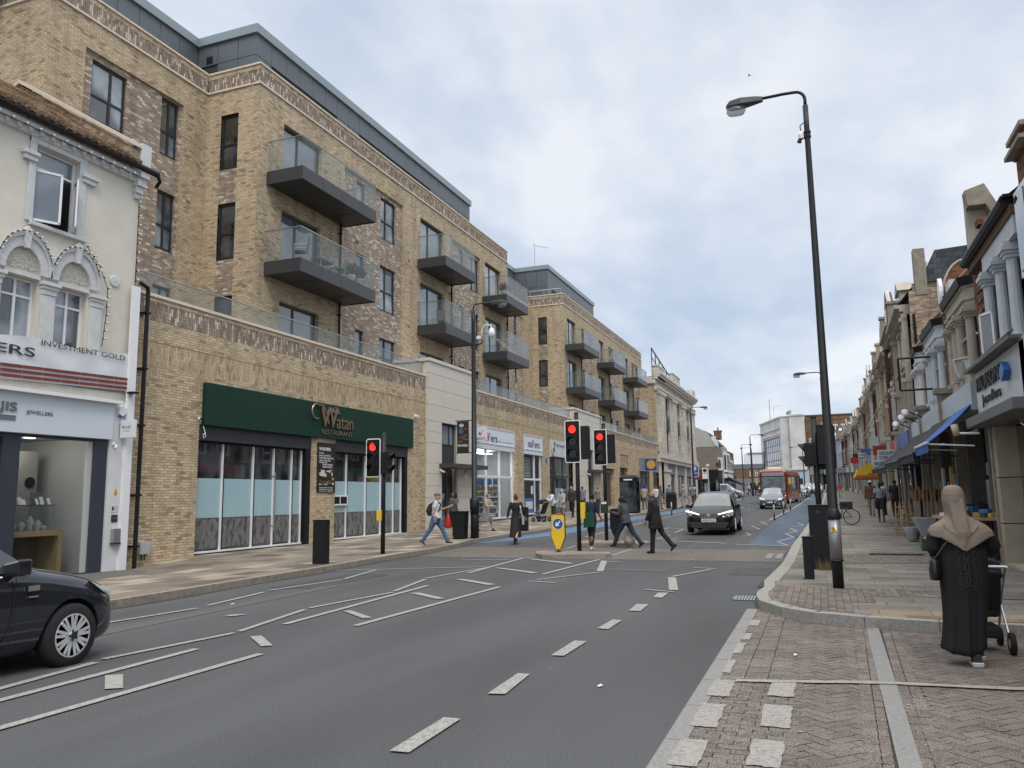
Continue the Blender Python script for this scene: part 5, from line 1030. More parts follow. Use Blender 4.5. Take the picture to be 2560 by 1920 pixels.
# ---------------- pale stone store ----------------
FAI=brick('faience',[(0,(.42,.38,.32)),(.5,(.53,.49,.42)),(1,(.60,.56,.49))],(.2,.17,.14),bw=.9,bh=.62,ms=.012,wear=.14,wscale=.5)
FAIP=mat('faience_plain',(.55,.51,.45),.6,noise_=.08,nscale=1.5)
ST=thing('department_store','tall pale stone fronted store with dark vertical windows past the brick flats','building',(-17,88,0),wc=True)
F=Fr((-16.6,0,0),(1,0,0)); Fd=Fr((0,88.4,0),(0,-1,0))
mb=MB(); wins=[(93.8,97.25),(101.4,104.8),(108.95,112.35)]
F.wall(mb,88.4,117,6.1,14.6,[(a,b,6.25,13.15,.45) for a,b in wins]); 
F.box(mb,88.4,92.8,-.3,.35,14.6,16.0); F.box(mb,99,104.5,-.3,.2,15.3,16.6); F.box(mb,114.5,117.2,-.3,.35,15.2,16.45)
F.box(mb,92.8,99,-.3,.1,15.3,15.75);F.box(mb,104.5,114.5,-.3,.1,15.3,15.75)
Fr((0,117,0),(0,1,0)).wall(mb,16.6,24,0,15)
mb.obj('wall',FAI,ST,recalc=False)
mb=MB()
for z0,z1,d in ((13.3,13.55,.2),(13.55,13.75,.32),(14.55,14.8,.35),(14.8,15.05,.6),(15.05,15.3,.75),(5.3,5.7,.3),(5.7,6.1,.45)):
    F.box(mb,88.2,117.3,-.1,d,z0,z1)
F.box(mb,88.3,92.9,-.3,.42,16.0,16.15); F.box(mb,98.9,104.6,-.3,.27,16.6,16.72)
mb.obj('cornice',FAIP,ST)
for a,b in ((89.0,92.6),(98.2,100.6),(105.6,108.1),(113.2,116.2)):
    mb=MB(); F.box(mb,a,b,0,.3,6.1,12.9); F.box(mb,a-.1,b+.1,0,.42,12.9,13.3); F.box(mb,a-.1,b+.1,0,.4,6.1,6.5); mb.obj('pilaster',FAI,ST)
for a,b in wins:
    F.window(ST,a,b,6.27,9.4,-.35,vs=(.22,.78),fw=.12,frame=DKM,pane=PANED); F.window(ST,a,b,11.0,13.13,-.35,vs=(.22,.78),fw=.12,frame=DKM,pane=PANED)
    mb=MB(); F.box(mb,a,b,-.38,-.1,9.42,10.98); F.box(mb,a+.4,b-.4,-.1,-.02,9.7,10.7); F.box(mb,a+1.2,b-1.2,-.02,.06,9.9,10.5); mb.obj('spandrel_panel',mat('bronze_dark',(.045,.042,.038),.5),ST)
mb=MB(); Fd.wall(mb,-26,-16.6,6.5,14.1); Fd.box(mb,-18.3,-16.95,0,.0+.01,14.3,14.9); mb.obj('side_wall',BUFF,ST,recalc=False)
mb=MB(); Fd.box(mb,-18.4,-16.55,-.3,.25,14.05,14.3); Fd.box(mb,-18.4,-16.9,-.3,.1,14.3,14.8); mb.obj('side_cornice',FAIP,ST)
mb=MB()
for k in range(7): x=-17.2; y=90+k*2.3; mb.tube([(x,y,14.8),(x,y,18.4-k*.33)],.06,5)
for z in (15.8,16.8,17.8): mb.tube([(-17.2,90,z+.5),(-17.2,103.8,z-1.6 if z>16 else 15.9)],.05,5)
mb.tube([(-17.2,90,18.4),(-17.2,103.8,16.3)],.07,5); mb.obj('roof_frame',DKM,ST)
F.wall(wm:=MB(),88.4,117,.4,5.3,[(a,b,1.0,5.25,.4) for a,b in ((94.4,99.7),(100.9,107),(108.3,113.2))]); wm.obj('ground_wall',FAIP,ST,recalc=False)
for a,b in ((94.4,99.7),(100.9,107),(108.3,113.2)):
    mb=MB(); F.box(mb,a,b,-.3,-.1,4.05,5.25); mb.obj('shop_fascia',MATS['fascia_grey'],ST)
    F.window(ST,a,b,1.1,4.03,-.25,vs=(.3,.5,.8),fw=.14,frame=DKM,pane=PANED,name='shop_window')
for a in (91.5,113.6): mb=MB(); F.box(mb,a,a+2.2,0,.35,.9,4.2); F.box(mb,a-.1,a+2.3,0,.5,4.2,4.5); mb.obj('ground_pilaster',FAIP,ST)
# ---- brown rendered pub beyond the side road
REN=mat('brown_render',(.20,.165,.135),.85,noise_=.12,nscale=.6); RENL=mat('grey_render',(.40,.39,.36),.85,noise_=.08,nscale=.6)
SLT=mat('slate_roof',(.06,.062,.068),.7,noise_=.2,nscale=3)
PB_=thing('corner_pub','brown rendered corner building with a pale mansard end and dark ground floor','building',(-16,127,1),wc=True)
Fp=Fr((0,127,0),(0,-1,0)); zb=1.4
mb=MB(); Fp.box(mb,-26,-14.7,-.3,0,5.4,8.9); mb.box(-26,-14.75,127.3,134,5.4,8.9); mb.obj('wall',REN,PB_)
mb=MB(); Fp.box(mb,-26,-14.6,-.3,.05,zb-.2,5.38); mb.box(-26,-14.8,127.3,134,zb-.2,5.38); mb.obj('ground_floor',BLK,PB_)
mb=MB(); Fp.poly(mb,[(-26,8.95),(-14.9,8.95),(-16.0,11.2),(-18.2,12.3),(-26,12.5)],-.3,0); mb.obj('mansard_end',RENL,PB_)
mb=MB(); mb.add([(-14.85,127,8.9),(-16.05,127,11.25),(-16.05,134,11.25),(-14.85,134,8.9)],[(0,1,2,3)]); mb.add([(-16.05,127,11.25),(-18.3,127,12.35),(-18.3,134,12.35),(-16.05,134,11.25)],[(0,1,2,3)]); mb.obj('roof',SLT,PB_,recalc=False)
mb=MB(); mb.box(-15.6,-14.95,128,129.2,9,10.6); mb.box(-15.6,-14.95,131,132.2,9,10.6); mb.obj('dormer',WHTF,PB_)
mb=MB(); mb.box(-15.5,-14.4,131,132.2,10.3,11.6); ch=mb.obj('chimney',BROWNB,PB_); mb=MB(); mb.box(-15.6,-14.3,130.9,132.3,11.6,11.75); mb.tube([(-14.9,131.6,11.75),(-14.9,131.6,12.3)],.12,8); mb.obj('chimney_pot',mat('pot_terracotta',(.3,.17,.1),.7),ch)
mb=MB(); mb.box(-14.72,-14.2,128,130,5.3,7.3); bw=mb.obj('bay_window',WHTF,PB_); mb=MB(); mb.box(-14.6,-14.3,127.97,128,5.6,7.0); mb.obj('pane',PANED,bw)
mb=MB(); Fp.box(mb,-18.0,-16.6,.05,.1,4.3,5.3); mb.obj('menu_board',mat('board_brown',(.12,.04,.02),.6),PB_)
def roundsign(loc,r,label,m1,m2,ax='Y'):
    t=thing('round_sign',label,'hanging sign',loc); mb=MB(); mb.lathe((0,0,0),[(0,0),(r,0),(r,.12),(0,.12)],22,ax); mb.obj('rim',m1,t); mb=MB(); mb.lathe((0,-.01,0),[(0,0),(r*.82,0),(r*.82,.14),(0,.14)],22,ax); mb.obj('disc',m2,t); mb=MB(); mb.box(-r*.4,r*.25,-.03,-.012,-r*.3,r*.35); mb.obj('emblem',m1,t); return t
roundsign((-17.0,119,8.0),.42,'round black and white hanging sign beside the end of the stone store',BLK,WHTF)
roundsign((-14.0,122,5.95),.42,'round dark hanging sign with a brown face in front of the white bay window',BLK,mat('sign_face_brown',(.12,.09,.07),.6))
# row beyond
def simplehouse(x0,x1,y0,y1,zb,ze,zr,m,label,bay=True,roofm=None):
    t=thing('terraced_house',label,'building',(x0,y0,zb),wc=True,group='far buildings on the left side'); mb=MB(); mb.ext([(x0,y0,zb-.5),(x1,y0,zb-.5),(x1+(x1-x0)*0,y1,zb-.5),(x0,y1,zb-.5)],(0,0,ze-zb+.5)); mb.obj('wall',m,t)
    mb=MB(); mb.add([(x1+.1,y0,ze),(x1+.1,y1,ze),(x1-2.6,y1,zr),(x1-2.6,y0,zr),(x0,y0,ze),(x0,y1,ze)],[(0,1,2,3),(3,2,5,4),(0,3,4)]); mb.obj('roof',roofm or SLT,t,recalc=False)
    if bay:
        mb=MB(); mb.box(x1,x1+.5,y0+1,y1-1,zb+3.6,ze-.8); b=mb.obj('bay_window',WHTF,t); mb=MB(); mb.box(x1+.1,x1+.4,y0+.97,y0+1,zb+4,ze-1.2); mb.box(x1+.5,x1+.52,y0+1.4,y1-1.4,zb+4,ze-1.2); mb.obj('pane',PANED,b)
    mb=MB(); mb.box(x1,x1+.2,y0+.3,y1-.3,zb,zb+2.6); mb.obj('shopfront',PANED,t); mb=MB(); mb.box(x1,x1+.35,y0+.1,y1-.1,zb+2.6,zb+3.3); mb.obj('shop_fascia',WHTF if bay else DKM,t); return t
simplehouse(-22,-14.6,134,141,1.6,9.2,12,RENL,'grey rendered house with a white bay just beyond the brown corner building')
simplehouse(-23,-14.9,141,149,1.7,8.3,10.6,WHTF,'white house with bay window further along the left side')
simplehouse(-24,-15.4,149,160,1.8,9.3,10.4,BROWNB,'tall brown brick building at the end of the left side',bay=False)
mb=MB(); mb.ext([(-14.6,136,4.6),(-11.9,136,3.2),(-11.9,136,3.0),(-14.6,136,4.0)],(0,6,0)); tag(mb.obj('shop_awning',BLK),'long black sloping awning far off on the left side','awning')
# white and grey building closing the view
WG=thing('corner_building','white and grey two storey block at the bend closing the view','building',(-14,178,2),wc=True); Fw=Fr((0,178,0),(0,-1,0))
mb=MB(); Fw.wall(mb,-15.0,-11.3,7.9,10.1,[(a,a+.55,8.2,9.6,.12) for a in (-14.0,-12.7,-11.95)]); mb.box(-15.0,-11.3,178.02,186,7.9,10.1); mb.obj('upper_storey',WHTF,WG,recalc=False)
mb=MB(); Fw.box(mb,-17.5,-11.2,-6,.1,6.9,7.9); mb.obj('grey_band',mat('band_grey',(.16,.17,.19),.6),WG)
mb=MB(); Fw.wall(mb,-17.5,-11.2,4.8,6.9,[(a,a+.6,5.3,6.6,.12) for a in (-14.0,-12.9,-11.9)]); mb.obj('brick_storey',BROWNB,WG,recalc=False)
mb=MB(); Fw.box(mb,-17.5,-11.2,-.3,.05,2.0,4.8); mb.obj('ground_floor',MATS['fascia_grey'],WG)
for a in (-14.0,-12.7,-11.95): Fw.window(WG,a,a+.55,8.2,9.6,-.08,hs=(.5,),fw=.08,frame=DKM,pane=PANED)
for a in (-14.0,-12.9,-11.9): Fw.window(WG,a,a+.6,5.3,6.6,-.08,hs=(.5,),fw=.14,frame=WHTF,pane=PANED)
mb=MB(); Fw.box(mb,-14.5,-11.4,-.1,.07,2.2,3.9); mb.obj('shop_window',PANED,WG)
mb=MB(); Fw.box(mb,-14.3,-11.2,-5,.2,10.1,10.3); mb.obj('roof',mat('roof_edge',(.3,.3,.29),.7),WG)
# ---- art deco cinema
CIN=mat('cinema_white',(.64,.63,.60),.8,noise_=.1,dirt=.14,nscale=.35); CINB=mat('cinema_pale_blue',(.44,.52,.60),.7,noise_=.05,nscale=.5)
C_=thing('cinema','weathered white art deco cinema with a tall gridded window at the far end','building',(-6,177,2),wc=True); s=1.07
P1=Vector((-7.1,177,0)); P2=Vector((-12.4,195.5,0)); d=(P2-P1).normalized(); nrm=Vector((-d.y,d.x,0)); nrm=nrm if nrm.x<0 else -nrm
Ff=Fr(P2,nrm); Lf=(P1-P2).length
mb=MB(); Ff.wall(mb,0,Lf,6.6,17.4,[(2.2,Lf-1.2,7.6,13.6,.5)]); Fc=Fr((0,176.6,0),(0,-1,0)); Fc.wall(mb,-7.1,-5.3,6.6,17.5); Fc2=Fr((0,175.9,0),(0,-1,0)); Fc2.wall(mb,-5.3,-2.3,6.6,17.6); mb.box(-7.1,-2.3,177,185,6.6,17.3)
mb.obj('wall',CIN,C_,recalc=False)
mb=MB(); Ff.box(mb,0,Lf,-.2,.3,17.4,17.7); Ff.box(mb,1,Lf-1,0,.3,15.2,15.5); Ff.box(mb,1.5,Lf-1,0,.2,14.0,14.15); Fc.box(mb,-7.1,-5.3,-.2,.15,17.5,17.75); Fc2.box(mb,-5.35,-2.3,-.2,.15,17.6,17.9)
Ff.box(mb,0,Lf,0,.5,6.3,6.7);Fc2.box(mb,-7.2,-2.3,0,.3,6.3,6.7); mb.obj('cornice',CIN,C_)
mb=MB(); Ff.box(mb,0,Lf,-.3,.1,2,6.3); Fc2.box(mb,-7.1,-2.0,-.3,.05,1.8,6.3); mb.obj('ground_floor',CINB,C_)
Ff.window(C_,2.2,Lf-1.2,7.6,13.6,-.3,vs=[.11*i for i in range(1,9)],hs=(.18,.5,.72),fw=.16,frame=mat('lead_grey',(.16,.17,.18),.6),pane=windowmat('leaded_pane',(.16,.17,.19),(.32,.33,.35),cell=.6),name='tall_window')
mb=MB(); Ff.box(mb,1.5,Lf+.3,0,3.0,5.3,5.7); mb.obj('canopy',DKM,C_); mb=MB(); Fc2.box(mb,-4.6,-3.3,.05,.1,3.4,4.6); mb.obj('poster_panel',DKM,C_)
Fb=Fr((0,177.2,0),(0,-1,0)); mb=MB(); Fb.box(mb,-2.25,9,-8,0,1.5,17.7); mb.obj('fly_tower',BROWNB,C_)
mb=MB(); Fb.box(mb,-2.3,9,-.3,.12,17.5,17.75); Fb.box(mb,-2.25,9,0,.06,16.6,16.75); mb.obj('parapet_edge',mat('edge_dark',(.1,.08,.06),.7),C_)
for u in (3.2,4.6): Fb.window(C_,u,u+.9,14.2,15.6,.1,vs=(.5,),fw=.15,frame=WHTF,pane=PANED)
mb=MB(); Fb.box(mb,.8,2.4,.0,.15,14.4,16.2); mb.obj('bricked_opening',WORNB,C_)
t=thing('satellite_dish','pale satellite dish on the cinema roof corner','satellite dish',(-4.9,176,17.9)); mb=MB(); mb.M=Matrix.Rotation(R(-35),4,'X')@Matrix.Rotation(R(-30),4,'Y'); mb.lathe((0,0,.5),[(0,0),(.35,.06),(.65,.2),(.65,.23),(.35,.09),(0,.03)],20); mb.obj('dish',CIN,t,smooth=True); mb=MB(); mb.tube([(0,0,0),(0,0,.8)],.06,6); mb.obj('mount',STEEL,t)
t=thing('roof_mast','tall thin mast above the cinema roof','mast',(-9.4,183,17.5)); mb=MB(); mb.tube([(0,0,0),(0,0,4.6)],.05,5); mb.obj('mast',DKM,t)
t=thing('roof_aerial','pale aerial with a side bar beside the cinema mast','aerial',(-8.6,183,17.5)); mb=MB(); mb.tube([(0,0,0),(0,0,3.1)],.03,5); mb.tube([(0,0,3.1),(1.5,0,3.1)],.03,5); mb.obj('mast',STEEL,t)
# ---------------- right hand side ----------------
STN=mat('old_stone_trim',(.42,.375,.305),.75,noise_=.07,dirt=.12,nscale=2); STW=mat('white_bay_trim',(.56,.60,.64),.6,noise_=.05,dirt=.08,nscale=2)
CRM=mat('cream_painted_front',(.54,.50,.42),.8,noise_=.06,dirt=.1,nscale=1); BLW=mat('pale_blue_front',(.50,.56,.64),.75,noise_=.05,nscale=1); WTF=mat('white_painted_front',(.62,.63,.62),.75,noise_=.05,dirt=.1,nscale=1)
ROUGH=mat('rough_cement',(.27,.235,.185),.95,noise_=.3,nscale=5,bump=.4,bscale=25); SLR=brick('slate_tiles',[(0,(.05,.055,.06)),(1,(.10,.108,.118))],(.03,.03,.03),bw=.3,bh=.2,ms=.008,wear=.15)
RT=lambda y0:Fr((3.48,0,0),(-1,0,0))   # u=-Y
FR3=Fr((3.48,0,0),(-1,0,0))
def rbox(mb,y0,y1,x0,x1,z0,z1): mb.box(x0,x1,y0,y1,z0,z1)
def column(mb,x,y,z0,z1,r=.13):
    mb.tube([(x,y,z0+.1),(x,y,z1-.3)],[r,r*.86],12); mb.box(x-r*1.3,x+r*1.3,y-r*1.3,y+r*1.3,z0,z0+.1)
    for k,(e,h) in enumerate(((1.05,.07),(1.3,.06),(1.6,.08),(1.25,.09))): zz=z1-.3+sum((.07,.06,.08,.09)[:k]); mb.box(x-r*e,x+r*e,y-r*e,y+r*e,zz,zz+h-.002)
# nearest red brick gable building
t=thing('brick_building','red brick end building with chimney stack at the right picture edge','building',(5,12,0),wc=True)
mb=MB(); mb.box(3.55,9,4,15.55,-.2,7.3); mb.obj('wall',REDB,t)
mb=MB(); mb.box(3.5,4.3,14.6,15.5,7.3,7.62); ch=mb.obj('chimney',REDB,t); mb=MB(); mb.box(3.38,4.42,14.5,15.6,7.36,7.43); mb.box(3.42,4.4,14.55,15.55,7.6,7.68); mb.lathe((3.75,14.7,7.68),[(.13,0),(.12,.35),(.15,.38)],10); mb.obj('chimney_cap',ROUGH,ch)
mb=MB(); mb.box(3.42,3.55,14.6,15.4,5.2,6.7); w=mb.obj('window_frame',WHTF,t); mb=MB(); mb.box(3.40,3.42,14.7,15.3,5.3,6.6); mb.obj('pane',PANED,w)
mb=MB(); mb.box(3.3,3.56,4,15.55,2.9,4.2); mb.obj('shop_fascia',WTF,t)
# jeweller on the right
P=thing('jewellers_building','red brick shop building with white columned window over a grey jewellers fascia','building',(4,18,0),wc=True)
mb=MB(); mb.box(3.6,9,15.6,20.1,3.9,6.6)
for k in range(19):
    z=4.3+k*.12; a=.05 if k%2 else 0
    mb.box(3.5+a*.6,3.62,18.75-a,19.25+a,z,z+.1); mb.box(3.52+a*.4,3.62,19.45,19.95,z,z+.1)
mb.obj('wall',REDB,P,recalc=True)
mb=MB(); mb.box(3.44,3.62,15.7,18.6,6.1,6.45); mb.box(3.46,3.62,15.7,18.7,4.2,4.35)
for y in (18.45,17.3,16.3): column(mb,3.5,y,4.3,6.1,.12)
mb.box(3.42,3.62,18.5,18.95,5.95,6.12); mb.obj('bay_window',STW,P)
mb=MB(); mb.box(3.6,3.61,15.8,18.6,4.35,6.1); mb.obj('pane',PANED,P)
def casement(par,y,z0,z1,w,ang,x=3.5):
    M=Matrix.Translation((x,y,0))@Matrix.Rotation(ang,4,'Z'); t=MB(); t.M=M
    for a,b,c,e in ((0,w,z0,z0+.05),(0,w,z1-.05,z1),(0,.05,z0,z1),(w-.05,w,z0,z1)): t.box(-.02,.02,a,b,c,e)
    o=t.obj('open_casement',WHTF,par); t=MB(); t.M=M; t.box(-.004,.004,.04,w-.04,z0+.04,z1-.04); t.obj('pane',PANEL,o)
casement(P,17.9,4.35,5.2,.42,R(25),3.42)
mb=MB(); mb.tube([(3.36,15.7,6.72),(3.36,20.0,6.72)],.11,8); mb.box(3.3,3.6,15.6,20.05,6.74,6.8); mb.obj('gutter',BLK,P)
mb=MB(); mb.box(3.4,3.62,15.65,20.0,6.45,6.62); mb.obj('eaves_board',mat('eaves_brown',(.12,.07,.04),.8),P)
mb=MB(); mb.add([(3.4,15.6,6.8),(3.4,20.1,6.8),(6.2,20.1,8.9),(6.2,15.6,8.9)],[(0,1,2,3)]); mb.obj('roof',SLR,P,recalc=False)
mb=MB(); mb.box(3.3,3.6,15.2,19.68,3.2,4.16); fs=mb.obj('shop_fascia',mat('fascia_light_grey',(.48,.53,.55),.35,noise_=.05),P,bevel=.01)
FF=Fr((3.3,0,0),(-1,0,0))
FF.text(fs,"PALASONS",-19.4,-16.9,3.72,4.02,.012,INK,.016,off=.004); FF.text(fs,'Jewellers',-19.0,-17.2,3.36,3.62,.012,INK,.012,off=.0)
mb=MB(); FF.poly(mb,[(-16.7,3.74),(-16.45,3.95),(-16.25,3.78),(-16.5,3.6)],.01,.12); mb.obj('blue_cube_logo',mat('logo_blue',(.04,.14,.42),.4),fs)
mb=MB(); mb.box(3.05,3.6,15.2,19.75,2.98,3.18); mb.obj('shutter_hood',mat('hood_grey',(.12,.12,.125),.5),P,bevel=.01)
mb=MB(); mb.box(3.1,3.6,15.3,19.7,4.18,4.24); 
mb.tube([(3.15,15.2,4.3),(3.2,20.3,4.28)],.03,6); mb.obj('gutter_ledge',mat('lead_grey2',(.16,.15,.14),.7),P)
TRAV=mat('travertine',(.40,.345,.265),.5,noise_=.12,nscale=4)
mb=MB()
for z0,z1 in ((-.1,.95),(.97,1.9),(1.92,2.97)): mb.box(3.5,3.9,19.3,19.62,z0,z1)
mb.obj('tiled_pier',TRAV,P,bevel=.004)
mb=MB(); mb.box(3.46,3.92,19.62,19.78,-.1,2.97); mb.obj('grey_post',ROUGH,P)
mb=MB(); mb.box(3.9,3.95,15,19.3,-.1,3.0); mb.box(3.56,3.9,15,15.5,-.1,3); mb.obj('dark_window',PANED,P)
mb=MB(); mb.box(3.48,3.9,15.2,19.3,-.1,.16); mb.obj('step',TRAV,P)
t=thing('floodlight','tilted glass fronted floodlight box above the far end of the jewellers fascia','floodlight',(3.2,20.2,4.2),wc=True); mb=MB(); mb.ext([(2.95,20.0,4.55),(3.25,20.0,4.6),(3.3,20.0,4.25),(3.05,20.0,4.15)],(0,.55,0)); mb.obj('lamp_housing',BGLASS,t); mb=MB(); mb.tube([(3.05,20.0,4.15),(2.95,20.0,4.55),(3.25,20.0,4.6)],.015,5); mb.obj('frame',WHTF,t)
t=thing('security_camera','large cream camera on a white arm beside the tiled pier','security camera',(3.3,19.8,2.9),group='cameras on the shopfronts'); mb=MB(); mb.tube([(0,0,-.02),(-.42,.1,0)],.025,8); mb.obj('mount',WHTF,t); mb=MB(); mb.tube([(-.42,.1,-.05),(-.46,.12,.2)],[.07,.075],12); mb.obj('camera_body',mat('cam_cream',(.55,.45,.33),.5),t,smooth=True)
# three bay fronted houses
def bayhouse(y0,y1,trim,label,roofz=9.4):
    gz=g((y0+y1)/2); t=thing('bay_fronted_house',label,'building',(4,y0,0),wc=True,group='bay fronted shop buildings on the right')
    mb=MB(); mb.box(4.2,10,y0,y1,3.6,7.3); mb.box(3.62,4.2,y0,y0+.42,3.9,7.2); mb.obj('wall',REDB,t)
    a,b=y0+.55,y1-.35; plan=[(4.2,a),(3.52,a+.6),(3.52,b-.6),(4.2,b)]
    def ring(z,e): return [(4.25,a-e,z),(3.52-e,a+.6-e*.4,z),(3.52-e,b-.6+e*.4,z),(4.25,b+e,z)]
    mb=MB(); mb.loft([ring(4.05,0),ring(4.4,0)]); mb.loft([ring(6.05,.0),ring(6.5,.0)]); mb.loft([ring(6.2,.05),ring(6.27,.05)]); mb.loft([ring(6.5,.04),ring(6.56,.04)])
    for x,y in ((4.1,a+.08),(3.6,a+.55),(3.55,(a+b)/2-.35),(3.55,(a+b)/2+.35),(3.6,b-.55),(4.1,b-.08)): column(mb,x,y,4.4,6.06,.12)
    bay=mb.obj('bay_window',trim,t)
    mb=MB(); mb.loft([[(x+.08,y,4.4) for x,y in plan],[(x+.08,y,6.05) for x,y in plan]]); mb.obj('pane',PANED,bay)
    fr=MB(); 
    for (p,q) in zip(plan,plan[1:]):
        p=Vector((*p,0));q=Vector((*q,0)); 
        for z in (4.45,5.35,5.98): fr.tube([p+Vector((.04,0,z)),q+Vector((.04,0,z))],.03,4)
    fr.obj('sash_frame',WHTF,bay)
    mb=MB(); mb.loft([ring(6.56,.1),ring(6.76,.14)]); mb.obj('gutter',BLK,t)
    mb=MB(); R0=ring(6.76,.05); mb.add(R0+[(4.3,a+.5,7.6),(4.3,b-.5,7.6)],[(0,1,4),(1,2,5,4),(2,3,5)]); mb.add([(4.2,y0,7.3),(4.2,y1,7.3),(7,y1,roofz),(7,y0,roofz)],[(0,1,2,3)]); mb.obj('roof',SLR,t,recalc=False)
    mb=MB()
    for p,q in ((R0[1],(4.3,a+.5,7.6)),(R0[2],(4.3,b-.5,7.6)),((6.98,y0,roofz),(6.98,y1,roofz))): mb.tube([p,q],.05,6)
    mb.obj('ridge_tile',mat('ridge_clay',(.30,.16,.09),.8),t)
    # ground floor
    mb=MB(); mb.box(3.3,3.6,y0+.05,y1-.25,3.45+gz*.5,4.1+gz*.3); mb.obj('shop_fascia',mat('fascia_blue_grey',(.36,.42,.48),.35,noise_=.12,nscale=2),t)
    mb=MB(); mb.box(3.25,3.65,y1-.24,y1+.04,3.3+gz*.5,4.35+gz*.3); mb.box(3.15,3.7,y1-.34,y1+.1,4.35+gz*.3,4.5+gz*.3); mb.obj('console_bracket',ROUGH,t)
    mb=MB(); mb.box(3.55,3.8,y1-.24,y1+.04,-.1,3.5+gz*.5); mb.obj('shop_pier',STN,t)
    return t
h1=bayhouse(20.3,25.3,STN,'house with cream stone bay nearest the jewellers, above the grey fascia')
h2=bayhouse(25.3,30.2,STW,'house with white columned bay, second from the jewellers')
h3=bayhouse(30.2,33.4,WTF,'narrow house with white bay, third from the jewellers, behind the hanging sign')
mb=MB(); mb.ext([(3.5,20.1,6.6),(3.5,20.1,8.35),(3.85,20.1,8.45),(4.3,20.1,7.6),(8,20.1,9.6),(8,20.1,6.6)],(0,.22,0)); pw=mb.obj('party_wall',mat('render_pinkish',(.42,.37,.31),.9,noise_=.12,nscale=2),h1)
mb=MB(); mb.ext([(3.45,19.75,8.36),(3.85,19.75,8.48),(4.45,19.75,7.1),(4.3,19.75,6.9),(3.85,19.75,8.0),(3.5,19.75,8.0)],(0,.34,0)); mb.obj('rough_coping',ROUGH,pw)
mb=MB(); mb.box(3.66,4.3,19.5,19.74,6.8,7.45); mb.box(3.6,4.3,19.45,19.78,7.45,7.6); mb.obj('stack_base',REDB,pw)
# curved gable with oval window
mb=MB(); pts=[(3.6,6.7)]+[(4.3-.62*cos(a),7.2+1.05*sin(a)) for a in [PI*i/12 for i in range(13)]]+[(5.1,6.7)]
mb.ext([(x,25.4,z) for x,z in pts],(0,.3,0)); gb=mb.obj('curved_gable',REDB,h2)
mb=MB(); mb.ext([(3.55,25.5+.18*cos(a),7.35+.42*sin(a)) for a in [2*PI*i/16 for i in range(16)]],(.1,0,0)); mb.obj('oval_window',WHTF,gb)
mb=MB(); [mb.tube([(pts[i][0],25.5,pts[i][1]),(pts[i+1][0],25.5,pts[i+1][1])],.06,6) for i in range(len(pts)-1)]; mb.obj('gable_coping',STN,gb)
mb=MB(); mb.box(3.7,4.2,24.6,25.2,6.9,7.5); mb.obj('white_vent_box',WTF,h1)
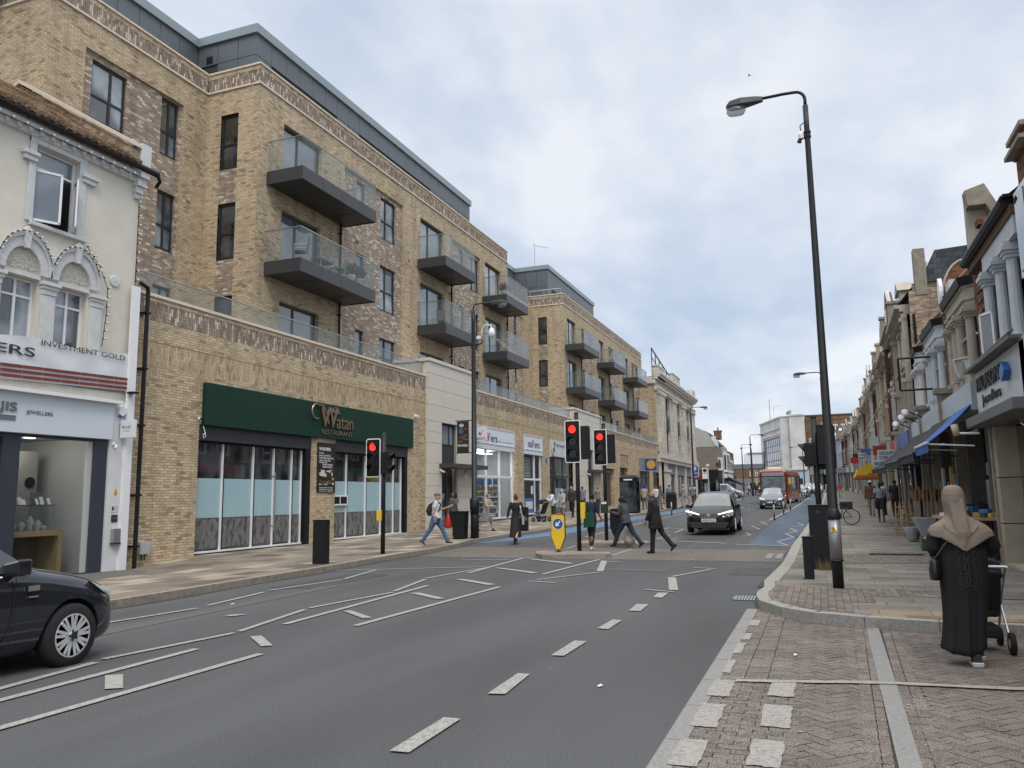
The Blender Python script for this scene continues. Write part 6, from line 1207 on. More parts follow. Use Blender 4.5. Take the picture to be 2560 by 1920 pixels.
# ---- tall terrace
def tall(i,pa,pb,m,trim,label,var=0,zc=8.55,ground=None,sign=None):
    zc+=(0,.35,-.15,.2,-.3,.1,.45,-.1)[i%8]; brk=m in (REDB,WORNB,BROWNB)
    A_=Vector((*pa,0));B2=Vector((*pb,0)); L=(B2-A_).length; d=(B2-A_)/L; n=Vector((-d.y,d.x,0)); n=n if n.x<0 else -n
    F=Fr(B2,n); gz=g((pa[1]+pb[1])/2); t=thing('terraced_house',label,'building',(pb[0],pb[1],gz),wc=True,group='tall terraced buildings on the right'); z=gz
    # F.u points back toward A (viewer right)
    nb=2; ww=.85; cs=[L*.3,L*.7]; H=[(c-ww/2,c+ww/2,z+4.5,z+6.1,.28) for c in cs]+[(c-ww/2,c+ww/2,z+6.75,z+8.0,.25) for c in cs]
    mb=MB(); F.wall(mb,0,L,z+3.9,z+zc,H); 
    mb.obj('wall',m,t,recalc=False)
    mb=MB(); F.box(mb,0,L,-8,-.3,z-.5,z+zc-.05); mb.obj('inner_core',BLK,t)
    for c in cs:
        F.window(t,c-ww/2,c+ww/2,z+4.52,z+6.08,-.18,hs=(.5,),fw=.06,frame=WHTF,pane=PANED); F.window(t,c-ww/2,c+ww/2,z+6.77,z+7.98,-.16,hs=(.5,),fw=.06,frame=WHTF,pane=PANED)
    for c in cs:
        mb=MB(); F.box(mb,c-ww/2-.15,c+ww/2+.15,0,.16,z+6.1,z+6.28); F.box(mb,c-ww/2-.2,c+ww/2+.2,0,.24,z+6.28,z+6.36); F.box(mb,c-ww/2-.12,c+ww/2+.12,0,.14,z+4.38,z+4.5); F.box(mb,c-ww/2-.1,c+ww/2+.1,0,.12,z+6.62,z+6.74); F.box(mb,c-ww/2-.12,c+ww/2+.12,0,.1,z+8.0,z+8.14)
        if var==0: F.poly(mb,[(c-ww/2-.2,z+6.36),(c+ww/2+.2,z+6.36),(c,z+6.62)],0,.16)
        for s in (-1,1): F.box(mb,c+s*(ww/2+.1)-.08,c+s*(ww/2+.1)+.08,0,.12,z+4.5,z+6.1)
        mb.obj('window_dressing',trim,t)
    mb=MB()
    if not brk: F.box(mb,0,.22,0,.2,z+3.9,z+zc-.3); F.box(mb,L-.22,L,0,.2,z+3.9,z+zc-.3)
    for a in (0,L-.3): F.box(mb,a-.02,a+.32,0,.34,z+5.6,z+5.75); F.box(mb,a,a+.3,0,.28,z+zc-.6,z+zc-.45)
    mb.obj('stone_dressing',trim,t)
    mb=MB(); F.box(mb,0,L,-.1,.12,z+zc-.32,z+zc-.2); F.box(mb,0,L,-.1,.25,z+zc-.2,z+zc-.08); F.box(mb,0,L,-.1,.42,z+zc-.08,z+zc+.06)
    k=int(L/.4)
    for j in range(k): F.box(mb,j*L/k+.1,j*L/k+.22,0,.22,z+zc-.34,z+zc-.21)
    mb.obj('cornice',trim if var!=1 else STN,t)
    if brk or i%4==2:
        mb=MB(); F.poly(mb,[(L*.16,z+zc+.06),(L*.84,z+zc+.06),(L*.84,z+zc+.5),(L*.5,z+zc+2.1),(L*.16,z+zc+.5)],-.15,.16); gq=mb.obj('front_gable',m,t); mb=MB(); [mb.tube([F.p(L*a,.05,z+zc+.52),F.p(L*.5,.05,z+zc+2.14)],.09,4) for a in (.14,.86)]; mb.obj('gable_coping',trim,gq); mb=MB(); F.box(mb,L*.5-.35,L*.5+.35,.16,.2,z+zc+.4,z+zc+1.2); mb.obj('gable_window',WHTF,gq)
    if brk:
        mb=MB(); F.box(mb,.0,.5,.0,.22,z+3.9,z+zc-.32); mb.obj('brick_pier',m,t); mb=MB(); F.box(mb,L-.5,L,.0,.22,z+3.9,z+zc-.32); mb.obj('brick_pier',m,t)
    mb=MB(); q=[F.p(0,.3,z+zc+.06),F.p(L,.3,z+zc+.06),F.p(L,-1.1,z+zc+1.75),F.p(0,-1.1,z+zc+1.75),F.p(L,-4,z+zc+2.1),F.p(0,-4,z+zc+2.1)]
    mb.add(q,[(0,1,2,3),(3,2,4,5)]); mb.obj('roof',SLR,t,recalc=False)
    mb=MB(); F.poly(mb,[(-.18,z+zc),(.2,z+zc),(.2,z+zc+1.3),(-.18,z+zc+1.3)],.28,-.3); F.box(mb,-.18,.2,-2.2,-.3,z+zc,z+zc+1.95); F.box(mb,-.24,.26,-2.25,.34,z+zc+1.3,z+zc+1.42); F.box(mb,-.24,.26,-2.25,-.3,z+zc+1.95,z+zc+2.05)
    mb.obj('party_wall',ROUGH if var!=2 else trim,t)
    mb=MB(); c=L*.5; F.box(mb,c-.7,c+.7,-1.5,.02,z+zc+.05,z+zc+1.1); F.poly(mb,[(c-.8,z+zc+1.1),(c+.8,z+zc+1.1),(c,z+zc+1.6)],-1.8,.1); dm=mb.obj('dormer',trim,t)
    mb=MB(); F.quad(mb,c-.5,c+.5,z+zc+.25,z+zc+1.0,.03); mb.obj('pane',PANED,dm,recalc=False)
    if var in (0,2): mb=MB(); F.box(mb,.0,.7,-3.3,-2.3,z+zc+1,z+zc+2.9); c2=mb.obj('chimney',REDB,t); mb=MB(); [mb.tube([F.p(.2+.3*j,-2.8,z+zc+2.9),F.p(.2+.3*j,-2.8,z+zc+3.3)],.1,8) for j in range(2)]; mb.obj('chimney_pots',MATS['pot_terracotta'],c2)
    # ground floor
    cols=[mat('fascia_white_b',(.5,.52,.53),.5),mat('fascia_dark_b',(.03,.03,.035),.5),mat('fascia_red_b',(.35,.04,.03),.5),mat('fascia_blue_b',(.05,.12,.35),.5),mat('fascia_cream_b',(.5,.42,.3),.5),mat('fascia_green_b',(.04,.15,.08),.5)]
    mb=MB(); F.box(mb,.2,L-.2,0,.3,z+3.0,z+3.8); mb.obj('shop_fascia',cols[(i*5+3)%6] if ground is None else ground,t)
    mb=MB(); F.box(mb,-.18,.2,0,.4,z+2.9,z+3.95); F.box(mb,-.22,.24,0,.5,z+3.95,z+4.1); F.box(mb,-.14,.16,0,.16,z,z+2.9); mb.obj('console_bracket',trim,t)
    mb=MB(); F.box(mb,.2,L*.62,-.2,-.05,z+.6,z+3.0); F.box(mb,L*.66,L-.2,-.8,-.75,z,z+3.0); mb.obj('shop_window',PANED,t)
    mb=MB(); F.box(mb,.2,L*.62,-.2,.05,z-.1,z+.6); F.box(mb,L*.62,L*.66,-.5,.05,z,z+3); F.box(mb,L*.3,L*.32,-.2,-.02,z+.6,z+3); mb.obj('shopfront_frame',cols[(i*3+1)%6],t)
    return t,F,L,z
def ptsalong(y0,sp,n):
    out=[];y=y0
    x=rf(y); out.append((x,y))
    for _ in range(n):
        # step arc length
        dy=.05; acc=0; px,py=out[-1]
        while acc<sp and py<163.5: qy=py+dy; qx=rf(qy); acc+=math.hypot(qx-px,qy-py); px,py=qx,qy
        out.append((px,py))
        if py>=163: break
    return out
PT=ptsalong(33.4,5.6,27); kinds=[('cream',CRM,STN),('red brick',REDB,STN),('cream',CRM,CRM),('cream stone',STN,STN),('red brick',REDB,STN),('white',WTF,WTF),('worn brick',WORNB,STN),('cream',CRM,STN),('red brick',REDB,CRM),('grey stone',STN,STN),('cream',CRM,STN),('pale',WTF,STN),('red brick',REDB,WTF),('cream',CRM,CRM),('brick',REDB,STN),('cream',CRM,STN),('cream stone',STN,STN),('red brick',REDB,WTF),('brick',REDB,WTF),('pale blue',BLW,BLW),('pale blue',BLW,BLW),('brown brick',BROWNB,STN),('brown brick',BROWNB,STN),('cream',CRM,STN)]
ordn=['first','second','third','fourth','fifth','sixth','seventh','eighth','ninth','tenth','eleventh','twelfth','thirteenth','fourteenth','fifteenth','sixteenth','seventeenth','eighteenth','nineteenth','twentieth','twenty-first','twenty-second','twenty-third','twenty-fourth']
TRM=[STN,CRM,WTF,STN,mat('trim_buff',(.42,.35,.26),.8,noise_=.1,dirt=.12,nscale=2),WTF]
TALL=[]
for i in range(min(len(PT)-1,24)):
    nm,m_,tr=kinds[i]; tr=tr if tr in (BLW,) else TRM[(i*2+i//3)%6]
    TALL.append(tall(i,PT[i],PT[i+1],m_,tr,'%s three storey shop building, %s along the tall terrace from the camera'%(nm,ordn[i]),var=i%3))
# flank wall of the tall terrace seen above the bay houses
T0=TALL[0][0]; z=g(33); mb=MB(); mb.box(3.75,8.5,33.2,33.38,6.6,9.4+z); mb.obj('flank_wall',WORNB,T0)
mb=MB(); mb.ext([(4.0,33.1,9.4+z),(4.6,33.1,10.6+z),(8.5,33.1,10.8+z),(8.5,33.1,9.4+z)],(0,.3,0)); mb.obj('mansard_flank',SLR,T0)
mb=MB(); mb.box(3.85,4.25,33.0,33.45,8.9+z,10.7+z); mb.obj('rendered_stack',ROUGH,T0); mb=MB(); mb.ext([(3.55,33.15,6.6),(3.95,33.15,6.6),(4.35,33.15,9.3),(3.6,33.15,9.2)],(0,-.12,0)); mb.obj('corner_pier',WORNB,T0)
mb=MB(); mb.tube([(3.7,33.0,8.3),(3.72,33.0,5.6)],.05,8); mb.obj('drainpipe',BLK,T0)
# awnings
def awning(y0,y1,xo,z0,z1,m,label,stripe=False):
    t=thing('shop_awning',label,'awning',(3.3,y0,z0),wc=True,group='awnings over the right footway'); mb=MB(); n=10; z0b,z1b=z0,z1
    vs=[]
    for i in range(n+1):
        f=i/n; vs.append([(3.3+(xo-3.3)*f,y0,z1+(z0-z1)*f-.05*sin(PI*f)+g(y0)),(3.3+(xo-3.3)*f,y1,z1+(z0-z1)*f-.05*sin(PI*f)+g(y1))])
    mb.add([p for q in vs for p in q],[(2*i,2*i+1,2*i+3,2*i+2) for i in range(n)]); mb.add([(xo,y0,z0+g(y0)),(xo,y1,z0+g(y1)),(xo,y1,z0-.22+g(y1)),(xo,y0,z0-.22+g(y0))],[(0,1,2,3)])
    cv=mb.obj('canvas',m,t,recalc=False); sm=cv.modifiers.new('s','SOLIDIFY'); sm.thickness=.012
    mb=MB(); mb.tube([(xo,y0,z0+g(y0)),(xo,y1,z0+g(y1))],.035,8); mb.tube([(3.3,y0+.05,z0-.1+g(y0)),(xo,y0+.05,z0-.03+g(y0))],.02,6); mb.tube([(3.3,y1-.05,z0-.1+g(y1)),(xo,y1-.05,z0-.03+g(y1))],.02,6); mb.obj('frame',WHTF if stripe else DKM,t)
    return t
AWB=mat('awning_black',(.018,.019,.022),.8); AWU=mat('awning_blue',(.02,.10,.38),.7)
a=awning(20.5,23.0,2.35,2.75,3.6,AWU,'blue shop awning with white lettering next to the jewellers',True)
mb=MB(); 
for i in range(9): y=20.7+i*.25; mb.add([(2.75,y,3.02),(2.75,y+.17,3.02),(2.86,y+.17,3.14),(2.86,y,3.14)],[(0,1,2,3)])
mb.obj('canvas_print',WHTF,a,recalc=False)
awning(23.1,27.2,2.3,2.62,3.58,AWB,'black shop awning following the blue one'); awning(27.4,33.0,2.3,2.55,3.5,AWB,'black shop awning over the grocery display'); awning(33.2,41.0,2.3,2.42,3.3,AWB,'long black shop awning farthest along, above the three walkers')
Y0=57; mb=MB(); yt=thing('shop_awning','bright yellow pointed awning with red lettering far down the right footway','awning',(3.2,60,3)); mb.ext([(-.95,0,-.35),(.55,0,-.35),(.4,.0,.35),(.05,0,.62),(-.75,0,.2)],(0,2.6,0)); c=mb.obj('canvas',mat('awning_yellow',(.75,.48,.02),.6),yt); mb=MB(); mb.box(-.9,.5,-.02,-.005,-.3,-.22);mb.box(-.1,.15,-.02,-.005,-.16,-.08); mb.obj('canvas_print',SR,yt); mb=MB(); mb.box(-.95,.55,-.05,2.6,-.5,-.36); mb.obj('valance',mat('valance_brown',(.25,.1,.03),.7),yt)
def psign(x0,x1,y,z0,z1,m,txt,label,tm=INK,name='projecting_sign'):
    t=thing(name,label,'shop sign',((x0+x1)/2,y,z0),wc=True,group='projecting signs on the right'); F=Fr((0,y,0),(0,-1,0)); mb=MB(); F.box(mb,x0,x1,-.12,0,z0,z1); mb.obj('sign_panel',m,t,bevel=.01)
    h=(z1-z0)/(len(txt)+.3) if txt else 1
    for i,s_ in enumerate(txt): F.text(t,s_,x0+(x1-x0)*.08,x1-(x1-x0)*.06,z1-h*(i+1)+h*.0,z1-h*(i+.3),.002,tm,.004,off=.015)
    return t
SGN=mat('sign_pale_blue',(.55,.60,.63),.4)
psign(2.42,3.1,38.3,2.98+.0,3.45,SGN,['DISCOUNT','STORE LTD'],'pale sign reading discount store ltd above the awning end')
psign(2.24,3.0,39.0,2.74,3.04,SGN,['MINI MARKET'],'pale sign below the discount store sign',SB)
psign(2.62,3.5,32.9,2.60,2.88,mat('sign_navy',(.02,.06,.25),.4),["BHAVIN'S",'GROCERY'],"small dark blue sign reading Bhavin's grocery under the awning",TW)
psign(3.3,3.6,38.35,3.1,3.42,SGN,['M'],'narrow pale sign just right of the discount store sign',SB)
psign(2.6,3.1,61,3.85,4.35,SGN,['THE','MARKET'],'small grey sign high on the far terrace beside the red roundel',INK)
t=roundsign((2.32,61,3.85),.24,'round red hanging sign far down the right side',mat('roundel_red',(.4,.02,.02),.4),mat('roundel_red',(.4,.02,.02),.4))
t=thing('sign_frame','empty black square sign frame hanging by the white bay','sign frame',(3.3,26,5),wc=True); mb=MB()
for a,b in (((2.5,27.2,5.75),(2.5,27.2,4.75)),((2.5,27.2,5.75),(3.4,27.2,5.75)),((2.5,27.2,4.75),(3.4,27.2,4.75))): mb.tube([a,b],.035,6)
mb.obj('frame',BLK,t)
for i,(y,z) in enumerate(((28.6,4.2),(30.0,4.15),(32.2,4.1))):
    t=thing('floodlight','round white floodlight on a bracket over the fascias, '+('nearest','middle','farthest')[i]+' of three','floodlight',(3.2,y,z),group='floodlights over the right fascias'); mb=MB(); mb.tube([(0,0,-.2),(-.35,0,0),(-.45,-.05,-.02)],.02,6); mb.obj('arm',BLK,t); mb=MB(); mb.lathe((-.5,-.05,-.02),[(0,.08),(.06,.07),(.11,-.01),(.10,-.03),(0,-.02)],14,'Y'); mb.obj('lamp_shade',WHTF,t,smooth=True)
# shop openings under the awnings
mb=MB(); SH=mat('painted_shade_wall',(.15,.145,.135),.85,noise_=.15)  # wall grey darkened to carry the shade beneath the awnings
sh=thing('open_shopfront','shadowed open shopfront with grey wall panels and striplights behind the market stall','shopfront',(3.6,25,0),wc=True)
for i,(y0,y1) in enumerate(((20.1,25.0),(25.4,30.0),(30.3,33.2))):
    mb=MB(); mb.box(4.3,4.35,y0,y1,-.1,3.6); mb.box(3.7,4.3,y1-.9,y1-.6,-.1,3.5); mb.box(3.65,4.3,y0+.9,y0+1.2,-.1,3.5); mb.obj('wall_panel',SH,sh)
    mb=MB(); mb.box(4.25,4.3,y0+1.3,y0+2.0,-.1,3.1); mb.box(3.9,4.3,y0+2.9,y0+3.1,-.1,3.2); mb.obj('doorway',BLK,sh)  # black colour carries the shade inside the shop openings
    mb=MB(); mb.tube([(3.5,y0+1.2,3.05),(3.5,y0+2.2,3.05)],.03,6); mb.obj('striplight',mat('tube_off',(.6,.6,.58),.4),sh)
mb=MB()
for y in (33.5,34.9,36.3,37.7,39.2,40.6): mb.tube([(3.35,y,g(y)+.1),(3.35,y,2.55+g(y))],.035,6)
mb.obj('canopy_post',STEEL,sh)
mb=MB(); mb.box(3.72,3.76,21.5,22.1,1.1,1.9); mb.box(3.72,3.76,21.4,21.9,2.0,2.3); mb.obj('notice_board',mat('notice_white',(.42,.42,.4),.6),sh)
# stall
t=thing('market_stall','wooden trestle stall heaped with small goods behind the woman in the headscarf','stall',(3.3,20.2,.12),wc=True); mb=MB(); mb.box(2.55,3.9,19.95,22.6,1.0,1.06); mb.obj('tabletop',WOOD,t)
for x,y in ((2.65,20.05),(3.75,20.05),(2.65,22.5),(3.75,22.5)): mb=MB(); mb.box(x-.03,x+.03,y-.03,y+.03,.1,1.0); mb.obj('leg',mat('wood_dark',(.13,.09,.06),.7),t)
rg2=random.Random(5); cols=[GOODS[0],GOODS[1],GOODS[3],GOODS[5],GOODS[6],mat('goods_orange',(.45,.2,.06),.6),mat('goods_denim',(.03,.06,.16),.8)]
for k in range(26):
    x=2.65+rg2.random()*1.1; y=20.05+rg2.random()*2.4; w_=rg2.uniform(.1,.24); h=rg2.uniform(.06,.22); mb=MB(); mb.cur=0; mb.cbox((x,y,1.062+h/2+.0),(w_,w_*.8,h),rg2.random())
    o=mb.obj('goods_box',cols[k%7],bevel=.008); tag(o,'small %s packet heaped among the goods on the trestle stall'%(['blue','white','tan','dark','yellow','orange','denim blue'][k%7]),'packet','goods heaped on the stall')
mb=MB(); 
for i in range(5): c=(2.9+i*.22,22.2,1.2+.05*(i%2)); mb.ball(c,(.16,.2,.14),8,6)
tag(mb.obj('cloth_heap',mat('cloth_dark',(.02,.022,.03),.9),smooth=True),'dark heap of folded clothes at the back of the trestle stall','clothes')
t=thing('bucket','red plastic bucket of goods under the right end of the trestle stall','bucket',(3.2,19.75,.12)); mb=MB(); mb.lathe((0,0,0),[(.11,0),(.16,.36),(.165,.37),(.15,.37),(.1,.02)],14); mb.obj('body',mat('bucket_red',(.45,.02,.03),.4),t,smooth=True)
mb=MB(); [mb.ball((random.uniform(-.1,.1),random.uniform(-.1,.1),.38+random.uniform(0,.06)),.05,6,5) for _ in range(9)]; mb.obj('contents',mat('goods_orange',(.45,.2,.06)),t,smooth=True)
GP=mat('planter_grey',(.36,.37,.39),.5)
t=thing('display_tub','large pale grey tapered tub of brooms beside the shop entrance','tub',(2.9,25.5,.2)); mb=MB(); mb.loft([[(-.2,-.3,0),(.3,-.3,0),(.3,.4,0),(-.2,.4,0)],[(-.5,-.4,.7),(.55,-.4,.7),(.55,.6,.7),(-.5,.6,.7)]]); mb.obj('tub_body',GP,t)
for i in range(9):
    mb=MB(); x=-.4+i*.1; mb.tube([(x,.1,.6),(x+.03,.15+.05*(i%3),1.5+.07*(i%4))],.014,6); o=mb.obj('broom_handle',mat('handle_wood',(.3,.2,.12),.6)); o.location=(2.9,25.5,.2); tag(o,'wooden broom handle standing in the grey tub','broom handle','broom handles standing in the grey tub')  # bare wooden rods modelled as the broom handles in the tub
BR=mat('bristle_straw',(.25,.13,.06),.9,noise_=.3)
for i in range(6):
    t=thing('broom','straw broom standing head up in the row left of the grey tub','broom',(2.75+.13*i,28.2+.25*(i%2),.2),group='brooms by the shop entrance'); mb=MB(); mb.tube([(0,0,0),(0,.03,1.15)],.014,6); mb.obj('handle',MATS['handle_wood'],t); mb=MB(); mb.tube([(0,.03,1.12),(0,.03,1.2),(0,.03,1.5)],[.03,.08,.17],10); mb.obj('bristles',BR,t)
for i,(x,y,c) in enumerate(((2.55,27.2,'blue'),(2.45,26.9,'white'))):
    t=thing('plastic_tub',c+' plastic tub on the footway beside the brooms','tub',(x,y,.2)); mb=MB(); mb.lathe((0,0,0),[(.14,0),(.2,.36),(.21,.38),(.18,.38),(.12,.03)],12); mb.obj('body',mat('tub_'+c,(.1,.3,.45) if c=='blue' else (.5,.53,.55),.4),t,smooth=True)
for i,(x,y) in enumerate(((2.6,31.5),(2.85,31.0),(2.62,30.2))):
    t=thing('wooden_ladder','small wooden folding step leaning by the grocery, '+('leftmost','middle','rightmost')[i]+' of three','step ladder',(x,y,.25),R(10*i),group='wooden steps by the grocery'); mb=MB()
    for s in (-.2,.2):
        mb.box(s-.02,s+.02,-.02,.02,0,0) if 0 else None; mb.tube([(s,-.22,0),(s*.8,.02,1.05)],.025,4); 
    mb.obj('side_rail',WOOD,t); mb=MB(); [mb.tube([(-.18,-.2+.06*k,.1+.25*k),(.18,-.2+.06*k,.1+.25*k)],.025,4) for k in range(4)]; mb.obj('rung',WOOD,t); mb=MB(); [mb.tube([(s,.3,0),(s*.8,.02,1.05)],.02,4) for s in (-.2,.2)]; mb.obj('rear_leg',WOOD,t)

# roofline clutter on the tall terrace
for i in range(0,min(12,len(PT)-1)):
    (x,y)=PT[i]; z=g(y)+8.55; 
    if i in (1,3,4,6,8,10):
        t=thing('roof_aerial','thin television aerial on the %s tall terrace roof'%ordn[i],'aerial',(x+1.6,y+1.2,z+1.9)); mb=MB(); mb.tube([(0,0,0),(0,0,1.5)],.02,5); mb.tube([(-.1,0,1.45),(.7,0,1.35)],.012,4); [mb.tube([(.05+k*.14,-.2,1.42-k*.015),(.05+k*.14,.2,1.42-k*.015)],.008,4) for k in range(5)]; mb.obj('mast',STEEL,t)
for i,(x,y,zz,w,h,mm) in enumerate(((2.75,47,3.6,.6,.5,'fascia_red_b'),(2.9,52,4.2,.5,.7,'fascia_white_b'),(3.0,66,4.4,.7,.5,'fascia_blue_b'),(3.1,72,4.2,.6,.8,'fascia_white_b'),(3.3,90,4.8,.7,.8,'fascia_dark_b'),(3.4,100,5.0,.8,.6,'fascia_red_b'))):
    psign(x,x+w,y,zz,zz+h,MATS[mm],[],'%s projecting sign on the tall terrace, %s from the camera'%(mm.split('_')[1],ordn[i]))
# more stock round the stall
CRT=mat('crate_plastic',(.05,.09,.05),.6)
for i,(x,y,zz,w,h,c) in enumerate(((2.7,20.6,.12,.5,.3,'green'),(3.25,20.6,.12,.5,.3,'blue'),(2.75,20.6,.42,.45,.28,'grey'),(3.3,21.6,.12,.5,.35,'brown'),(2.6,23.4,.14,.5,.3,'green'),(2.65,24.1,.14,.5,.3,'brown'))):
    m_=mat('crate_'+c,{'green':(.04,.10,.05),'blue':(.03,.08,.22),'grey':(.2,.2,.2),'brown':(.2,.13,.07)}[c],.6); t=thing('crate',c+' crate of stock '+('under the near corner of the trestle stall','under the middle of the trestle stall','stacked under the stall, upper one','under the rear of the trestle stall','on the ground just past the stall','on the ground between stall and tub')[i],'crate',(x,y,zz),group='crates round the market stall'); mb=MB()
    for a,b,cc,d in ((-w/2,w/2,-.19,-.17),(-w/2,w/2,.17,.19),(-w/2,-w/2+.02,-.17,.17),(w/2-.02,w/2,-.17,.17)): mb.box(a,b,cc,d,0,h*.3);mb.box(a,b,cc,d,h*.4,h*.65);mb.box(a,b,cc,d,h*.75,h)
    mb.box(-w/2,w/2,-.19,.19,-.0,.015); mb.obj('crate_body',m_,t); mb=MB(); [mb.ball((random.uniform(-w*.36,w*.36),random.uniform(-.13,.13),h*.85),.06,6,5) for _ in range(10)]; mb.obj('contents',cols[i%7],t,smooth=True)
for i in range(7):
    y=23.6+i*.5; mb=MB(); w=random.uniform(.15,.3); mb.box(3.32,3.38,y,y+w,1.3+.2*(i%3),1.9+.2*(i%3)); tag(mb.obj('hanging_goods',GOODS[(i*3)%7],bevel=.01),'%s packet hanging in the shop opening, number %s from the stall'%(['blue','tan','yellow','red','dark','white','teal'][i],ordn[i].replace('first','one')),'packet','goods hanging in the shop opening')
# ---------------- street furniture ----------------
POLE=mat('pole_dark',(.014,.016,.018),.45,noise_=.1,nscale=3,spec=.35); POLEG=mat('pole_slate',(.045,.052,.06),.5)
LENS=glass('lamp_lens',(.8,.82,.82),.6,base=(.3,.3,.3))
REDL=mat('signal_red_lit',(.6,.0,.0),.4,emit=(1,.03,.02,1.6)); DKL=mat('signal_lens_dark',(.02,.015,.012),.2)
def lamp(name_label,x,y,h,dirx,arm=.7,r=.085,gz=None,group='street lamps along the road',head=.62,label_extra=None,z0=None,detail=False,rb=None):
    gz=g(y)+.12 if gz is None else gz; t=thing('street_lamp',name_label,'street lamp',(x,y,gz),group=group); s=dirx
    mb=MB(); rb=rb or r*1.15; mb.tube([(0,0,0),(0,0,1.1),(0,0,1.12),(0,0,h-.4),(0,0,h)],[rb,rb,r,r*.62,r*.62],14); mb.obj('pole',POLE,t,smooth=True)
    mb=MB(); pts=[(0,0,h-.02),(0,0,h+.12)]
    for k in range(6): a=PI/2*k/5; pts.append((s*(.16-.16*cos(a)),0,h+.12+.16*sin(a)))
    pts+= [(s*(arm*.5),0,h+.285+.0),(s*arm,0,h+.275)]; mb.tube(pts,.028,8); mb.obj('arm',POLE,t,smooth=True)
    mb=MB(); x0=s*arm; 
    def ring(u,w,zb,zt): X=x0+s*u; return [(X,-w,zb),(X,-w*.9,zt-.02),(X,-w*.5,zt),(X,w*.5,zt),(X,w*.9,zt-.02),(X,w,zb)]
    q=head/.62; mb.loft([ring(0,.04,h+.22,h+.31),ring(.12*q,.07,h+.21,h+.33),ring(.38*q,.13,h+.19,h+.335),ring(.56*q,.12,h+.19,h+.31),ring(.64*q,.05,h+.19,h+.25)]); mb.obj('lamp_head',POLEG,t,smooth=False,bevel=.012)
    mb=MB(); cx=x0+s*.47*q
    R_=lambda e,z: [(cx+e*.17*q*cos(2*PI*k/14),e*.11*sin(2*PI*k/14),z) for k in range(14)]
    mb.loft([R_(1,h+.2),R_(.98,h+.1),R_(.8,h+.055),R_(.3,h+.05)]); mb.obj('lens',LENS,t,smooth=True)
    return t
L1=lamp('tall dark street lamp with a silver sleeve on the right footway, nearest the camera',.17,14.15,8.26,-1,arm=.70,r=.075,gz=.12,rb=.088)
mb=MB(); mb.tube([(0,0,.44),(0,0,1.09)],.096,20); mb.obj('steel_sleeve',mat('galvanised',(.30,.31,.33),.4,metal=.6,noise_=.1,nscale=5),L1,smooth=True)
mb=MB(); mb.lathe((0,0,1.09),[(.098,0),(.11,.02),(.11,.09),(.085,.14),(.078,.18)],18); mb.lathe((0,0,.42),[(.1,0),(.1,.03)],18); mb.obj('collar',POLE,L1,smooth=True)
mb=MB(); mb.ext([(-.075,-.1,.90),(.035,-.1,.90),(-.02,-.1,1.0)],(0,-.004,0)); st=mb.obj('warning_triangle',mat('sticker_yellow',(.75,.5,.02)),L1); mb=MB(); mb.ext([(-.028,-.1045,.915),(-.012,-.1045,.915),(-.01,-.1045,.965),(-.03,-.1045,.965)],(0,-.002,0)); mb.obj('bolt_mark',INK,st)
t=thing('lamp_sensor','small white sensor unit strapped near the top of the nearest lamp pole','sensor',(.17,14.15,7.8)); mb=MB(); mb.lathe((-.1,0,0),[(.05,-.02),(.05,.06),(.02,.12)],10); mb.obj('housing',WHTF,t); mb=MB(); mb.tube([(-.12,0,-.02),(-.14,0,-.08)],[.03,.04],10); mb.obj('lens',BLK,t); mb=MB(); mb.tube([(-.1,0,.12),(-.11,0,.22),(-.05,0,.27)],.01,5); mb.lathe((0,0,.0),[(.062,-.02),(.062,.02)],12); mb.lathe((0,0,.08),[(.062,-.02),(.062,.02)],12); mb.obj('strap',BLK,t)
L2=lamp('street lamp with a hanging poster banner on the left footway before the white framed shop',-11.95,27.2,8.5,1,arm=.72,r=.115,gz=.17,rb=.155)
mb=MB(); mb.lathe((0,0,.85),[(.16,0),(.18,.3),(.18,.55),(.12,.62)],18); mb.obj('collar',POLE,L2,smooth=True)
t=thing('lamp_banner','black poster banner reading framed clamped to the banner lamp','banner',(-12.4,27.2,3.3),wc=True); mb=MB(); mb.box(-12.64,-12.16,27.17,27.19,3.31,4.48); mb.obj('banner_face',mat('banner_black',(.02,.018,.018),.5),t)
Fq=Fr((0,27.17,0),(0,-1,0)); Fq.text(t,'FRAMED',-12.61,-12.2,3.53,3.62,.001,TW,.001,off=.01)
mb=MB(); rr=random.Random(2)
cols=[mat('art_brown',(.22,.09,.04),.6),mat('art_blue',(.06,.1,.22),.6),mat('art_pale',(.45,.44,.42),.6)]
for (cx,cz,a,b,ci) in ((-12.45,4.33,.1,.07,2),(-12.47,4.12,.1,.12,1),(-12.3,3.95,.1,.03,0),(-12.42,3.88,.16,.025,0),(-12.3,3.8,.13,.03,0),(-12.5,3.72,.1,.03,0),(-12.28,4.2,.05,.04,0)): mb.cur=ci; mb.ext([(cx+a*cos(2*PI*i/12),27.165,cz+b*sin(2*PI*i/12)) for i in range(12)],(0,-.003,0))
mb.obj('abstract_picture',cols,t); mb=MB(); mb.box(-12.7,-11.95,27.15,27.2,4.49,4.52); mb.box(-12.7,-11.95,27.15,27.2,3.28,3.31); mb.obj('banner_bracket',BLK,t)
t=thing('cctv_camera','white globe camera on a gooseneck bracket fixed to the banner lamp','security camera',(-11.95,27.2,7.4)); mb=MB(); mb.tube([(0,0,-.05),(.35,0,.0),(.35,0,.15)],.03,6); mb.obj('bracket',BLK,t)
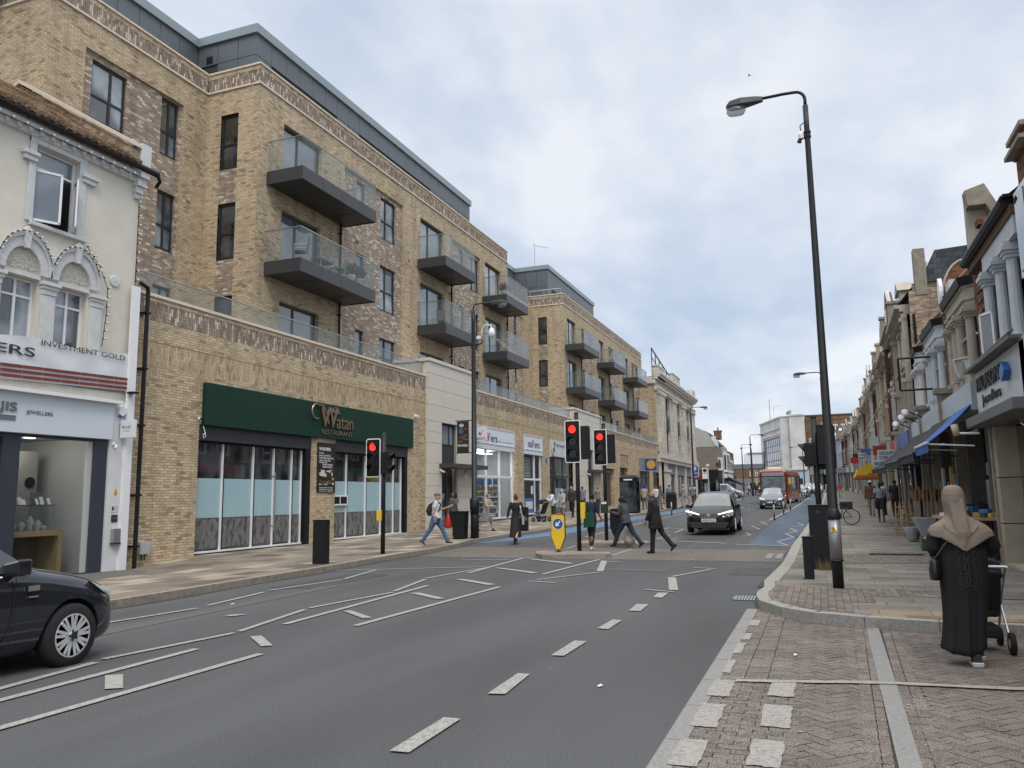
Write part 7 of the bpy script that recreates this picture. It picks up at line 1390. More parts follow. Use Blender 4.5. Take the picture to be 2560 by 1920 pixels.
mb=MB(); mb.tube([(.35,0,.12),(.35,0,.5),(.42,0,.66),(.56,0,.72),(.7,0,.66),(.75,0,.55)],.022,8); mb.obj('gooseneck',WHTF,t,smooth=True); mb=MB(); mb.lathe((.75,0,.5),[(.05,.06),(.1,0),(.13,-.12),(.125,-.2),(.07,-.3),(0,-.32)],14); mb.obj('globe',WHTF,t,smooth=True); mb=MB(); mb.cbox((.22,0,.24),(.14,.1,.12)); mb.obj('junction_box',WHTF,t)
lamp('street lamp rising behind the nearest pole on the right footway',.38,45.5,7.35,-1,arm=.75,r=.09)
lamp('street lamp against the pale stone store on the left',-9.95,68.5,7.9,1,arm=.8,r=.09)
lamp('street lamp just past the silver people carrier, tall in the centre distance',-7.9,104,7.3,1,arm=1.0,r=.1)
lamp('shorter looking street lamp left of the centre distance one',-11.3,131,7.3,1,arm=1.0,r=.1)
lamp('thin far street lamp before the white upper storey building, arm pointing left',-12.6,168,8.2,-1,arm=1.6,r=.1)
lamp('street lamp in front of the white cinema',-2.4,140,7.0,-1,arm=1.4,r=.1)
mb=MB(); mb.tube([(-9.1,150,2),(-9.1,150,9.2)],.09,6); tag(mb.obj('street_pole',POLE),'plain dark pole between the white building and the cinema','pole')
# traffic lights
def head(t,loc,rz=0,lit=None,n=3,board=True,s=1.0,h=1.0):
    M=Matrix.Translation(loc)@Matrix.Rotation(rz,4,'Z'); w,H=.155*s,h/2
    if board:
        mb=MB(); mb.M=M; o=[(-.235*s,-H-.09),(.235*s,-H-.09),(.235*s,H+.09),(-.235*s,H+.09)]
        def rr(e): 
            P=[];
            for cx,cz,a0 in ((.235*s-.07,H+.09-.07,0),(-.235*s+.07,H+.09-.07,90),(-.235*s+.07,-H-.09+.07,180),(.235*s-.07,-H-.09+.07,270)):
                for k in range(5): a=R(a0+k*22.5); P.append((cx+(.07-e)*cos(a),cz+(.07-e)*sin(a)))
            return P
        mb.ext([(x,.0,z) for x,z in rr(0)],(0,.02,0)); mb.obj('white_board_edge',WHTF,t); mb=MB(); mb.M=M; mb.ext([(x,-.006,z) for x,z in rr(.03)],(0,.03,0)); mb.ext([(x,.021,z) for x,z in rr(0.0)],(0,.01,0)); mb.obj('backing_board',BLK,t)
    mb=MB(); mb.M=M; mb.box(-w,w,.0,.24*s,-H+.02,H-.02)
    for k in range(9): z=-H+.08+k*(2*H-.16)/8; mb.box(w,w+.012,.04,.2*s,z-.02,z+.02); mb.box(-w-.012,-w,.04,.2*s,z-.02,z+.02)
    mb.box(-w,w,-.03,.0,-H+.02,H-.02); mb.obj('signal_body',mat('signal_black',(.010,.011,.012),.55,spec=.35),t,bevel=.01)
    for i in range(n):
        z=H-(i+.5)*2*H/n; r=min(.125*s,H/n*.85)
        mb=MB(); mb.M=M; mb.lathe((0,0,z),[(0,-.034),(r*.9,-.034),(r*.9,-.03),(0,-.03)],18,'Y'); mb.obj('lens',REDL if (lit=='red' and i==0) else DKL,t)
        mb=MB(); mb.M=M; V=[];F_=[];K=13
        for k in range(K):
            a=R(-35+250*k/(K-1)); L=.2*s*(1 if 0 else max(.25,min(1,.55+.6*sin(a))))
            for rr_,dd in ((r,-.03),(r*1.03,-L),(r*1.1,-L),(r*1.1,-.03)): V.append((rr_*cos(a),dd,z+rr_*sin(a)))
        for k in range(K-1):
            for j in range(4): F_.append((k*4+j,k*4+(j+1)%4,(k+1)*4+(j+1)%4,(k+1)*4+j))
        mb.add(V,F_); mb.obj('visor',MATS['signal_black'],t,recalc=True)
def tlight(label,x,y,z0,top,lean=0):
    t=thing('traffic_light',label,'traffic light',(x,y,z0),group='traffic lights at the crossing'); mb=MB(); mb.tube([(0,0,0),(lean*.0,0,top-z0)],.062,12); mb.tube([(0,0,top-z0),(0,0,top-z0+.02)],.068,12); mb.obj('pole',POLE,t,smooth=True)
    return t
t=tlight('red traffic light with a yellow box on its pole, before the restaurant',-11.5,19.8,.1,3.55)
head(t,(-.33,-.02,2.7),0,'red',s=1,h=.92); head(t,(.18,0,2.54),R(90),None,2,False,.85,.66); mb=MB(); mb.tube([(0,0,3.0),(-.3,.1,3.05)],.02,5); mb.tube([(0,0,2.9),(.12,0,2.85)],.02,5); mb.obj('bracket',POLE,t); mb=MB(); mb.box(-.14,-.0,-.13,-.06,.94,1.22); mb.obj('push_button_box',mat('box_yellow',(.75,.5,.03),.4),t,bevel=.01)
t=tlight('red traffic light on the nearer island behind the yellow bollard',-6.43,21.93,.12,4.0)
head(t,(-.09,-.12,3.07),0,'red',s=1,h=1.04); head(t,(.22,.1,3.03),R(180),None,3,False,.9,.98); mb=MB(); mb.tube([(0,0,3.3),(.2,.1,3.35)],.02,5); mb.obj('bracket',POLE,t)
mb=MB(); mb.box(.07,.2,-.05,.05,.9,1.35); mb.obj('push_button_box',MATS['box_yellow'],t)
t=tlight('red traffic light on the farther island beside the dark phone box',-6.77,26.33,.17,4.05)
head(t,(-.1,-.12,3.1),0,'red',s=1,h=1.04); head(t,(.22,.1,3.04),R(180),None,3,False,.9,1.0); mb=MB(); mb.box(-.13,.11,-.2,-.06,.9,1.3); mb.obj('push_button_unit',DKM,t,bevel=.015); mb=MB(); mb.box(-.1,.08,-.205,-.2,1.2,1.27); mb.obj('sign_plate',TW,t)
t=tlight('traffic light seen from behind on the right footway left of the nearest lamp',-.06,18.8,.12,3.3)
head(t,(-.2,0,2.36),R(-90),None,2,False,.8,.55); head(t,(.2,.02,2.52),R(180),None,3,True,.95,.8); mb=MB(); pts=[(-.03,0,2.85)]+[(-.03-.13*sin(a),0,2.72+.13*cos(a)) for a in [PI*k/8 for k in range(9)]]; mb.tube(pts,.016,6); mb.tube([(0,0,2.62),(-.12,0,2.6)],.02,5); mb.obj('cable_loop',BLK,t)
# keep-left bollards
def shield(label,x,y,z0,front,back,sw=0,rz=0,h=1.05,arrow=True):
    t=thing('keep_left_bollard',label,'traffic bollard',(x,y,z0),rz); W_=.205
    P=[(-W_,h-.04),(-W_+.04,h),(W_-.04,h),(W_,h-.04),(W_+.005,.42),(.05,.06),(-.05,.06),(-W_-.005,.42)]
    mb=MB(); mb.ext([(a,-.0,b) for a,b in P],(0,.05,0)); mb.obj('dark_back',BLK,t,bevel=.008)
    if arrow:
        mb=MB(); mb.ext([(a*.92,-.004,.06+(b-.06)*.965+.012) for a,b in P],(0,-.004,0)); f=mb.obj('yellow_face',front,t)
        mb=MB(); mb.lathe((0,-.008,h-.27),[(0,0),(.155,0),(.155,-.003),(0,-.003)],26,'Y'); d=mb.obj('white_ring',TW,f); mb=MB(); mb.lathe((0,-.0112,h-.27),[(0,0),(.143,0),(.143,-.003),(0,-.003)],26,'Y'); mb.obj('blue_disc',mat('arrow_blue',(.015,.09,.33),.4),f)
        mb=MB(); M=Matrix.Translation((0,-.0145,h-.27))@Matrix.Rotation(R(-45),4,'Y'); mb.M=M; mb.ext([(.105,0,-.02),(.105,0,.02),(-.0,0,.02),(-.0,0,.075),(-.1,0,0),(-.0,0,-.075),(-.0,0,-.02)],(0,-.003,0)); 
        mb.obj('arrow',TW,f)
    mb=MB(); mb.lathe((0,.025,0),[(.11,0),(.11,.02),(.05,.03),(.04,.1)],12); mb.obj('foot',DKM,t); return t
YEL=mat('bollard_yellow',(.78,.5,.02),.4)
shield('yellow shield bollard with a white arrow on a blue disc on the nearer island',-6.88,21.4,.11,YEL,BLK)
shield('black back of a shield bollard on the farther island',-6.44,26.35,.16,BLK,BLK,arrow=False)
# dark cabinets, bins
def cabinet(name,label,cat,x0,x1,y0,y1,z0,h,extra=None,lean=0):
    t=thing(name,label,cat,((x0+x1)/2,(y0+y1)/2,z0)); a,b=(x1-x0)/2,(y1-y0)/2; mb=MB(); mb.loft([[(-a,-b,0),(a,-b,0),(a,b,0),(-a,b,0)],[(-a,-b,h),(a,-b,h),(a,b,h),(-a,b,h)]]); mb.obj('cabinet_body',mat('cabinet_black',(.009,.0095,.011),.5,noise_=.1,nscale=3,spec=.35),t,bevel=.012)
    mb=MB(); mb.box(-a-.01,a+.01,-b-.01,b+.01,h,h+.02); mb.obj('lid',BLK,t)
    if extra:
        for e in extra: mb=MB(); mb.box(*e[1]); mb.obj(e[0],e[2],t)
    return t
cabinet('utility_cabinet','black waist high utility cabinet behind the silver sleeved lamp','utility cabinet',-.27,.12,17.5,18.2,.12,1.26,[('vent_plate',(-.05,.02,-.36,-.352,1.1,1.17),mat('cabinet_plate',(.03,.03,.032),.5))])
t=cabinet('bollard','squat square black bollard left of the silver sleeved lamp','bollard',-.37,-.2,15.46,15.64,.12,.73)
t=cabinet('bollard','wide square black bollard on the left footway in front of the restaurant pier','bollard',-11.55,-11.2,16.54,16.75,.09,1.05)
t=cabinet('bollard','square black bollard on the left footway between the bin and the blue lane','bollard',-11.8,-11.5,31.6,31.8,.24,.95)
t=thing('litter_bin','black litter bin standing against the banner lamp on the left footway','litter bin',(-12.32,26.75,.16)); mb=MB(); mb.loft([[(-.21,-.2,0),(.2,-.2,0),(.2,.2,0),(-.21,.2,0)],[(-.27,-.22,.95),(.24,-.22,.95),(.24,.22,.95),(-.27,.22,.95)]]); mb.obj('bin_body',MATS['cabinet_black'],t,bevel=.015); mb=MB(); mb.box(-.28,.25,-.23,.23,.95,1.0); mb.obj('lid',BLK,t,bevel=.01)
t=thing('litter_bin','black litter bin with a domed top before the stone store','litter bin',(-10.2,58.8,.62)); mb=MB(); mb.box(-.35,.35,-.3,.3,0,1.0); mb.obj('bin_body',MATS['cabinet_black'],t,bevel=.02); mb=MB(); mb.loft([[(-.37,-.32,1.0),(.37,-.32,1.0),(.37,.32,1.0),(-.37,.32,1.0)],[(-.3,-.25,1.2),(.3,-.25,1.2),(.3,.25,1.2),(-.3,.25,1.2)]]); mb.obj('lid',BLK,t); mb=MB(); mb.box(-.25,.25,-.31,-.3,.72,.9); mb.obj('aperture',DKL,t)
# phone box
t=thing('phone_box','black glazed phone box on the left footway behind the farther red light','phone box',(-11.4,50.6,.5)); mb=MB()
for x in (-.55,.5): mb.box(x,x+.05,-.45,-.4,0,2.25); mb.box(x,x+.05,.4,.45,0,2.25)
mb.box(-.55,.55,-.45,.45,2.0,2.25); mb.box(-.55,.55,-.45,.45,0,.1); mb.obj('frame',BLK,t); mb=MB(); mb.loft([[(-.58,-.48,2.25),(.58,-.48,2.25),(.58,.48,2.25),(-.58,.48,2.25)],[(-.45,-.3,2.42),(.45,-.3,2.42),(.45,.3,2.42),(-.45,.3,2.42)]]); mb.obj('roof',BLK,t,bevel=.03); mb=MB(); mb.box(-.5,.5,-.43,-.42,.1,2.0); mb.box(-.5,.5,.42,.43,.1,2.0); mb.obj('glass',PANED,t); mb=MB(); mb.box(-.28,.28,-.47,-.455,2.08,2.17); mb.obj('sign_strip',TW,t)
# flexible posts
def wand(x,y,label,flip=True):
    z=g(y); t=thing('lane_post',label,'lane post',(x,y,z),group='flexible posts beside the cycle lanes'); mb=MB(); mb.tube([(0,0,.0),(0,0,.28)],.04,10); mb.tube([(0,0,0),(0,0,.02)],.09,10); mb.obj('black_base',RUBBER,t); mb=MB(); mb.tube([(0,0,.28),(0,0,.78)],.038,10); mb.obj('white_sleeve',mat('post_pale',(.42,.42,.4),.5),t,smooth=True); mb=MB(); mb.tube([(0,0,.78),(0,0,1.0)] if flip else [(0,0,.78),(0,0,.82)],.039,10); mb.obj('top_cap',RUBBER if flip else MATS['post_pale'],t)
for i,(x,y) in enumerate(((-2.31,43.4),(-2.12,50),(-1.93,55.9),(-1.75,76),(-1.6,80),(-1.45,85),(-1.3,98),(-1.2,103),(-1.1,110))): wand(x,y,'flexible post number %s from the camera along the right cycle lane'%ordn[i].replace('first','one'),i in (0,1))
ordl=[]
for o in [o for o in D.objects if o.name.startswith('lane_post')]: pass
wand(-8.6,49.5,'flexible post beside the left cycle lane level with the dark car',False); wand(-8.1,84,'far flexible post beside the left cycle lane in front of the people carrier'); wand(-7.9,90,'farthest flexible post beside the left cycle lane',False)
# parking and bus stop
t=thing('parking_sign','blue square parking sign on a tall dark pole beside the bus stop','road sign',(-11.2,78,1.0)); mb=MB(); mb.tube([(-.15,0,0),(-.15,0,6.2)],.06,8); mb.obj('pole',POLE,t); mb=MB(); mb.box(-.3,.42,-.09,-.06,2.3,3.35); mb.obj('sign_border',TW,t); mb=MB(); mb.box(-.26,.38,-.097,-.09,2.68,3.31); mb.box(-.26,.38,-.097,-.09,2.34,2.62); s_=mb.obj('blue_panel',mat('sign_blue2',(.02,.09,.3),.4),t)
o=Fr((0,77.9,0),(0,-1,0)).text(t,'P',-11.28,-11.0,3.75,4.22,.003,TW,.002,off=.03); o.matrix_parent_inverse=Matrix.Translation((11.2,-78,-1.0))
t=thing('bus_stop_flag','pale pole with a white bus stop flag bearing a ring symbol','bus stop',(-9.93,78,.94)); mb=MB(); mb.tube([(0,0,0),(0,0,3.35)],.05,8); mb.obj('pole',mat('pole_pale',(.5,.5,.48),.5),t); mb=MB(); mb.box(-.55,-.06,-.03,.03,2.7,3.2); mb.box(-.55,-.06,-.03,.03,2.15,2.66); mb.obj('flag_panel',TW,t); mb=MB(); mb.lathe((-.3,-.035,2.95),[(.13,0),(.18,0),(.18,-.01),(.13,-.01)],20,'Y'); mb.box(-.5,-.1,-.05,-.04,2.93,2.97); mb.obj('ring_symbol',INK,t); mb=MB(); mb.box(-.13,.13,-.13,.13,3.35,3.55); mb.obj('cap',TW,t)
t=thing('bus_shelter','dark glazed bus shelter with a red roof edge','bus shelter',(-10.3,80,.97)); mb=MB(); mb.box(-1.0,1.0,-1.6,1.6,2.1,2.25); mb.obj('roof',BLK,t); mb=MB(); mb.box(-1.05,.2,-1.64,-1.6,2.08,2.26); mb.obj('red_edge',mat('shelter_red',(.35,.03,.03),.4),t); mb=MB(); [mb.box(x,x+.08,y,y+.08,0,2.1) for x in (-1,.92) for y in (-1.6,1.52)]; mb.obj('post',BLK,t); mb=MB(); mb.box(-.9,.9,1.5,1.52,.2,2.0); mb.box(.94,.96,-1.5,1.5,.2,2.0); mb.obj('glass_panel',PANED,t); mb=MB(); mb.box(-.1,.35,-1.62,-1.58,.6,1.7); mb.obj('timetable_panel',mat('panel_blueish',(.25,.28,.33),.4),t)
mb=MB(); rr=random.Random(8)
for i in range(60):
    a=rr.random()*2*PI; L=rr.uniform(.1,.28); p=Vector((-.0+rr.uniform(-.16,.1),17.3,.12)); q=p+Vector((cos(a)*.08,sin(a)*.06,L)); w=Vector((.004,.003,0)); mb.add([p-w,p+w,q],[(0,1,2)])
tag(mb.obj('weeds',mat('dry_weed',(.22,.17,.08),.9),recalc=False),'tuft of dry weeds at the foot of the utility cabinet','weeds')
# bird
t=thing('bird','small dark bird flying high in the sky above the nearest lamp','bird',(-5.2,40,24)); d_=(Vector((1873-1280,0,0))); 
dr=(r_*(1873-1280)-u_*(189-960)+fw*1988.95).normalized(); t.location=Vector((0,0,CAMH))+dr*95
mb=MB(); mb.tube([(-.16,0,0),(-.05,0,.01),(.1,0,.02),(.17,0,.03)],[.01,.04,.04,.015],8); mb.obj('bird_body',BLK,t,smooth=True); mb=MB(); [mb.add([(.08,0,.03),(-.04,0,.03),(-.08,s*.28,.06),(-.02,s*.3,.07)],[(0,1,2,3)]) for s in (-1,1)]; mb.obj('wing',BLK,t,recalc=False)
# ---------------- vehicles ----------------
def paint(n,c,rough=.25): return mat(n,c,rough,metal=0,coat=.8,spec=.5)
CGL=windowmat('car_glass',(.03,.035,.04),(.05,.055,.06),cell=1,rough=.02)
CGL2=windowmat('windscreen_glass',(.10,.12,.135),(.2,.23,.25),cell=1.5,rough=.03)
HL=mat('headlight_glass',(.72,.75,.78),.15,coat=1); LIT=mat('headlight_lit',(1,1,1),.2,emit=(1,1,1,3)); PLT=mat('number_plate',(.7,.71,.7),.4); BPL=mat('black_plastic',(.018,.018,.019),.6)
def wheel(t,x,y,r,side,spokes=5,w=.2,rim=None,detail=False):
    """side +1: outer face towards +x"""
    mb=MB(); ri=r*.68
    mb.lathe((x,y,r),[(ri,-w/2),(r*.93,-w/2),(r,-w/2+.03),(r,w/2-.03),(r*.93,w/2),(ri,w/2),(ri,-w/2)],36,'X'); wo=mb.obj('wheel',RUBBER,t,smooth=True); wo.data.shade_smooth() if hasattr(wo.data,'shade_smooth') else None
    xo=x+side*w/2; mb=MB(); mb.lathe((xo-side*.02,y,r),[(ri*.97,-.02*side),(ri*1.0,.022*side),(ri*.93,.022*side),(ri*.9,-.03*side)],36,'X')
    n=spokes
    for k in range(n):
        for off in ((-.09,.09) if detail else (0,)):
            a=2*PI*k/n+.2; b=a+off*1.5; hw=.018 if detail else .04
            def P(rad,ang,e,d): return (xo-side*d,y+rad*cos(ang)-e*sin(ang),r+rad*sin(ang)+e*cos(ang))
            aa=a+off*.5
            q=[P(ri*.12,aa,-hw*1.0,.0),P(ri*.12,aa,hw*1.0,.0),P(ri*.92,b,hw*.75,-.008),P(ri*.92,b,-hw*.75,-.008)]
            mb.add(q+[tuple(Vector(p)-Vector((side*.03,0,0))) for p in q],[(0,1,2,3),(4,7,6,5),(0,4,5,1),(1,5,6,2),(2,6,7,3),(3,7,4,0)])
    mb.lathe((xo-side*.02,y,r),[(0,.0),(ri*.2,0),(ri*.2,.03*side),(ri*.1,.036*side),(0,.036*side)],16,'X'); mb.obj('rim',rim or mat('alloy_silver',(.80,.81,.83),.22,metal=.55),wo)
    mb=MB(); mb.lathe((xo-side*.09,y,r),[(0,0),(ri,0),(ri,.01),(0,.01)],24,'X'); mb.obj('brake_disc',BPL,wo)
    if detail:
        mb=MB(); [mb.lathe((xo+side*.012,y+ri*.22*cos(2*PI*k/5),r+ri*.22*sin(2*PI*k/5)),[(0,0),(.012,0),(.012,.006*side),(0,.006*side)],8,'X') for k in range(5)]; mb.lathe((xo+side*.018,y,r),[(0,0),(.035,0),(.035,.006*side),(0,.006*side)],16,'X'); mb.obj('hub_cap',BPL,wo)
def carbody(t,st,pm,wheels,r,W,win=None,screen=None,sub=2):
    """st: stations front(-)..rear by y: (y,zb,zbelt,ztop,wb,wt,flag) flag: 'h' hood,'w' windscreen begins after,'c' cabin,'p' pillar strip,'r' rear screen"""
    rings=[]
    for (y,zb,zl,zt,wb,wt,fl) in st:
        ws=wb*.96; h=zl-zb
        half=[(0,zb),(ws*.8,zb),(ws*.97,zb+h*.12),(wb,zb+h*.42),(wb*.985,zb+h*.78),(wb*.955,zl),(wt,zt-(zt-zl)*.10-.005),(wt*.88,zt-.002),(wt*.45,zt+.018),(0,zt+.022)]
        rings.append([(x,y,z) for x,z in half]+[(-x,y,z) for x,z in half[-2:0:-1]])
    n=len(rings[0]); vs=[p for q in rings for p in q]; fs=[];mi=[]
    gl_side=(5,n-6)  # strip index belt->top
    for i in range(len(st)-1):
        f=st[i][6]
        for j in range(n):
            fs.append((i*n+j,i*n+(j+1)%n,(i+1)*n+(j+1)%n,(i+1)*n+j)); m=0
            if j in gl_side and f in('c','rc'): m=1
            if f in ('w','r') and j in (6,7,8,9,10,11): m=2
            if j in (0,n-1): m=3
            mi.append(m)
    fs.append(tuple(range(n))[::-1]); mi.append(0); fs.append(tuple(range((len(st)-1)*n,len(st)*n))); mi.append(0)
    me=D.meshes.new('body'); me.from_pydata(vs,[],fs); mats=[pm,win or CGL,screen or CGL2,BPL]
    for m in mats: me.materials.append(m)
    me.polygons.foreach_set('material_index',mi); b=bmesh.new(); b.from_mesh(me); bmesh.ops.recalc_face_normals(b,faces=b.faces)
    cl=b.edges.layers.float.get('crease_edge') or b.edges.layers.float.new('crease_edge')
    b.faces.ensure_lookup_table()
    for e in b.edges:
        ms={f.material_index for f in e.link_faces}
        if len(ms)>1: e[cl]=.75
    b.to_mesh(me); b.free()
    o=link('body',me,t); mods=[('SUBSURF',dict(levels=sub,render_levels=sub))]; cut=None
    mc=MB(); mc.cur=3
    for (x,y) in wheels: mc.lathe((x,y,r),[(0,-.24),(r*1.16,-.24),(r*1.16,.3),(0,.3)],28,'X') if x>0 else mc.lathe((x,y,r),[(0,-.3),(r*1.16,-.3),(r*1.16,.24),(0,.24)],28,'X')
    cut=mc.obj('cut',mats); cut.data.update()
    bpy.context.view_layer.update(); M0=t.matrix_world.copy(); cut.matrix_world=M0
    me=bake_mod(o,mods+[('BOOLEAN',dict(operation='DIFFERENCE',object=cut,solver='EXACT'))]); D.objects.remove(cut)
    # split glass
    def sub_(idx,name):
        b=bmesh.new(); b.from_mesh(me); bmesh.ops.delete(b,geom=[f for f in b.faces if f.material_index not in idx],context='FACES')
        m2=D.meshes.new(name); b.to_mesh(m2); b.free(); [m2.materials.append(m) for m in mats]; m2.shade_smooth(); return m2
    def half(m_,ax,sg):
        b=bmesh.new(); b.from_mesh(m_); bmesh.ops.delete(b,geom=[f for f in b.faces if f.calc_center_median()[ax]*sg<0],context='FACES'); q=D.meshes.new('w'); b.to_mesh(q); b.free(); [q.materials.append(m) for m in mats]; q.shade_smooth(); return q
    a=sub_((0,3),'body'); c=sub_((1,),'side_window'); d_=sub_((2,),'windscreen')
    o.data=a; link('side_window',half(c,0,1),t); link('side_window',half(c,0,-1),t); link('windscreen',half(d_,1,-1),t); link('rear_window',half(d_,1,1),t)
    try: a.set_sharp_from_angle(angle=R(35)); 
    except Exception: pass
    return o
def mirror(t,x,y,z,s,m):
    mb=MB(); mb.loft([[(x,y-.07,z-.05),(x,y+.06,z-.05),(x,y+.06,z+.08),(x,y-.07,z+.08)],[(x+s*.2,y-.1,z-.03),(x+s*.2,y+.04,z-.03),(x+s*.2,y+.04,z+.12),(x+s*.2,y-.1,z+.12)]]); mb.obj('door_mirror',m,t,bevel=.02)
# --- foreground charcoal hatchback (front at +y -> built pointing -y then rotated) ---
CHAR=paint('paint_charcoal',(.017,.020,.025),.10)
def hatch(label,loc,rz,pm,W=.86,L=4.0,H=1.48,detail=False,r=.315,plate=None,lit=False,group=None,badge=False,name='parked_car',grille='wide',screen=None):
    t=thing(name,label,'car',loc,rz,group)
    f=-L/2; zs=.0
    st=[(f,.24,.50,.56,W*.62,W*.55,'h'),(f+.06,.18,.58,.66,W*.84,W*.78,'h'),(f+.30,.17,.70,.80,W*.965,W*.84,'h'),(f+.62,.17,.80,.90,W*.995,W*.84,'h'),(f+.98,.17,.87,.965,W,W*.84,'h'),(f+1.12,.17,.90,1.0,W,W*.83,'w'),
        (f+1.62,.17,.925,H*.915,W,W*.70,'w'),(f+1.78,.17,.93,H*.955,W,W*.70,'c'),(f+2.28,.17,.94,H*.995,W,W*.70,'c'),(f+2.44,.17,.945,H,W,W*.70,'p'),(f+2.54,.17,.95,H,W,W*.70,'c'),(f+3.1,.17,.96,H*.985,W,W*.685,'c'),(f+3.32,.18,.97,H*.965,W*.99,W*.67,'p'),
        (f+3.5,.2,.97,H*.94,W*.97,W*.65,'r'),(L/2-.18,.22,.94,1.08,W*.93,W*.70,'p'),(L/2-.04,.26,.80,.86,W*.86,W*.68,'p'),(L/2,.3,.6,.66,W*.7,W*.6,'p')]
    wy=(f+(.70 if detail else .80),f+3.28); o=carbody(t,st,pm,[(s*(W-.1),y) for s in (-1,1) for y in wy],r,W,screen=screen)
    for s in (-1,1):
        for y in wy: wheel(t,s*(W-.105),y,r,s,9 if detail else 6,.2,detail=detail)
        mirror(t,s*(W*.93),f+1.42,.97,s,pm)
    for s in (-1,1):
        mb=MB(); mb.ext([(s*(W*.955+.004),f+1.17,.955),(s*(W*.945+.004),f+1.83,.965),(s*(W*.80),f+1.83,H*.855),(s*(W*.82),f+1.66,H*.83)],(s*.004,0,.002)); mb.obj('quarter_window',CGL,t)
    # lamps & bumper
    for s in (-1,1):
        mb=MB(); mb.loft([[(s*W*.54,f+.03,.62),(s*W*.80,f+.10,.60),(s*W*.82,f+.12,.68),(s*W*.56,f+.07,.69)],[(s*W*.60,f+.20,.70),(s*W*.975,f+.34,.69),(s*W*.975,f+.50,.80),(s*W*.72,f+.38,.82)]]); mb.obj('headlight',(CGL if lit==1 else HL),t,bevel=.01)
        mb=MB(); mb.lathe((s*W*.62,f+.0,.34),[(0,.0),(.05,0),(.05,.06),(0,.06)],12,'Y'); mb.obj('fog_light',HL,t)
    mb=MB(); mb.box(-W*.42,W*.42,f-.015,f+.05,.24,.38); mb.box(-W*.34,W*.34,f-.012,f+.06,.55,.62); gr=mb.obj('grille',BPL,t,bevel=.02); mb=MB(); mb.box(-W*.34,W*.34,f-.02,f-.01,.6,.615); mb.obj('chrome_bar',CHROME,gr)
    mb=MB(); mb.box(-.26,.26,f-.03,f-.012,.42,.52); p=mb.obj('number_plate',PLT,t)
    if plate: pass
    return t,f
cz=-.02
t,f=hatch('charcoal hatchback with silver multi-spoke wheel, cut off by the left picture edge',(-8.14,4.98,cz),PI,CHAR,detail=True,r=.305,name='car',W=.86)
t.scale=(1,1,1.05)
# door line, sill, badge, fender trims on the camera side (local -x after 180deg = world +x)
mb=MB(); x=-.862
for y0,z0,y1,z1 in ((f+1.42,.30,f+1.36,.90),(f+2.5,.30,f+2.52,.93)): mb.tube([(x,y0,z0),(x-.004,(y0+y1)/2,(z0+z1)/2),(x+.02,y1,z1)],.005,4)
mb.obj('door_gap',BLK,t); mb=MB(); mb.tube([(x+.03,f+1.5,.93),(x+.02,f+2.4,.945),(x+.02,f+3.2,.96)],.009,5); mb.obj('waist_trim',CHROME,t)
mb=MB(); mb.box(x-.004,x+.01,f+1.12,f+1.24,.78,.83); mb.box(x-.004,x+.01,f+1.13,f+1.23,.72,.735); mb.obj('wing_badge',CHROME,t)
mb=MB(); mb.box(x+.01,x+.03,f+1.5,f+1.54,.93,1.32) if 0 else mb.box(x+.0,x+.005,f+1.9,f+2.0,.8,.82); mb.obj('door_handle',CHAR,t)
# --- dark crossover facing camera ---
DKP=mat('paint_black_gloss',(.006,.0065,.008),.3,coat=.25,spec=.25)
t,f=hatch('dark crossover with bright headlights facing the camera, nearest oncoming car',(-4.02,33.3,.17),R(0),DKP,W=.90,L=4.39,H=1.56,r=.345,lit=1,name='car',screen=windowmat('windscreen_sky',(.05,.065,.075),(.09,.11,.12),cell=1.5,rough=.04))
for s in (-1,1):
    mb=MB(); mb.loft([[(s*.34,f-.01,.70),(s*.36,f-.01,.73),(s*.36,f+.02,.73),(s*.34,f+.02,.70)],[(s*.88,f+.20,.83),(s*.86,f+.20,.87),(s*.86,f+.28,.87),(s*.88,f+.28,.83)]]); mb.obj('daytime_lamp',LIT,t)
mb=MB(); mb.lathe((0,f-.03,.70),[(0,0),(.075,0),(.075,-.015),(0,-.015)],16,'Y'); mb.obj('front_badge',CHROME,t)
mb=MB(); mb.loft([[(-.62,f-.02,.2),(.62,f-.02,.2),(.62,f+.04,.2),(-.62,f+.04,.2)],[(-.74,f-.005,.42),(.74,f-.005,.42),(.74,f+.08,.42),(-.74,f+.08,.42)]]); mb.obj('lower_grille',BPL,t,bevel=.02); mb=MB(); mb.loft([[(-.3,f-.012,.60),(.3,f-.012,.60),(.3,f+.04,.60),(-.3,f+.04,.60)],[(-.72,f+.06,.74),(.72,f+.06,.74),(.72,f+.14,.74),(-.72,f+.14,.74)]]); mb.obj('upper_grille',BPL,t,bevel=.01)
mb=MB(); mb.box(-.27,.27,f-.05,f-.035,.44,.56); p=mb.obj('front_plate',PLT,t)
o=Fr((0,0,0),(0,-1,0)).text(p,'AF20 OLC',-.24,.24,.46,.54,-f+.052,INK,.001,off=.015)
mb=MB(); mb.box(.42,.56,f+1.46,f+1.47,1.28,1.36) if 0 else mb.box(.40,.52,f+1.45,f+1.455,1.30,1.36); mb.obj('windscreen_sticker',TW,t)
# --- grey hatch facing camera ---
GRP=paint('paint_grey_blue',(.07,.082,.09),.25)
t,f=hatch('dark grey-green hatchback facing the camera directly in front of the red bus',(-3.3,61.5,.55),0,GRP,W=.85,L=4.1,H=1.48,r=.32,name='car'); 
mb=MB(); mb.lathe((0,f-.02,.60),[(0,0),(.07,0),(.07,-.012),(0,-.012)],14,'Y'); mb.obj('front_badge',CHROME,t)
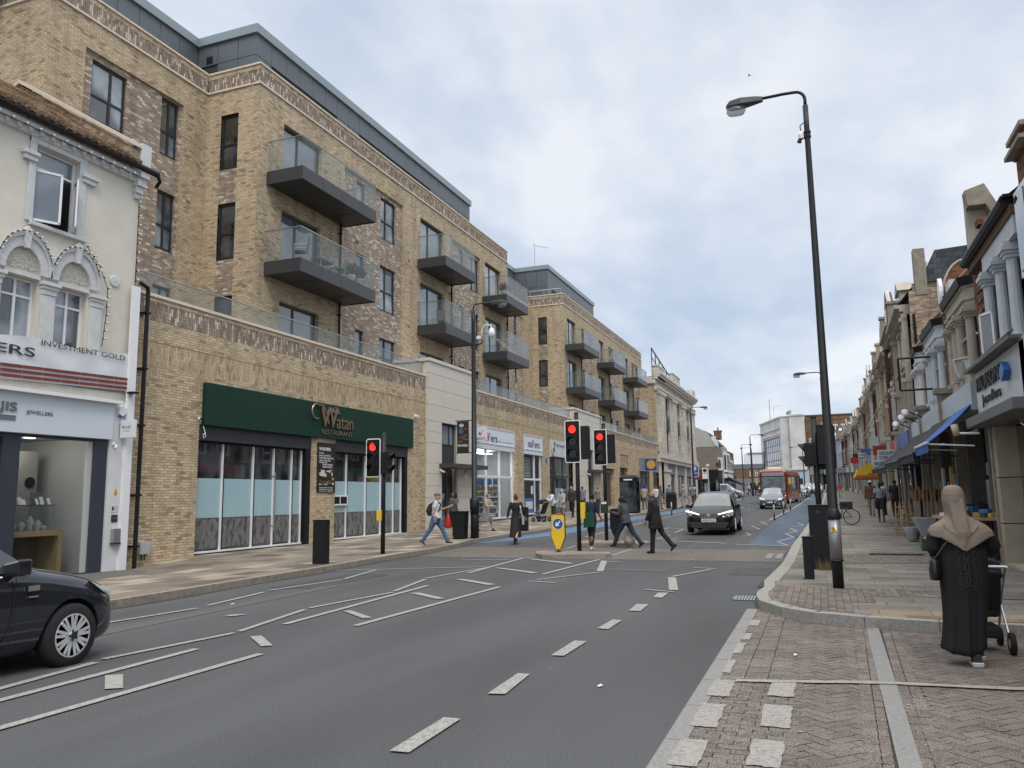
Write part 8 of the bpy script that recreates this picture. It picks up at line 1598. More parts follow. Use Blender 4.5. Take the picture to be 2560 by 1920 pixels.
# --- others far ---
t,f=hatch('dark saloon with pale windscreen beyond the right side of the bus',(-2.35,98.5,1.13),0,paint('paint_dark_navy',(.03,.035,.045)),W=.86,L=4.3,H=1.46,r=.32,name='car')
far=[(-1.1,131,'paint_white',(.6,.61,.62),'white car parked farthest along beside the cinema'),(-.5,124,'paint_silver',(.42,.43,.44),'silver car parked past the flexible posts on the right'),(-1.6,137,'paint_white',(.6,.6,.6),'second white car in the far parked row'),(-6.6,128,'paint_beige',(.38,.36,.33),'pale car far off to the left of the bus'),(-8.4,134,'paint_dark',(.04,.04,.045),'dark car far off behind the cyclists'),(-7.6,141,'paint_silver',(.42,.43,.44),'silver car farthest off left of the bus')]
for x,y,pn,pc,lb in far: hatch(lb,(x,y,g(y)),R(random.choice((0,4,-3))),paint(pn,pc),W=.86,L=4.2,H=1.47,name='car')
# --- silver people carrier side on ---
SIL=paint('paint_silver_blue',(.20,.22,.25),.25)
def mpv(label,loc,rz,pm,L=4.7,W=.92,H=1.72,r=.33):
    t=thing('people_carrier',label,'car',loc,rz); f=-L/2
    st=[(f,.24,.52,.6,W*.62,W*.55,'h'),(f+.07,.18,.6,.7,W*.84,W*.76,'h'),(f+.35,.17,.74,.86,W*.965,W*.84,'h'),(f+.75,.17,.88,.98,W,W*.84,'h'),(f+.95,.17,.93,1.05,W,W*.83,'w'),(f+1.7,.17,.97,H*.93,W,W*.74,'w'),(f+1.85,.17,.98,H*.96,W,W*.74,'c'),(f+2.5,.17,.99,H,W,W*.74,'c'),(f+2.62,.17,.99,H,W,W*.74,'p'),(f+2.7,.17,.99,H,W,W*.74,'c'),(f+3.6,.17,1.0,H,W,W*.74,'c'),(f+3.7,.17,1.0,H,W,W*.73,'p'),(f+3.76,.17,1.0,H*.995,W,W*.73,'c'),(L/2-.3,.2,1.02,H*.98,W*.98,W*.72,'p'),(L/2-.06,.25,1.0,H*.9,W*.9,W*.7,'p'),(L/2,.3,.7,.8,W*.8,W*.66,'p')]
    wy=(f+.85,f+3.75); carbody(t,st,pm,[(s*(W-.1),y) for s in (-1,1) for y in wy],r,W)
    for s in (-1,1):
        for y in wy: wheel(t,s*(W-.105),y,r,s,6)
        mirror(t,s*(W*.93),f+1.6,1.0,s,pm); mb=MB(); mb.loft([[(s*W*.5,f+.04,.62),(s*W*.8,f+.1,.62),(s*W*.8,f+.12,.7),(s*W*.5,f+.06,.7)],[(s*W*.7,f+.4,.8),(s*W*.95,f+.5,.8),(s*W*.93,f+.6,.87),(s*W*.75,f+.55,.88)]]); mb.obj('headlight',HL,t)
    mb=MB(); mb.tube([(W*.6,f+1.9,H*.985),(W*.6,L/2-.5,H*.99)],.02,5); mb.tube([(-W*.6,f+1.9,H*.985),(-W*.6,L/2-.5,H*.99)],.02,5); mb.obj('roof_rail',CHROME,t); return t
mpv('silver people carrier pulling out of the side road, seen side on',(-10.7,97.5,1.08),R(90),SIL)
# --- bus ---
t=thing('bus','red single deck bus with a cream roof pod facing the camera','bus',(-3.75,72,.73),R(-5)); t.scale=(1,1,1.13); BR_=paint('bus_red',(.27,.022,.016),.35); W_=1.14
def bring(y,w,zt,zb=.28): return [(-w,y,zb),(w,y,zb),(w,y,zt-.35),(w*.93,y,zt-.08),(w*.75,y,zt),(-w*.75,y,zt),(-w*.93,y,zt-.08),(-w,y,zt-.35)]
mb=MB(); mb.loft([bring(0,W_*.93,2.46,.32),bring(.12,W_,2.55),bring(9.5,W_,2.55),bring(9.6,W_*.95,2.45)]); mb.obj('body',BR_,t,bevel=.03)
mb=MB(); mb.box(-W_*.86,W_*.86,-.03,.02,.98,2.02); ws=mb.obj('windscreen',CGL2,t,bevel=.05); mb=MB(); mb.tube([(-.5,-.04,1.0),(.1,-.05,1.85)],.012,4);mb.tube([(.5,-.04,1.0),(.9,-.05,1.7)],.012,4); mb.obj('wiper',BLK,ws)
mb=MB(); mb.box(-W_*.8,W_*.8,-.025,.02,2.1,2.36); mb.obj('destination_blind',mat('blind_grey',(.28,.29,.3),.4),t,bevel=.01)
mb=MB(); mb.box(-W_*.9,W_*.9,-.015,.03,2.02,2.1);mb.box(-W_*.93,-W_*.87,-.02,.02,.95,2.4);mb.box(W_*.87,W_*.93,-.02,.02,.95,2.4); mb.obj('screen_surround',BPL,t)
mb=MB(); mb.box(-.55,.55,1.0,3.0,2.56,2.8); mb.obj('roof_pod',mat('pod_cream',(.62,.58,.48),.4),t,bevel=.08); mb=MB(); mb.box(-W_*.9,W_*.9,.3,9.3,2.5,2.56); mb.obj('roof_panel',MATS['pod_cream'],t)
for s in (-1,1):
    mb=MB(); mb.box(s*W_,s*(W_+.015),.7,9.2,1.15,2.15); mb.obj('side_window',PANED,t); mb=MB(); mb.box(s*(W_+.12),s*(W_+.3),-.25,-.1,1.45,1.95); mb.obj('wing_mirror',mat('mirror_yellow',(.65,.42,.08),.4),t,bevel=.02); mb=MB(); mb.tube([(s*W_*.9,0,2.2),(s*(W_+.2),-.18,2.1),(s*(W_+.2),-.18,1.9)],.02,5); mb.obj('mirror_arm',BLK,t)
    mb=MB(); mb.lathe((s*W_*.74,-.02,.66),[(0,0),(.1,0),(.1,-.03),(0,-.03)],14,'Y'); mb.obj('headlight',LIT if s>0 else HL,t)
    for y in (1.9,7.2): wheel(t,s*(W_-.14),y,.44,s,5,.26)
mb=MB(); mb.box(-.3,.3,-.02,.02,.42,.53); mb.obj('number_plate',PLT,t); mb=MB(); mb.box(-W_*.6,W_*.6,-.012,.03,.7,.8); mb.obj('grille',BPL,t)
# bicycles & pushchairs
def ring3(mb,c,r,rt_,ax='X',n=22):
    P=[((c[0],c[1]+r*cos(2*PI*k/n),c[2]+r*sin(2*PI*k/n)) if ax=='X' else (c[0]+r*cos(2*PI*k/n),c[1],c[2]+r*sin(2*PI*k/n))) for k in range(n+1)]; mb.tube(P,rt_,6,cap=False)
def bicycle(label,loc,rz,col):
    t=thing('bicycle',label,'bicycle',loc,rz); m=mat('bike_'+label[:6].strip().replace(' ','_'),col,.4)
    for y in (-.52,.52): mb=MB(); ring3(mb,(0,y,.34),.32,.02); w=mb.obj('wheel',RUBBER,t); mb=MB(); [mb.tube([(0,y,.34),(0,y+.31*cos(PI*k/5),.34+.31*sin(PI*k/5))],.004,3) for k in range(10)]; mb.obj('spokes',STEEL,w)
    mb=MB(); B_b,S_,Hd=(0,-.1,.3),(0,-.22,.82),(0,.36,.82)
    for a,b in ((B_b,S_),(S_,Hd),(B_b,(0,.38,.72)),(B_b,(0,-.52,.34)),((0,-.2,.74),(0,-.52,.34)),((0,.34,.95),(0,.52,.34))): mb.tube([a,b],.018,6)
    mb.obj('frame',m,t); mb=MB(); mb.box(-.07,.07,-.36,-.12,.86,.91); mb.obj('saddle',BLK,t,bevel=.02); mb=MB(); mb.tube([(-.28,.3,1.0),(0,.36,.98),(.28,.3,1.0)],.015,6); mb.obj('handlebar',BLK,t); return t
bicycle('black bicycle with a basket leaning behind the utility cabinet',(.62,36.5,g(36.5)+.12),R(75),(.03,.03,.03)); mb=MB(); mb.box(-.25,.25,-.2,.2,0,.3); o=mb.obj('bike_basket',mat('basket_black',(.02,.02,.02),.8)); o.location=(.95,36.6,.95); tag(o,'black bag draped over the parked bicycle beside the lamp','bag')
mb=MB(); mb.box(-.3,.3,-.1,.1,0,.5); o=mb.obj('barrier',mat('barrier_orange',(.6,.1,.03),.5),bevel=.02); o.location=(.15,33,.35); tag(o,'small orange and red barrier just behind the utility cabinet','barrier'); mb=MB(); mb.box(-.3,.3,-.105,-.1,.2,.3); mb.obj('stripe',TW,o)
bicycle('dark bicycle ridden along the far left side behind the people carrier',(-8.3,112,g(112)),R(150),(.05,.05,.06)); bicycle('bicycle leaning among the group by the domed litter bin',(-11.2,60.5,g(60.5)+.12),R(60),(.04,.04,.05)); bicycle('bicycle at the edge of the far group beside the blue parking sign',(-9.9,66.5,g(66)+.12),R(100),(.03,.03,.03))
def pram(label,loc,rz,s=1,hood=True):
    t=thing('pushchair',label,'pushchair',loc,rz); F_=mat('pram_black',(.015,.015,.016),.8)
    for x in (-.26,.26):
        for y,r in ((-.32,.13),(.36,.11)):
            mb=MB(); mb.lathe((x,y,r),[(.03,-.025),(r,-.025),(r,.025),(.03,.025),(.03,-.025)],18,'X'); w=mb.obj('wheel',RUBBER,t,smooth=True); mb=MB(); mb.lathe((x,y,r),[(0,-.028),(r*.45,-.028),(r*.45,.028),(0,.028)],10,'X'); mb.obj('hub',STEEL,w)
    mb=MB()
    for x in (-.25,.25): mb.tube([(x,.34,.12),(x,.1,.5),(x,-.3,.95),(x*.95,-.5,1.05)],.014,6); mb.tube([(x,-.32,.13),(x,.05,.55)],.014,6)
    mb.tube([(-.24,-.5,1.05),(.24,-.5,1.05)],.018,8); mb.obj('frame',STEEL,t); mb=MB(); mb.loft([[(-.2,-.1,.4),(.2,-.1,.4),(.2,.3,.42),(-.2,.3,.42)],[(-.22,-.12,.5),(.22,-.12,.5),(.22,.34,.5),(-.22,.34,.5)]]); mb.loft([[(-.22,-.12,.48),(.22,-.12,.48),(.22,-.02,.48),(-.22,-.02,.48)],[(-.22,-.34,.98),(.22,-.34,.98),(.22,-.28,1.0),(-.22,-.28,1.0)]]); mb.obj('seat',F_,t,bevel=.03)
    if hood: mb=MB(); mb.loft([[(x*.24,-.3+.36*(1-cos(a))*.9,.9+.28*sin(a)*0+h) for x,h in ((-1,0),(-.9,.2),(0,.26),(.9,.2),(1,0),(0,-.01))] for a in (0,.5,1.0,1.5)]); mb.obj('hood',F_,t,bevel=.02)
    mb=MB(); mb.box(-.2,.2,-.2,.25,.16,.3); mb.obj('basket',F_,t,bevel=.03); return t
pram('black pushchair by the door of the second white framed shop',(-13.6,39.6,g(39.6)+.12),R(75))
t=pram('light framed pushchair pushed by the woman in the headscarf',(1.47,9.85,.0),R(1),hood=True); t.scale=(.9,.85,.84)
mb=MB(); mb.box(-.12,.12,-.08,.08,-.25,.0); mb.M=None; o=mb.obj('bag_dark',BLK,bevel=.02)
o.location=(1.33,9.45,.76); o.name='changing_bag'; tag(o,'dark bag hanging under the handle of the near pushchair','bag')
# ---------------- people ----------------
SK=[mat('skin_dark',(.07,.035,.02),.5),mat('skin_mid',(.25,.13,.08),.5),mat('skin_light',(.50,.31,.23),.5)]
EYE=mat('eye_dark',(.01,.01,.01),.2); LIP=mat('lip',(.25,.09,.07),.5)
def ell(c,rx,ry,n=14,ax=None,tilt=0):
    return [(c[0]+rx*cos(2*PI*k/n),c[1]+ry*sin(2*PI*k/n)*cos(tilt),c[2]+ry*sin(2*PI*k/n)*sin(-tilt)) for k in range(n)]
def remesh(mb,name,m,parent,vox,extra=None):
    o=mb.obj(name,m,parent); me=bake_mod(o,[('REMESH',dict(mode='VOXEL',voxel_size=vox)),('SMOOTH',dict(factor=.5,iterations=3))])
    if extra:
        b=bmesh.new(); b.from_mesh(me)
        for k,(e,mm) in enumerate(extra):
            me.materials.append(mm); t=D.meshes.new('t'); t.from_pydata(e.v,[],e.f); n0=len(b.faces); b.from_mesh(t); b.faces.ensure_lookup_table()
            for f in b.faces[n0:]: f.material_index=len(me.materials)-1
            D.meshes.remove(t)
        bmesh.ops.recalc_face_normals(b,faces=b.faces); b.to_mesh(me); b.free()
    me.shade_smooth(); return o
def person(label,x,y,hd,h=1.72,z=None,legs=((0,5),(0,5)),arms=((5,8,15),(-5,8,15)),lean=3,build=1.0,skin=1,hair=('short',(.015,.012,.01)),top=None,bottom=None,shoes=(.02,.02,.02),vox=.016,head=0,look=None,sleeve=1,group=None,female=False,extra=None,mask=False,headturn=0):
    z=(g(y)+.12) if z is None else z; t=thing('person',label,'person',(x,y,z),R(hd),group); s=h/1.75; B=build
    V=lambda *a: Vector(a)
    # skeleton relative to pelvis
    P={'pel':V(0,0,0)}; lows=[]
    for i,sd in ((0,-1),(1,1)):
        a,k=legs[i][:2]; a=R(a);k=R(k); hip=V(sd*.09*s,0,-.02*s); kn=hip+V(sd*.01,sin(a),-cos(a))*.44*s; an=kn+V(0,sin(a-k),-cos(a-k))*.43*s
        fp=R(legs[i][2]) if len(legs[i])>2 else (0 if (a-k)>-.35 else (a-k)*1.0)
        Rm=Matrix.Rotation(fp,3,'X'); heel=an+Rm@V(0,-.06,-.075)*s; toe=an+Rm@V(0,.18,-.08)*s; ball=an+Rm@V(0,.1,-.075)*s
        P[i]=(hip,kn,an,heel,ball,toe); lows+=[heel.z,toe.z]
    zp=-min(lows)+.012*s
    up_=V(0,0,zp); L=R(lean); sp=lambda d,f=0:V(0,sin(L)*d+f,cos(L)*d)*1.0
    T=lambda d,f=0: up_+sp(d*s,f*s)
    def S(v): return up_+v
    shoulder=lambda sd: T(.46)+V(sd*.175*s*B**.5,0,0)
    A=[]
    for i,sd in ((0,-1),(1,1)):
        fa,out,el=arms[i][:3]; inw=arms[i][3] if len(arms[i])>3 else 0
        fa=R(fa);o_=R(out);e_=R(el)
        d1=V(sd*sin(o_),sin(fa)*cos(o_),-cos(fa)*cos(o_)); f2=fa+e_; d2=V(-sd*sin(R(inw))+sd*sin(o_)*.5,sin(f2),-cos(f2)).normalized()
        sh=shoulder(sd); elb=sh+d1*.29*s; wr=elb+d2*.25*s; A.append((sh,elb,wr,wr+d2*.09*s,d2))
    hc=T(.66,.02); neck=T(.50)
    # body (head, neck, torso, arms, legs) one mesh
    mb=MB()
    mb.loft([ell(S(V(0,0,-.1*s)),.13*s*B,.09*s*B),ell(T(0),.155*s*B,.105*s*B),ell(T(.16),.13*s*B,.095*s*B),ell(T(.34),.155*s*B,.11*s*B),ell(T(.45),.15*s,.085*s),ell(T(.50),.06*s,.06*s)])
    mb.tube([T(.46),T(.58,.01)],[.058*s,.052*s],12)
    mb.ball(tuple(hc),(.073*s,.09*s,.112*s),16,12); mb.ball(tuple(hc+V(0,.035,-.045)*s),(.052*s,.06*s,.06*s),12,8)
    hr=R(headturn); hx=lambda a,b,c: hc+V(a*cos(hr)-b*sin(hr),a*sin(hr)+b*cos(hr),c)*s
    mb.tube([hx(0,.085,.02),hx(0,.112,-.022)],[.012*s,.02*s],8)
    for sd in (-1,1): mb.ball(tuple(hx(sd*.074,-.005,-.005)),(.014*s,.02*s,.03*s),8,6)
    for i in (0,1):
        hip,kn,an,heel,ball,toe=[S(q) for q in P[i]]
        mb.tube([hip+V(0,0,.03),(hip+kn)/2,kn,(kn*.6+an*.4)+V(0,-.015,0),an],[.088*s*B,.075*s*B,.055*s*B**.5,.056*s,.036*s],12)
        mb.tube([heel+V(0,0,.035)*s,ball+V(0,0,.03)*s,toe+V(0,-.03,.03)*s],[.035*s,.042*s,.03*s],10)
        sh,elb,wr,ha,d2=A[i]; mb.tube([sh,(sh+elb)/2,elb,wr],[.05*s*B**.5,.043*s*B**.5,.036*s,.025*s],10); mb.ball(tuple(sh),(.055*s,.055*s,.055*s),10,6); 
        mb.tube([wr,wr+d2*.03*s,ha],[(.018*s,.027*s),(.018*s,.04*s),(.015*s,.04*s)],8)
    ex=MB(); fm=MB()
    for sd in (-1,1): ex.ball(tuple(hx(sd*.03,.083,.008)),(.011*s,.009*s,.008*s),8,6)
    fm.ball(tuple(hx(0,.09,-.055)),(.024*s,.01*s,.008*s),8,6)
    hm=MB()
    for i,sd in ((0,-1),(1,1)):
        sh,elb,wr,ha,d2=A[i]; side=V(0,1,0)-d2*d2.y; side=side.normalized() if side.length>.1 else V(0,0,1); nrm=d2.cross(side)*(-sd)
        for k,(o_,l) in enumerate(((-.03,.058),(-.01,.072),(.011,.078),(.031,.068))):
            b0=ha+side*o_*s-d2*.01*s; hm.tube([b0,b0+(d2*.55+nrm*.25)*l*s,b0+(d2*.7+nrm*.75)*l*s],[.009*s,.0085*s,.006*s],6)
        b0=wr+d2*.025*s+side*.035*s; hm.tube([b0,b0+(side*.7+d2*.7)*.035*s,b0+(side*.3+d2*1.2+nrm*.3)*.05*s],[.011*s,.01*s,.007*s],6)
    bo=remesh(mb,'body',SK[skin],t,vox,[(hm,SK[skin]),(ex,EYE),(fm,LIP)])
    i1=1.0
    # clothing
    def sleeve_(mb,i,l,e):
        sh,elb,wr,ha,d2=A[i]
        if l<=0: return
        if l<1: mb.tube([sh+V(0,0,.0),sh+(elb-sh)*l*1.2],[(.062+e)*s*B**.5,(.055+e)*s],12)
        else: mb.tube([sh,(sh+elb)/2,elb,elb+(wr-elb)*.95],[(.062+e)*s*B**.5,(.054+e)*s,(.047+e)*s,(.036+e)*s],12)
        mb.ball(tuple(sh),((.064+e)*s,)*3,12,8)
    if top:
        kind,col,nm=top[0],top[1],top[2] if len(top)>2 else 'shirt'; e={'shirt':.0,'coat':.018,'jacket':.012,'dress':.0}[kind]; m_=mat('cloth_%d_%d_%d'%tuple(int(c*999) for c in col),col,.85,noise_=.12,nscale=18,bump=.25,bscale=9)
        low={'shirt':-.06,'coat':-.28,'jacket':-.12,'dress':-.05}[kind]
        if len(top)>3: low=top[3]
        mb=MB(); rg_=[]
        if low<-.1:
            rg_.append(ell(S(V(0,0,low*s)),(.19+e)*s*B,(.14+e)*s*B))
        rg_+=[ell(S(V(0,0,-.06*s)),(.172+e)*s*B,(.125+e+ (.02 if B>1.1 else 0))*s*B),ell(T(.06),(.168+e)*s*B,(.125+e)*s*B),ell(T(.17),((.138 if female else .155)+e)*s*B,(.115+e)*s*B),ell(T(.34),(.172+e)*s*B**.7,(.125+e)*s*B),ell(T(.44),(.178+e)*s,(.105+e)*s),ell(T(.505),(.075+e)*s,(.07+e)*s)]
        mb.loft(rg_); [sleeve_(mb,i,sleeve,e) for i in (0,1)]
        if kind in('coat','jacket'): mb.tube([T(.49),T(.54)],[(.085+e)*s,(.07+e)*s],12)
        remesh(mb,nm,m_,t,vox)
    if bottom:
        kind,col=bottom[:2]; m_=mat('cloth_%d_%d_%d'%tuple(int(c*999) for c in col),col,.85,noise_=.15,nscale=14,bump=.25,bscale=9); mb=MB()
        if kind in('trousers','shorts','leggings'):
            e={'trousers':.012,'shorts':.03,'leggings':.004}[kind]
            mb.loft([ell(S(V(0,0,-.1*s)),(.15+e)*s*B,(.105+e)*s*B),ell(T(0),(.163+e*.5)*s*B,(.113+e*.5)*s*B),ell(T(.1),(.15+e*.5)*s*B,(.108+e*.5)*s*B)])
            for i in (0,1):
                hip,kn,an,heel,ball,toe=[S(q) for q in P[i]]
                if kind=='shorts': mb.tube([hip+V(0,0,.02),hip+(kn-hip)*.85],[(.095+e)*s*B,(.085+e)*s*B],12)
                else: mb.tube([hip+V(0,0,.02),(hip+kn)/2,kn,(kn+an)/2,an+(V(0,0,-.02) if kind=='trousers' else V(0,0,.06))],[(.095+e)*s*B,(.08+e)*s*B,(.062+e)*s,(.058+e)*s,(.042+e*1.8)*s],12)
        else:
            hem=bottom[2]; a0=S(P[0][2]);b0=S(P[1][2]); mid=(a0+b0)/2; sy=abs(a0.y-b0.y)/2+.13*s; sx=.2*s
            kz=zp; zs=[hem+(kz-hem)*f for f in (0,.25,.55,.85)]
            rg_=[ell(V(0,mid.y*(1-f)*.8,zz),sx*(1-f)+.185*s*f*B,sy*(1-f)*.85+.135*s*f*B) for f,zz in zip((0,.25,.55,.85),zs)]+[ell(T(.06),.16*s*B,.12*s*B),ell(T(.16),.142*s*B,.108*s*B)]
            mb.loft(rg_)
        remesh(mb,'skirt' if kind=='skirt' else kind,m_,t,vox)
    sm=mat('shoe_%d_%d'%(int(shoes[0]*999),int(shoes[2]*999)),shoes,.6); 
    for i in (0,1):
        mb=MB(); hip,kn,an,heel,ball,toe=[S(q) for q in P[i]]; mb.tube([heel+V(0,-.01,.035)*s,(heel+ball)/2+V(0,0,.04)*s,ball+V(0,.0,.032)*s,toe+V(0,-.01,.022)*s],[(.042*s,.04*s),(.045*s,.045*s),(.05*s,.036*s),(.035*s,.022*s)],12,sq=(1,0,0)); mb.tube([an+V(0,0,.04),an+V(0,.02,-.04)*s],[.046*s,.05*s],10); remesh(mb,'shoe',sm,t,.012)
    hk,hcol=hair; hm_=mat('hair_%d_%d'%(int(hcol[0]*999),int(hcol[2]*999)),hcol,.7,noise_=.25,nscale=40)
    if hk!='none':
        mb=MB()
        if hk in('short','bun','long','pony'):
            mb.ball(tuple(hx(0,-.018,.022)),(.084*s,.094*s,.108*s),14,10)
            if hk=='bun': mb.ball(tuple(hx(0,-.05,.13)),(.045*s,)*3,10,8)
            if hk=='long': mb.tube([hx(0,-.04,.04),hx(0,-.07,-.1),hx(0,-.07,-.24),hx(.0,-.07,-.38)],[.09*s,.1*s,.1*s,.05*s],12)
            if hk=='pony': mb.tube([hx(0,-.06,.02),hx(0,-.1,-.05),hx(0,-.09,-.14)],[.06*s,.045*s,.02*s],10)
        elif hk=='cap':
            mb.ball(tuple(hx(0,-.005,.055)),(.09*s,.105*s,.07*s),14,10); mb.tube([hx(0,.06,.06),hx(0,.135,.045)],[(.07*s,.018*s),(.05*s,.008*s)],10,sq=(1,0,0))
        elif hk=='scarf':
            mb.ball(tuple(hx(0,-.015,.015)),(.092*s,.1*s,.122*s),14,10); mb.tube([hx(0,-.03,-.08),hx(0,-.03,-.2)],[.09*s,.15*s],12)
        elif hk=='bald': mb.ball(tuple(hx(0,-.04,-.02)),(.078*s,.06*s,.06*s),12,8)
        o=remesh(mb,'cap' if hk=='cap' else ('headscarf' if hk=='scarf' else 'hair'),hm_,t,.014)
        # keep face clear: cut hair in front of face
        me=o.data; b=bmesh.new(); b.from_mesh(me); f0=Vector((-sin(hr),cos(hr),0))
        if hk not in('cap',):
            lim=.052*s if hk!='scarf' else .06*s
            dl=[f for f in b.faces if (f.calc_center_median()-hc).dot(f0)>lim and (f.calc_center_median()-hc).z<.055*s]
            bmesh.ops.delete(b,geom=dl,context='FACES')
        b.to_mesh(me); b.free(); me.shade_smooth()
    if mask: mb=MB(); mb.ball(tuple(hx(0,.07,-.05)),(.055*s,.045*s,.05*s),12,8); remesh(mb,'face_mask',mat('mask_blue',(.45,.5,.55),.7),t,.01)
    t['_h']=0
    del t['_h']
    return t,dict(T=T,A=A,S=S,P=P,hx=hx,s=s,zp=zp)
def inworld(t,mb,name,m,label,cat,smooth=False,bevel=0,group=None):
    """a carried thing built in the carrier's local axes but top-level"""
    o=mb.obj(name,m,smooth=smooth,bevel=bevel); o.location=t.location; o.rotation_euler=t.rotation_euler; return tag(o,label,cat,group)
DEN=(.07,.13,.24); BK=(.012,.012,.014)
# 1 man in cap
t,k=person('stout man in a grey flat cap, white polo shirt and blue jeans striding right',-11.65,23.4,-70,1.70,z=.13,legs=((28,4),(-24,12,-35)),arms=((35,14,75,20),(-12,12,20)),build=1.22,skin=2,hair=('cap',(.12,.12,.12)),top=('shirt',(.60,.62,.66)),bottom=('trousers',DEN),shoes=(.12,.07,.04),sleeve=.55,vox=.014)
mb=MB(); mb.loft([ell(k['T'](.02,-.2),.13,.07),ell(k['T'](.2,-.24),.15,.1),ell(k['T'](.42,-.19),.11,.06)]); o=inworld(t,mb,'backpack',mat('bag_black',(.015,.015,.017),.8),'small black backpack worn by the man in the flat cap','backpack',bevel=.03)
mb=MB(); [mb.tube([k['T'](.42,-.18)+Vector((sd*.09,0,0)),k['T'](.5,0)+Vector((sd*.1,0,.02)),k['T'](.4,.15)+Vector((sd*.11,0,0)),k['T'](.2,.12)+Vector((sd*.16,0,0)),k['T'](.08,-.14)+Vector((sd*.13,0,0))],.018,6) for sd in (-1,1)]; mb.obj('strap',MATS['bag_black'],o)
# 2 woman long hair
t,k=person('woman with long dark hair and patterned blouse behind the bin, hand to her face',-13.4,28.55,165,1.68,z=.2,legs=((6,4),(-8,4)),arms=((30,15,120,25),(2,10,10)),skin=1,hair=('long',(.01,.008,.008)),top=('shirt',(.12,.12,.12),'blouse'),bottom=('trousers',BK),female=True,headturn=-20)
mb=MB(); hp=k['A'][1][3]; mb.loft([ell(hp+Vector((0,0,-.5)),.14,.1),ell(hp+Vector((0,0,-.42)),.17,.12),ell(hp+Vector((0,0,-.12)),.1,.07),ell(hp+Vector((0,0,.02)),.03,.03)]); inworld(t,mb,'shopping_bag',mat('bag_red',(.5,.02,.02),.5,noise_=.1),'red shopping bag carried by the woman with long dark hair','bag',smooth=True)
# 3 masked woman
t,k=person('older woman in a pale mask, beige jacket and grey skirt walking behind the banner lamp',-13.05,30.9,-100,1.60,z=.22,legs=((22,4),(-20,16,-30)),arms=((20,12,70,20),(25,12,65,15)),skin=2,hair=('short',(.2,.15,.11)),top=('jacket',(.40,.33,.27),'jacket'),bottom=('skirt',(.25,.25,.26),.42),mask=True,headturn=30,lean=8)
mb=MB(); hp=k['A'][1][2]; mb.loft([ell(hp+Vector((0,.02,-.42)),.16,.08),ell(hp+Vector((0,.02,-.2)),.17,.08)]); o=inworld(t,mb,'handbag',mat('bag_check',(.06,.06,.06),.7),'black and white striped handbag held by the masked woman','handbag'); mb=MB(); [mb.loft([ell(hp+Vector((0,.02,-.40+i*.08)),.172,.086),ell(hp+Vector((0,.02,-.37+i*.08)),.175,.086)]) for i in range(2)]; mb.obj('stripe',WHTF,o); mb=MB(); mb.tube([hp+Vector((-.1,.02,-.2)),hp+Vector((-.05,.02,0)),hp+Vector((.05,.02,0)),hp+Vector((.1,.02,-.2))],.01,5); mb.obj('handle',MATS['bag_black'],o)
# 4 woman in black dress
t,k=person('red haired woman in a long black dress walking away across the road mouth',-9.95,26.2,8,1.70,z=g(26),legs=((14,4),(-20,22,-45)),arms=((-12,18,10),(8,20,15)),skin=2,hair=('bun',(.10,.03,.015)),top=('shirt',(.010,.010,.011),'dress_top'),bottom=('skirt',(.010,.010,.011),.24),female=True,shoes=(.02,.02,.02))
mb=MB(); mb.tube([k['T'](.47,.05)+Vector((.13,0,0)),k['T'](.3,-.14)+Vector((.2,0,0)),k['T'](.02,-.08)+Vector((.24,0,0))],.022,6); mb.loft([ell(k['T'](-.28,0)+Vector((.26,0,0)),.03,.13),ell(k['T'](.02,0)+Vector((.26,0,0)),.04,.15)]); inworld(t,mb,'shoulder_bag',mat('bag_cream',(.5,.47,.42),.7),'cream cloth shoulder bag of the red haired woman','bag')
# 5,6 by pushchair
person('woman in a white jacket bending over the black pushchair',-13.2,40.4,140,1.62,legs=((5,5),(-5,5)),arms=((40,12,40),(35,12,45)),skin=1,hair=('short',(.01,.01,.01)),top=('jacket',(.62,.64,.66),'jacket'),bottom=('trousers',(.03,.03,.035)),lean=18,vox=.02)
person('figure in a pale blue headscarf and beige coat behind the pushchair',-13.0,41.3,160,1.62,legs=((5,5),(-5,5)),arms=((15,8,30),(15,8,30)),skin=1,hair=('scarf',(.28,.38,.50)),top=('coat',(.38,.36,.33),'coat'),bottom=('trousers',(.2,.2,.22)),vox=.02)
# 7 dark jacket
person('bearded man in a dark jacket and black trousers walking towards the camera past the cafe',-13.2,43.8,172,1.80,legs=((14,3),(-14,10,-20)),arms=((8,10,12),(-8,10,12)),skin=2,hair=('short',(.012,.01,.008)),top=('jacket',(.035,.033,.028),'jacket'),bottom=('trousers',BK),vox=.018)
# 8 plaid
person('bald man in a grey plaid shirt on the left footway near the pale entrance',-14.2,49.5,165,1.78,legs=((8,3),(-8,8)),arms=((8,10,25),(-5,10,20)),skin=0,hair=('none',BK),top=('jacket',(.2,.21,.24),'shirt'),bottom=('trousers',(.05,.05,.06)),vox=.02)
person('bald man just behind the one in the plaid shirt',-14.0,52.5,165,1.74,legs=((8,3),(-8,8)),arms=((8,10,25),(-5,10,20)),skin=1,hair=('none',BK),top=('jacket',(.25,.22,.2),'shirt'),bottom=('trousers',(.05,.05,.06)),vox=.025)
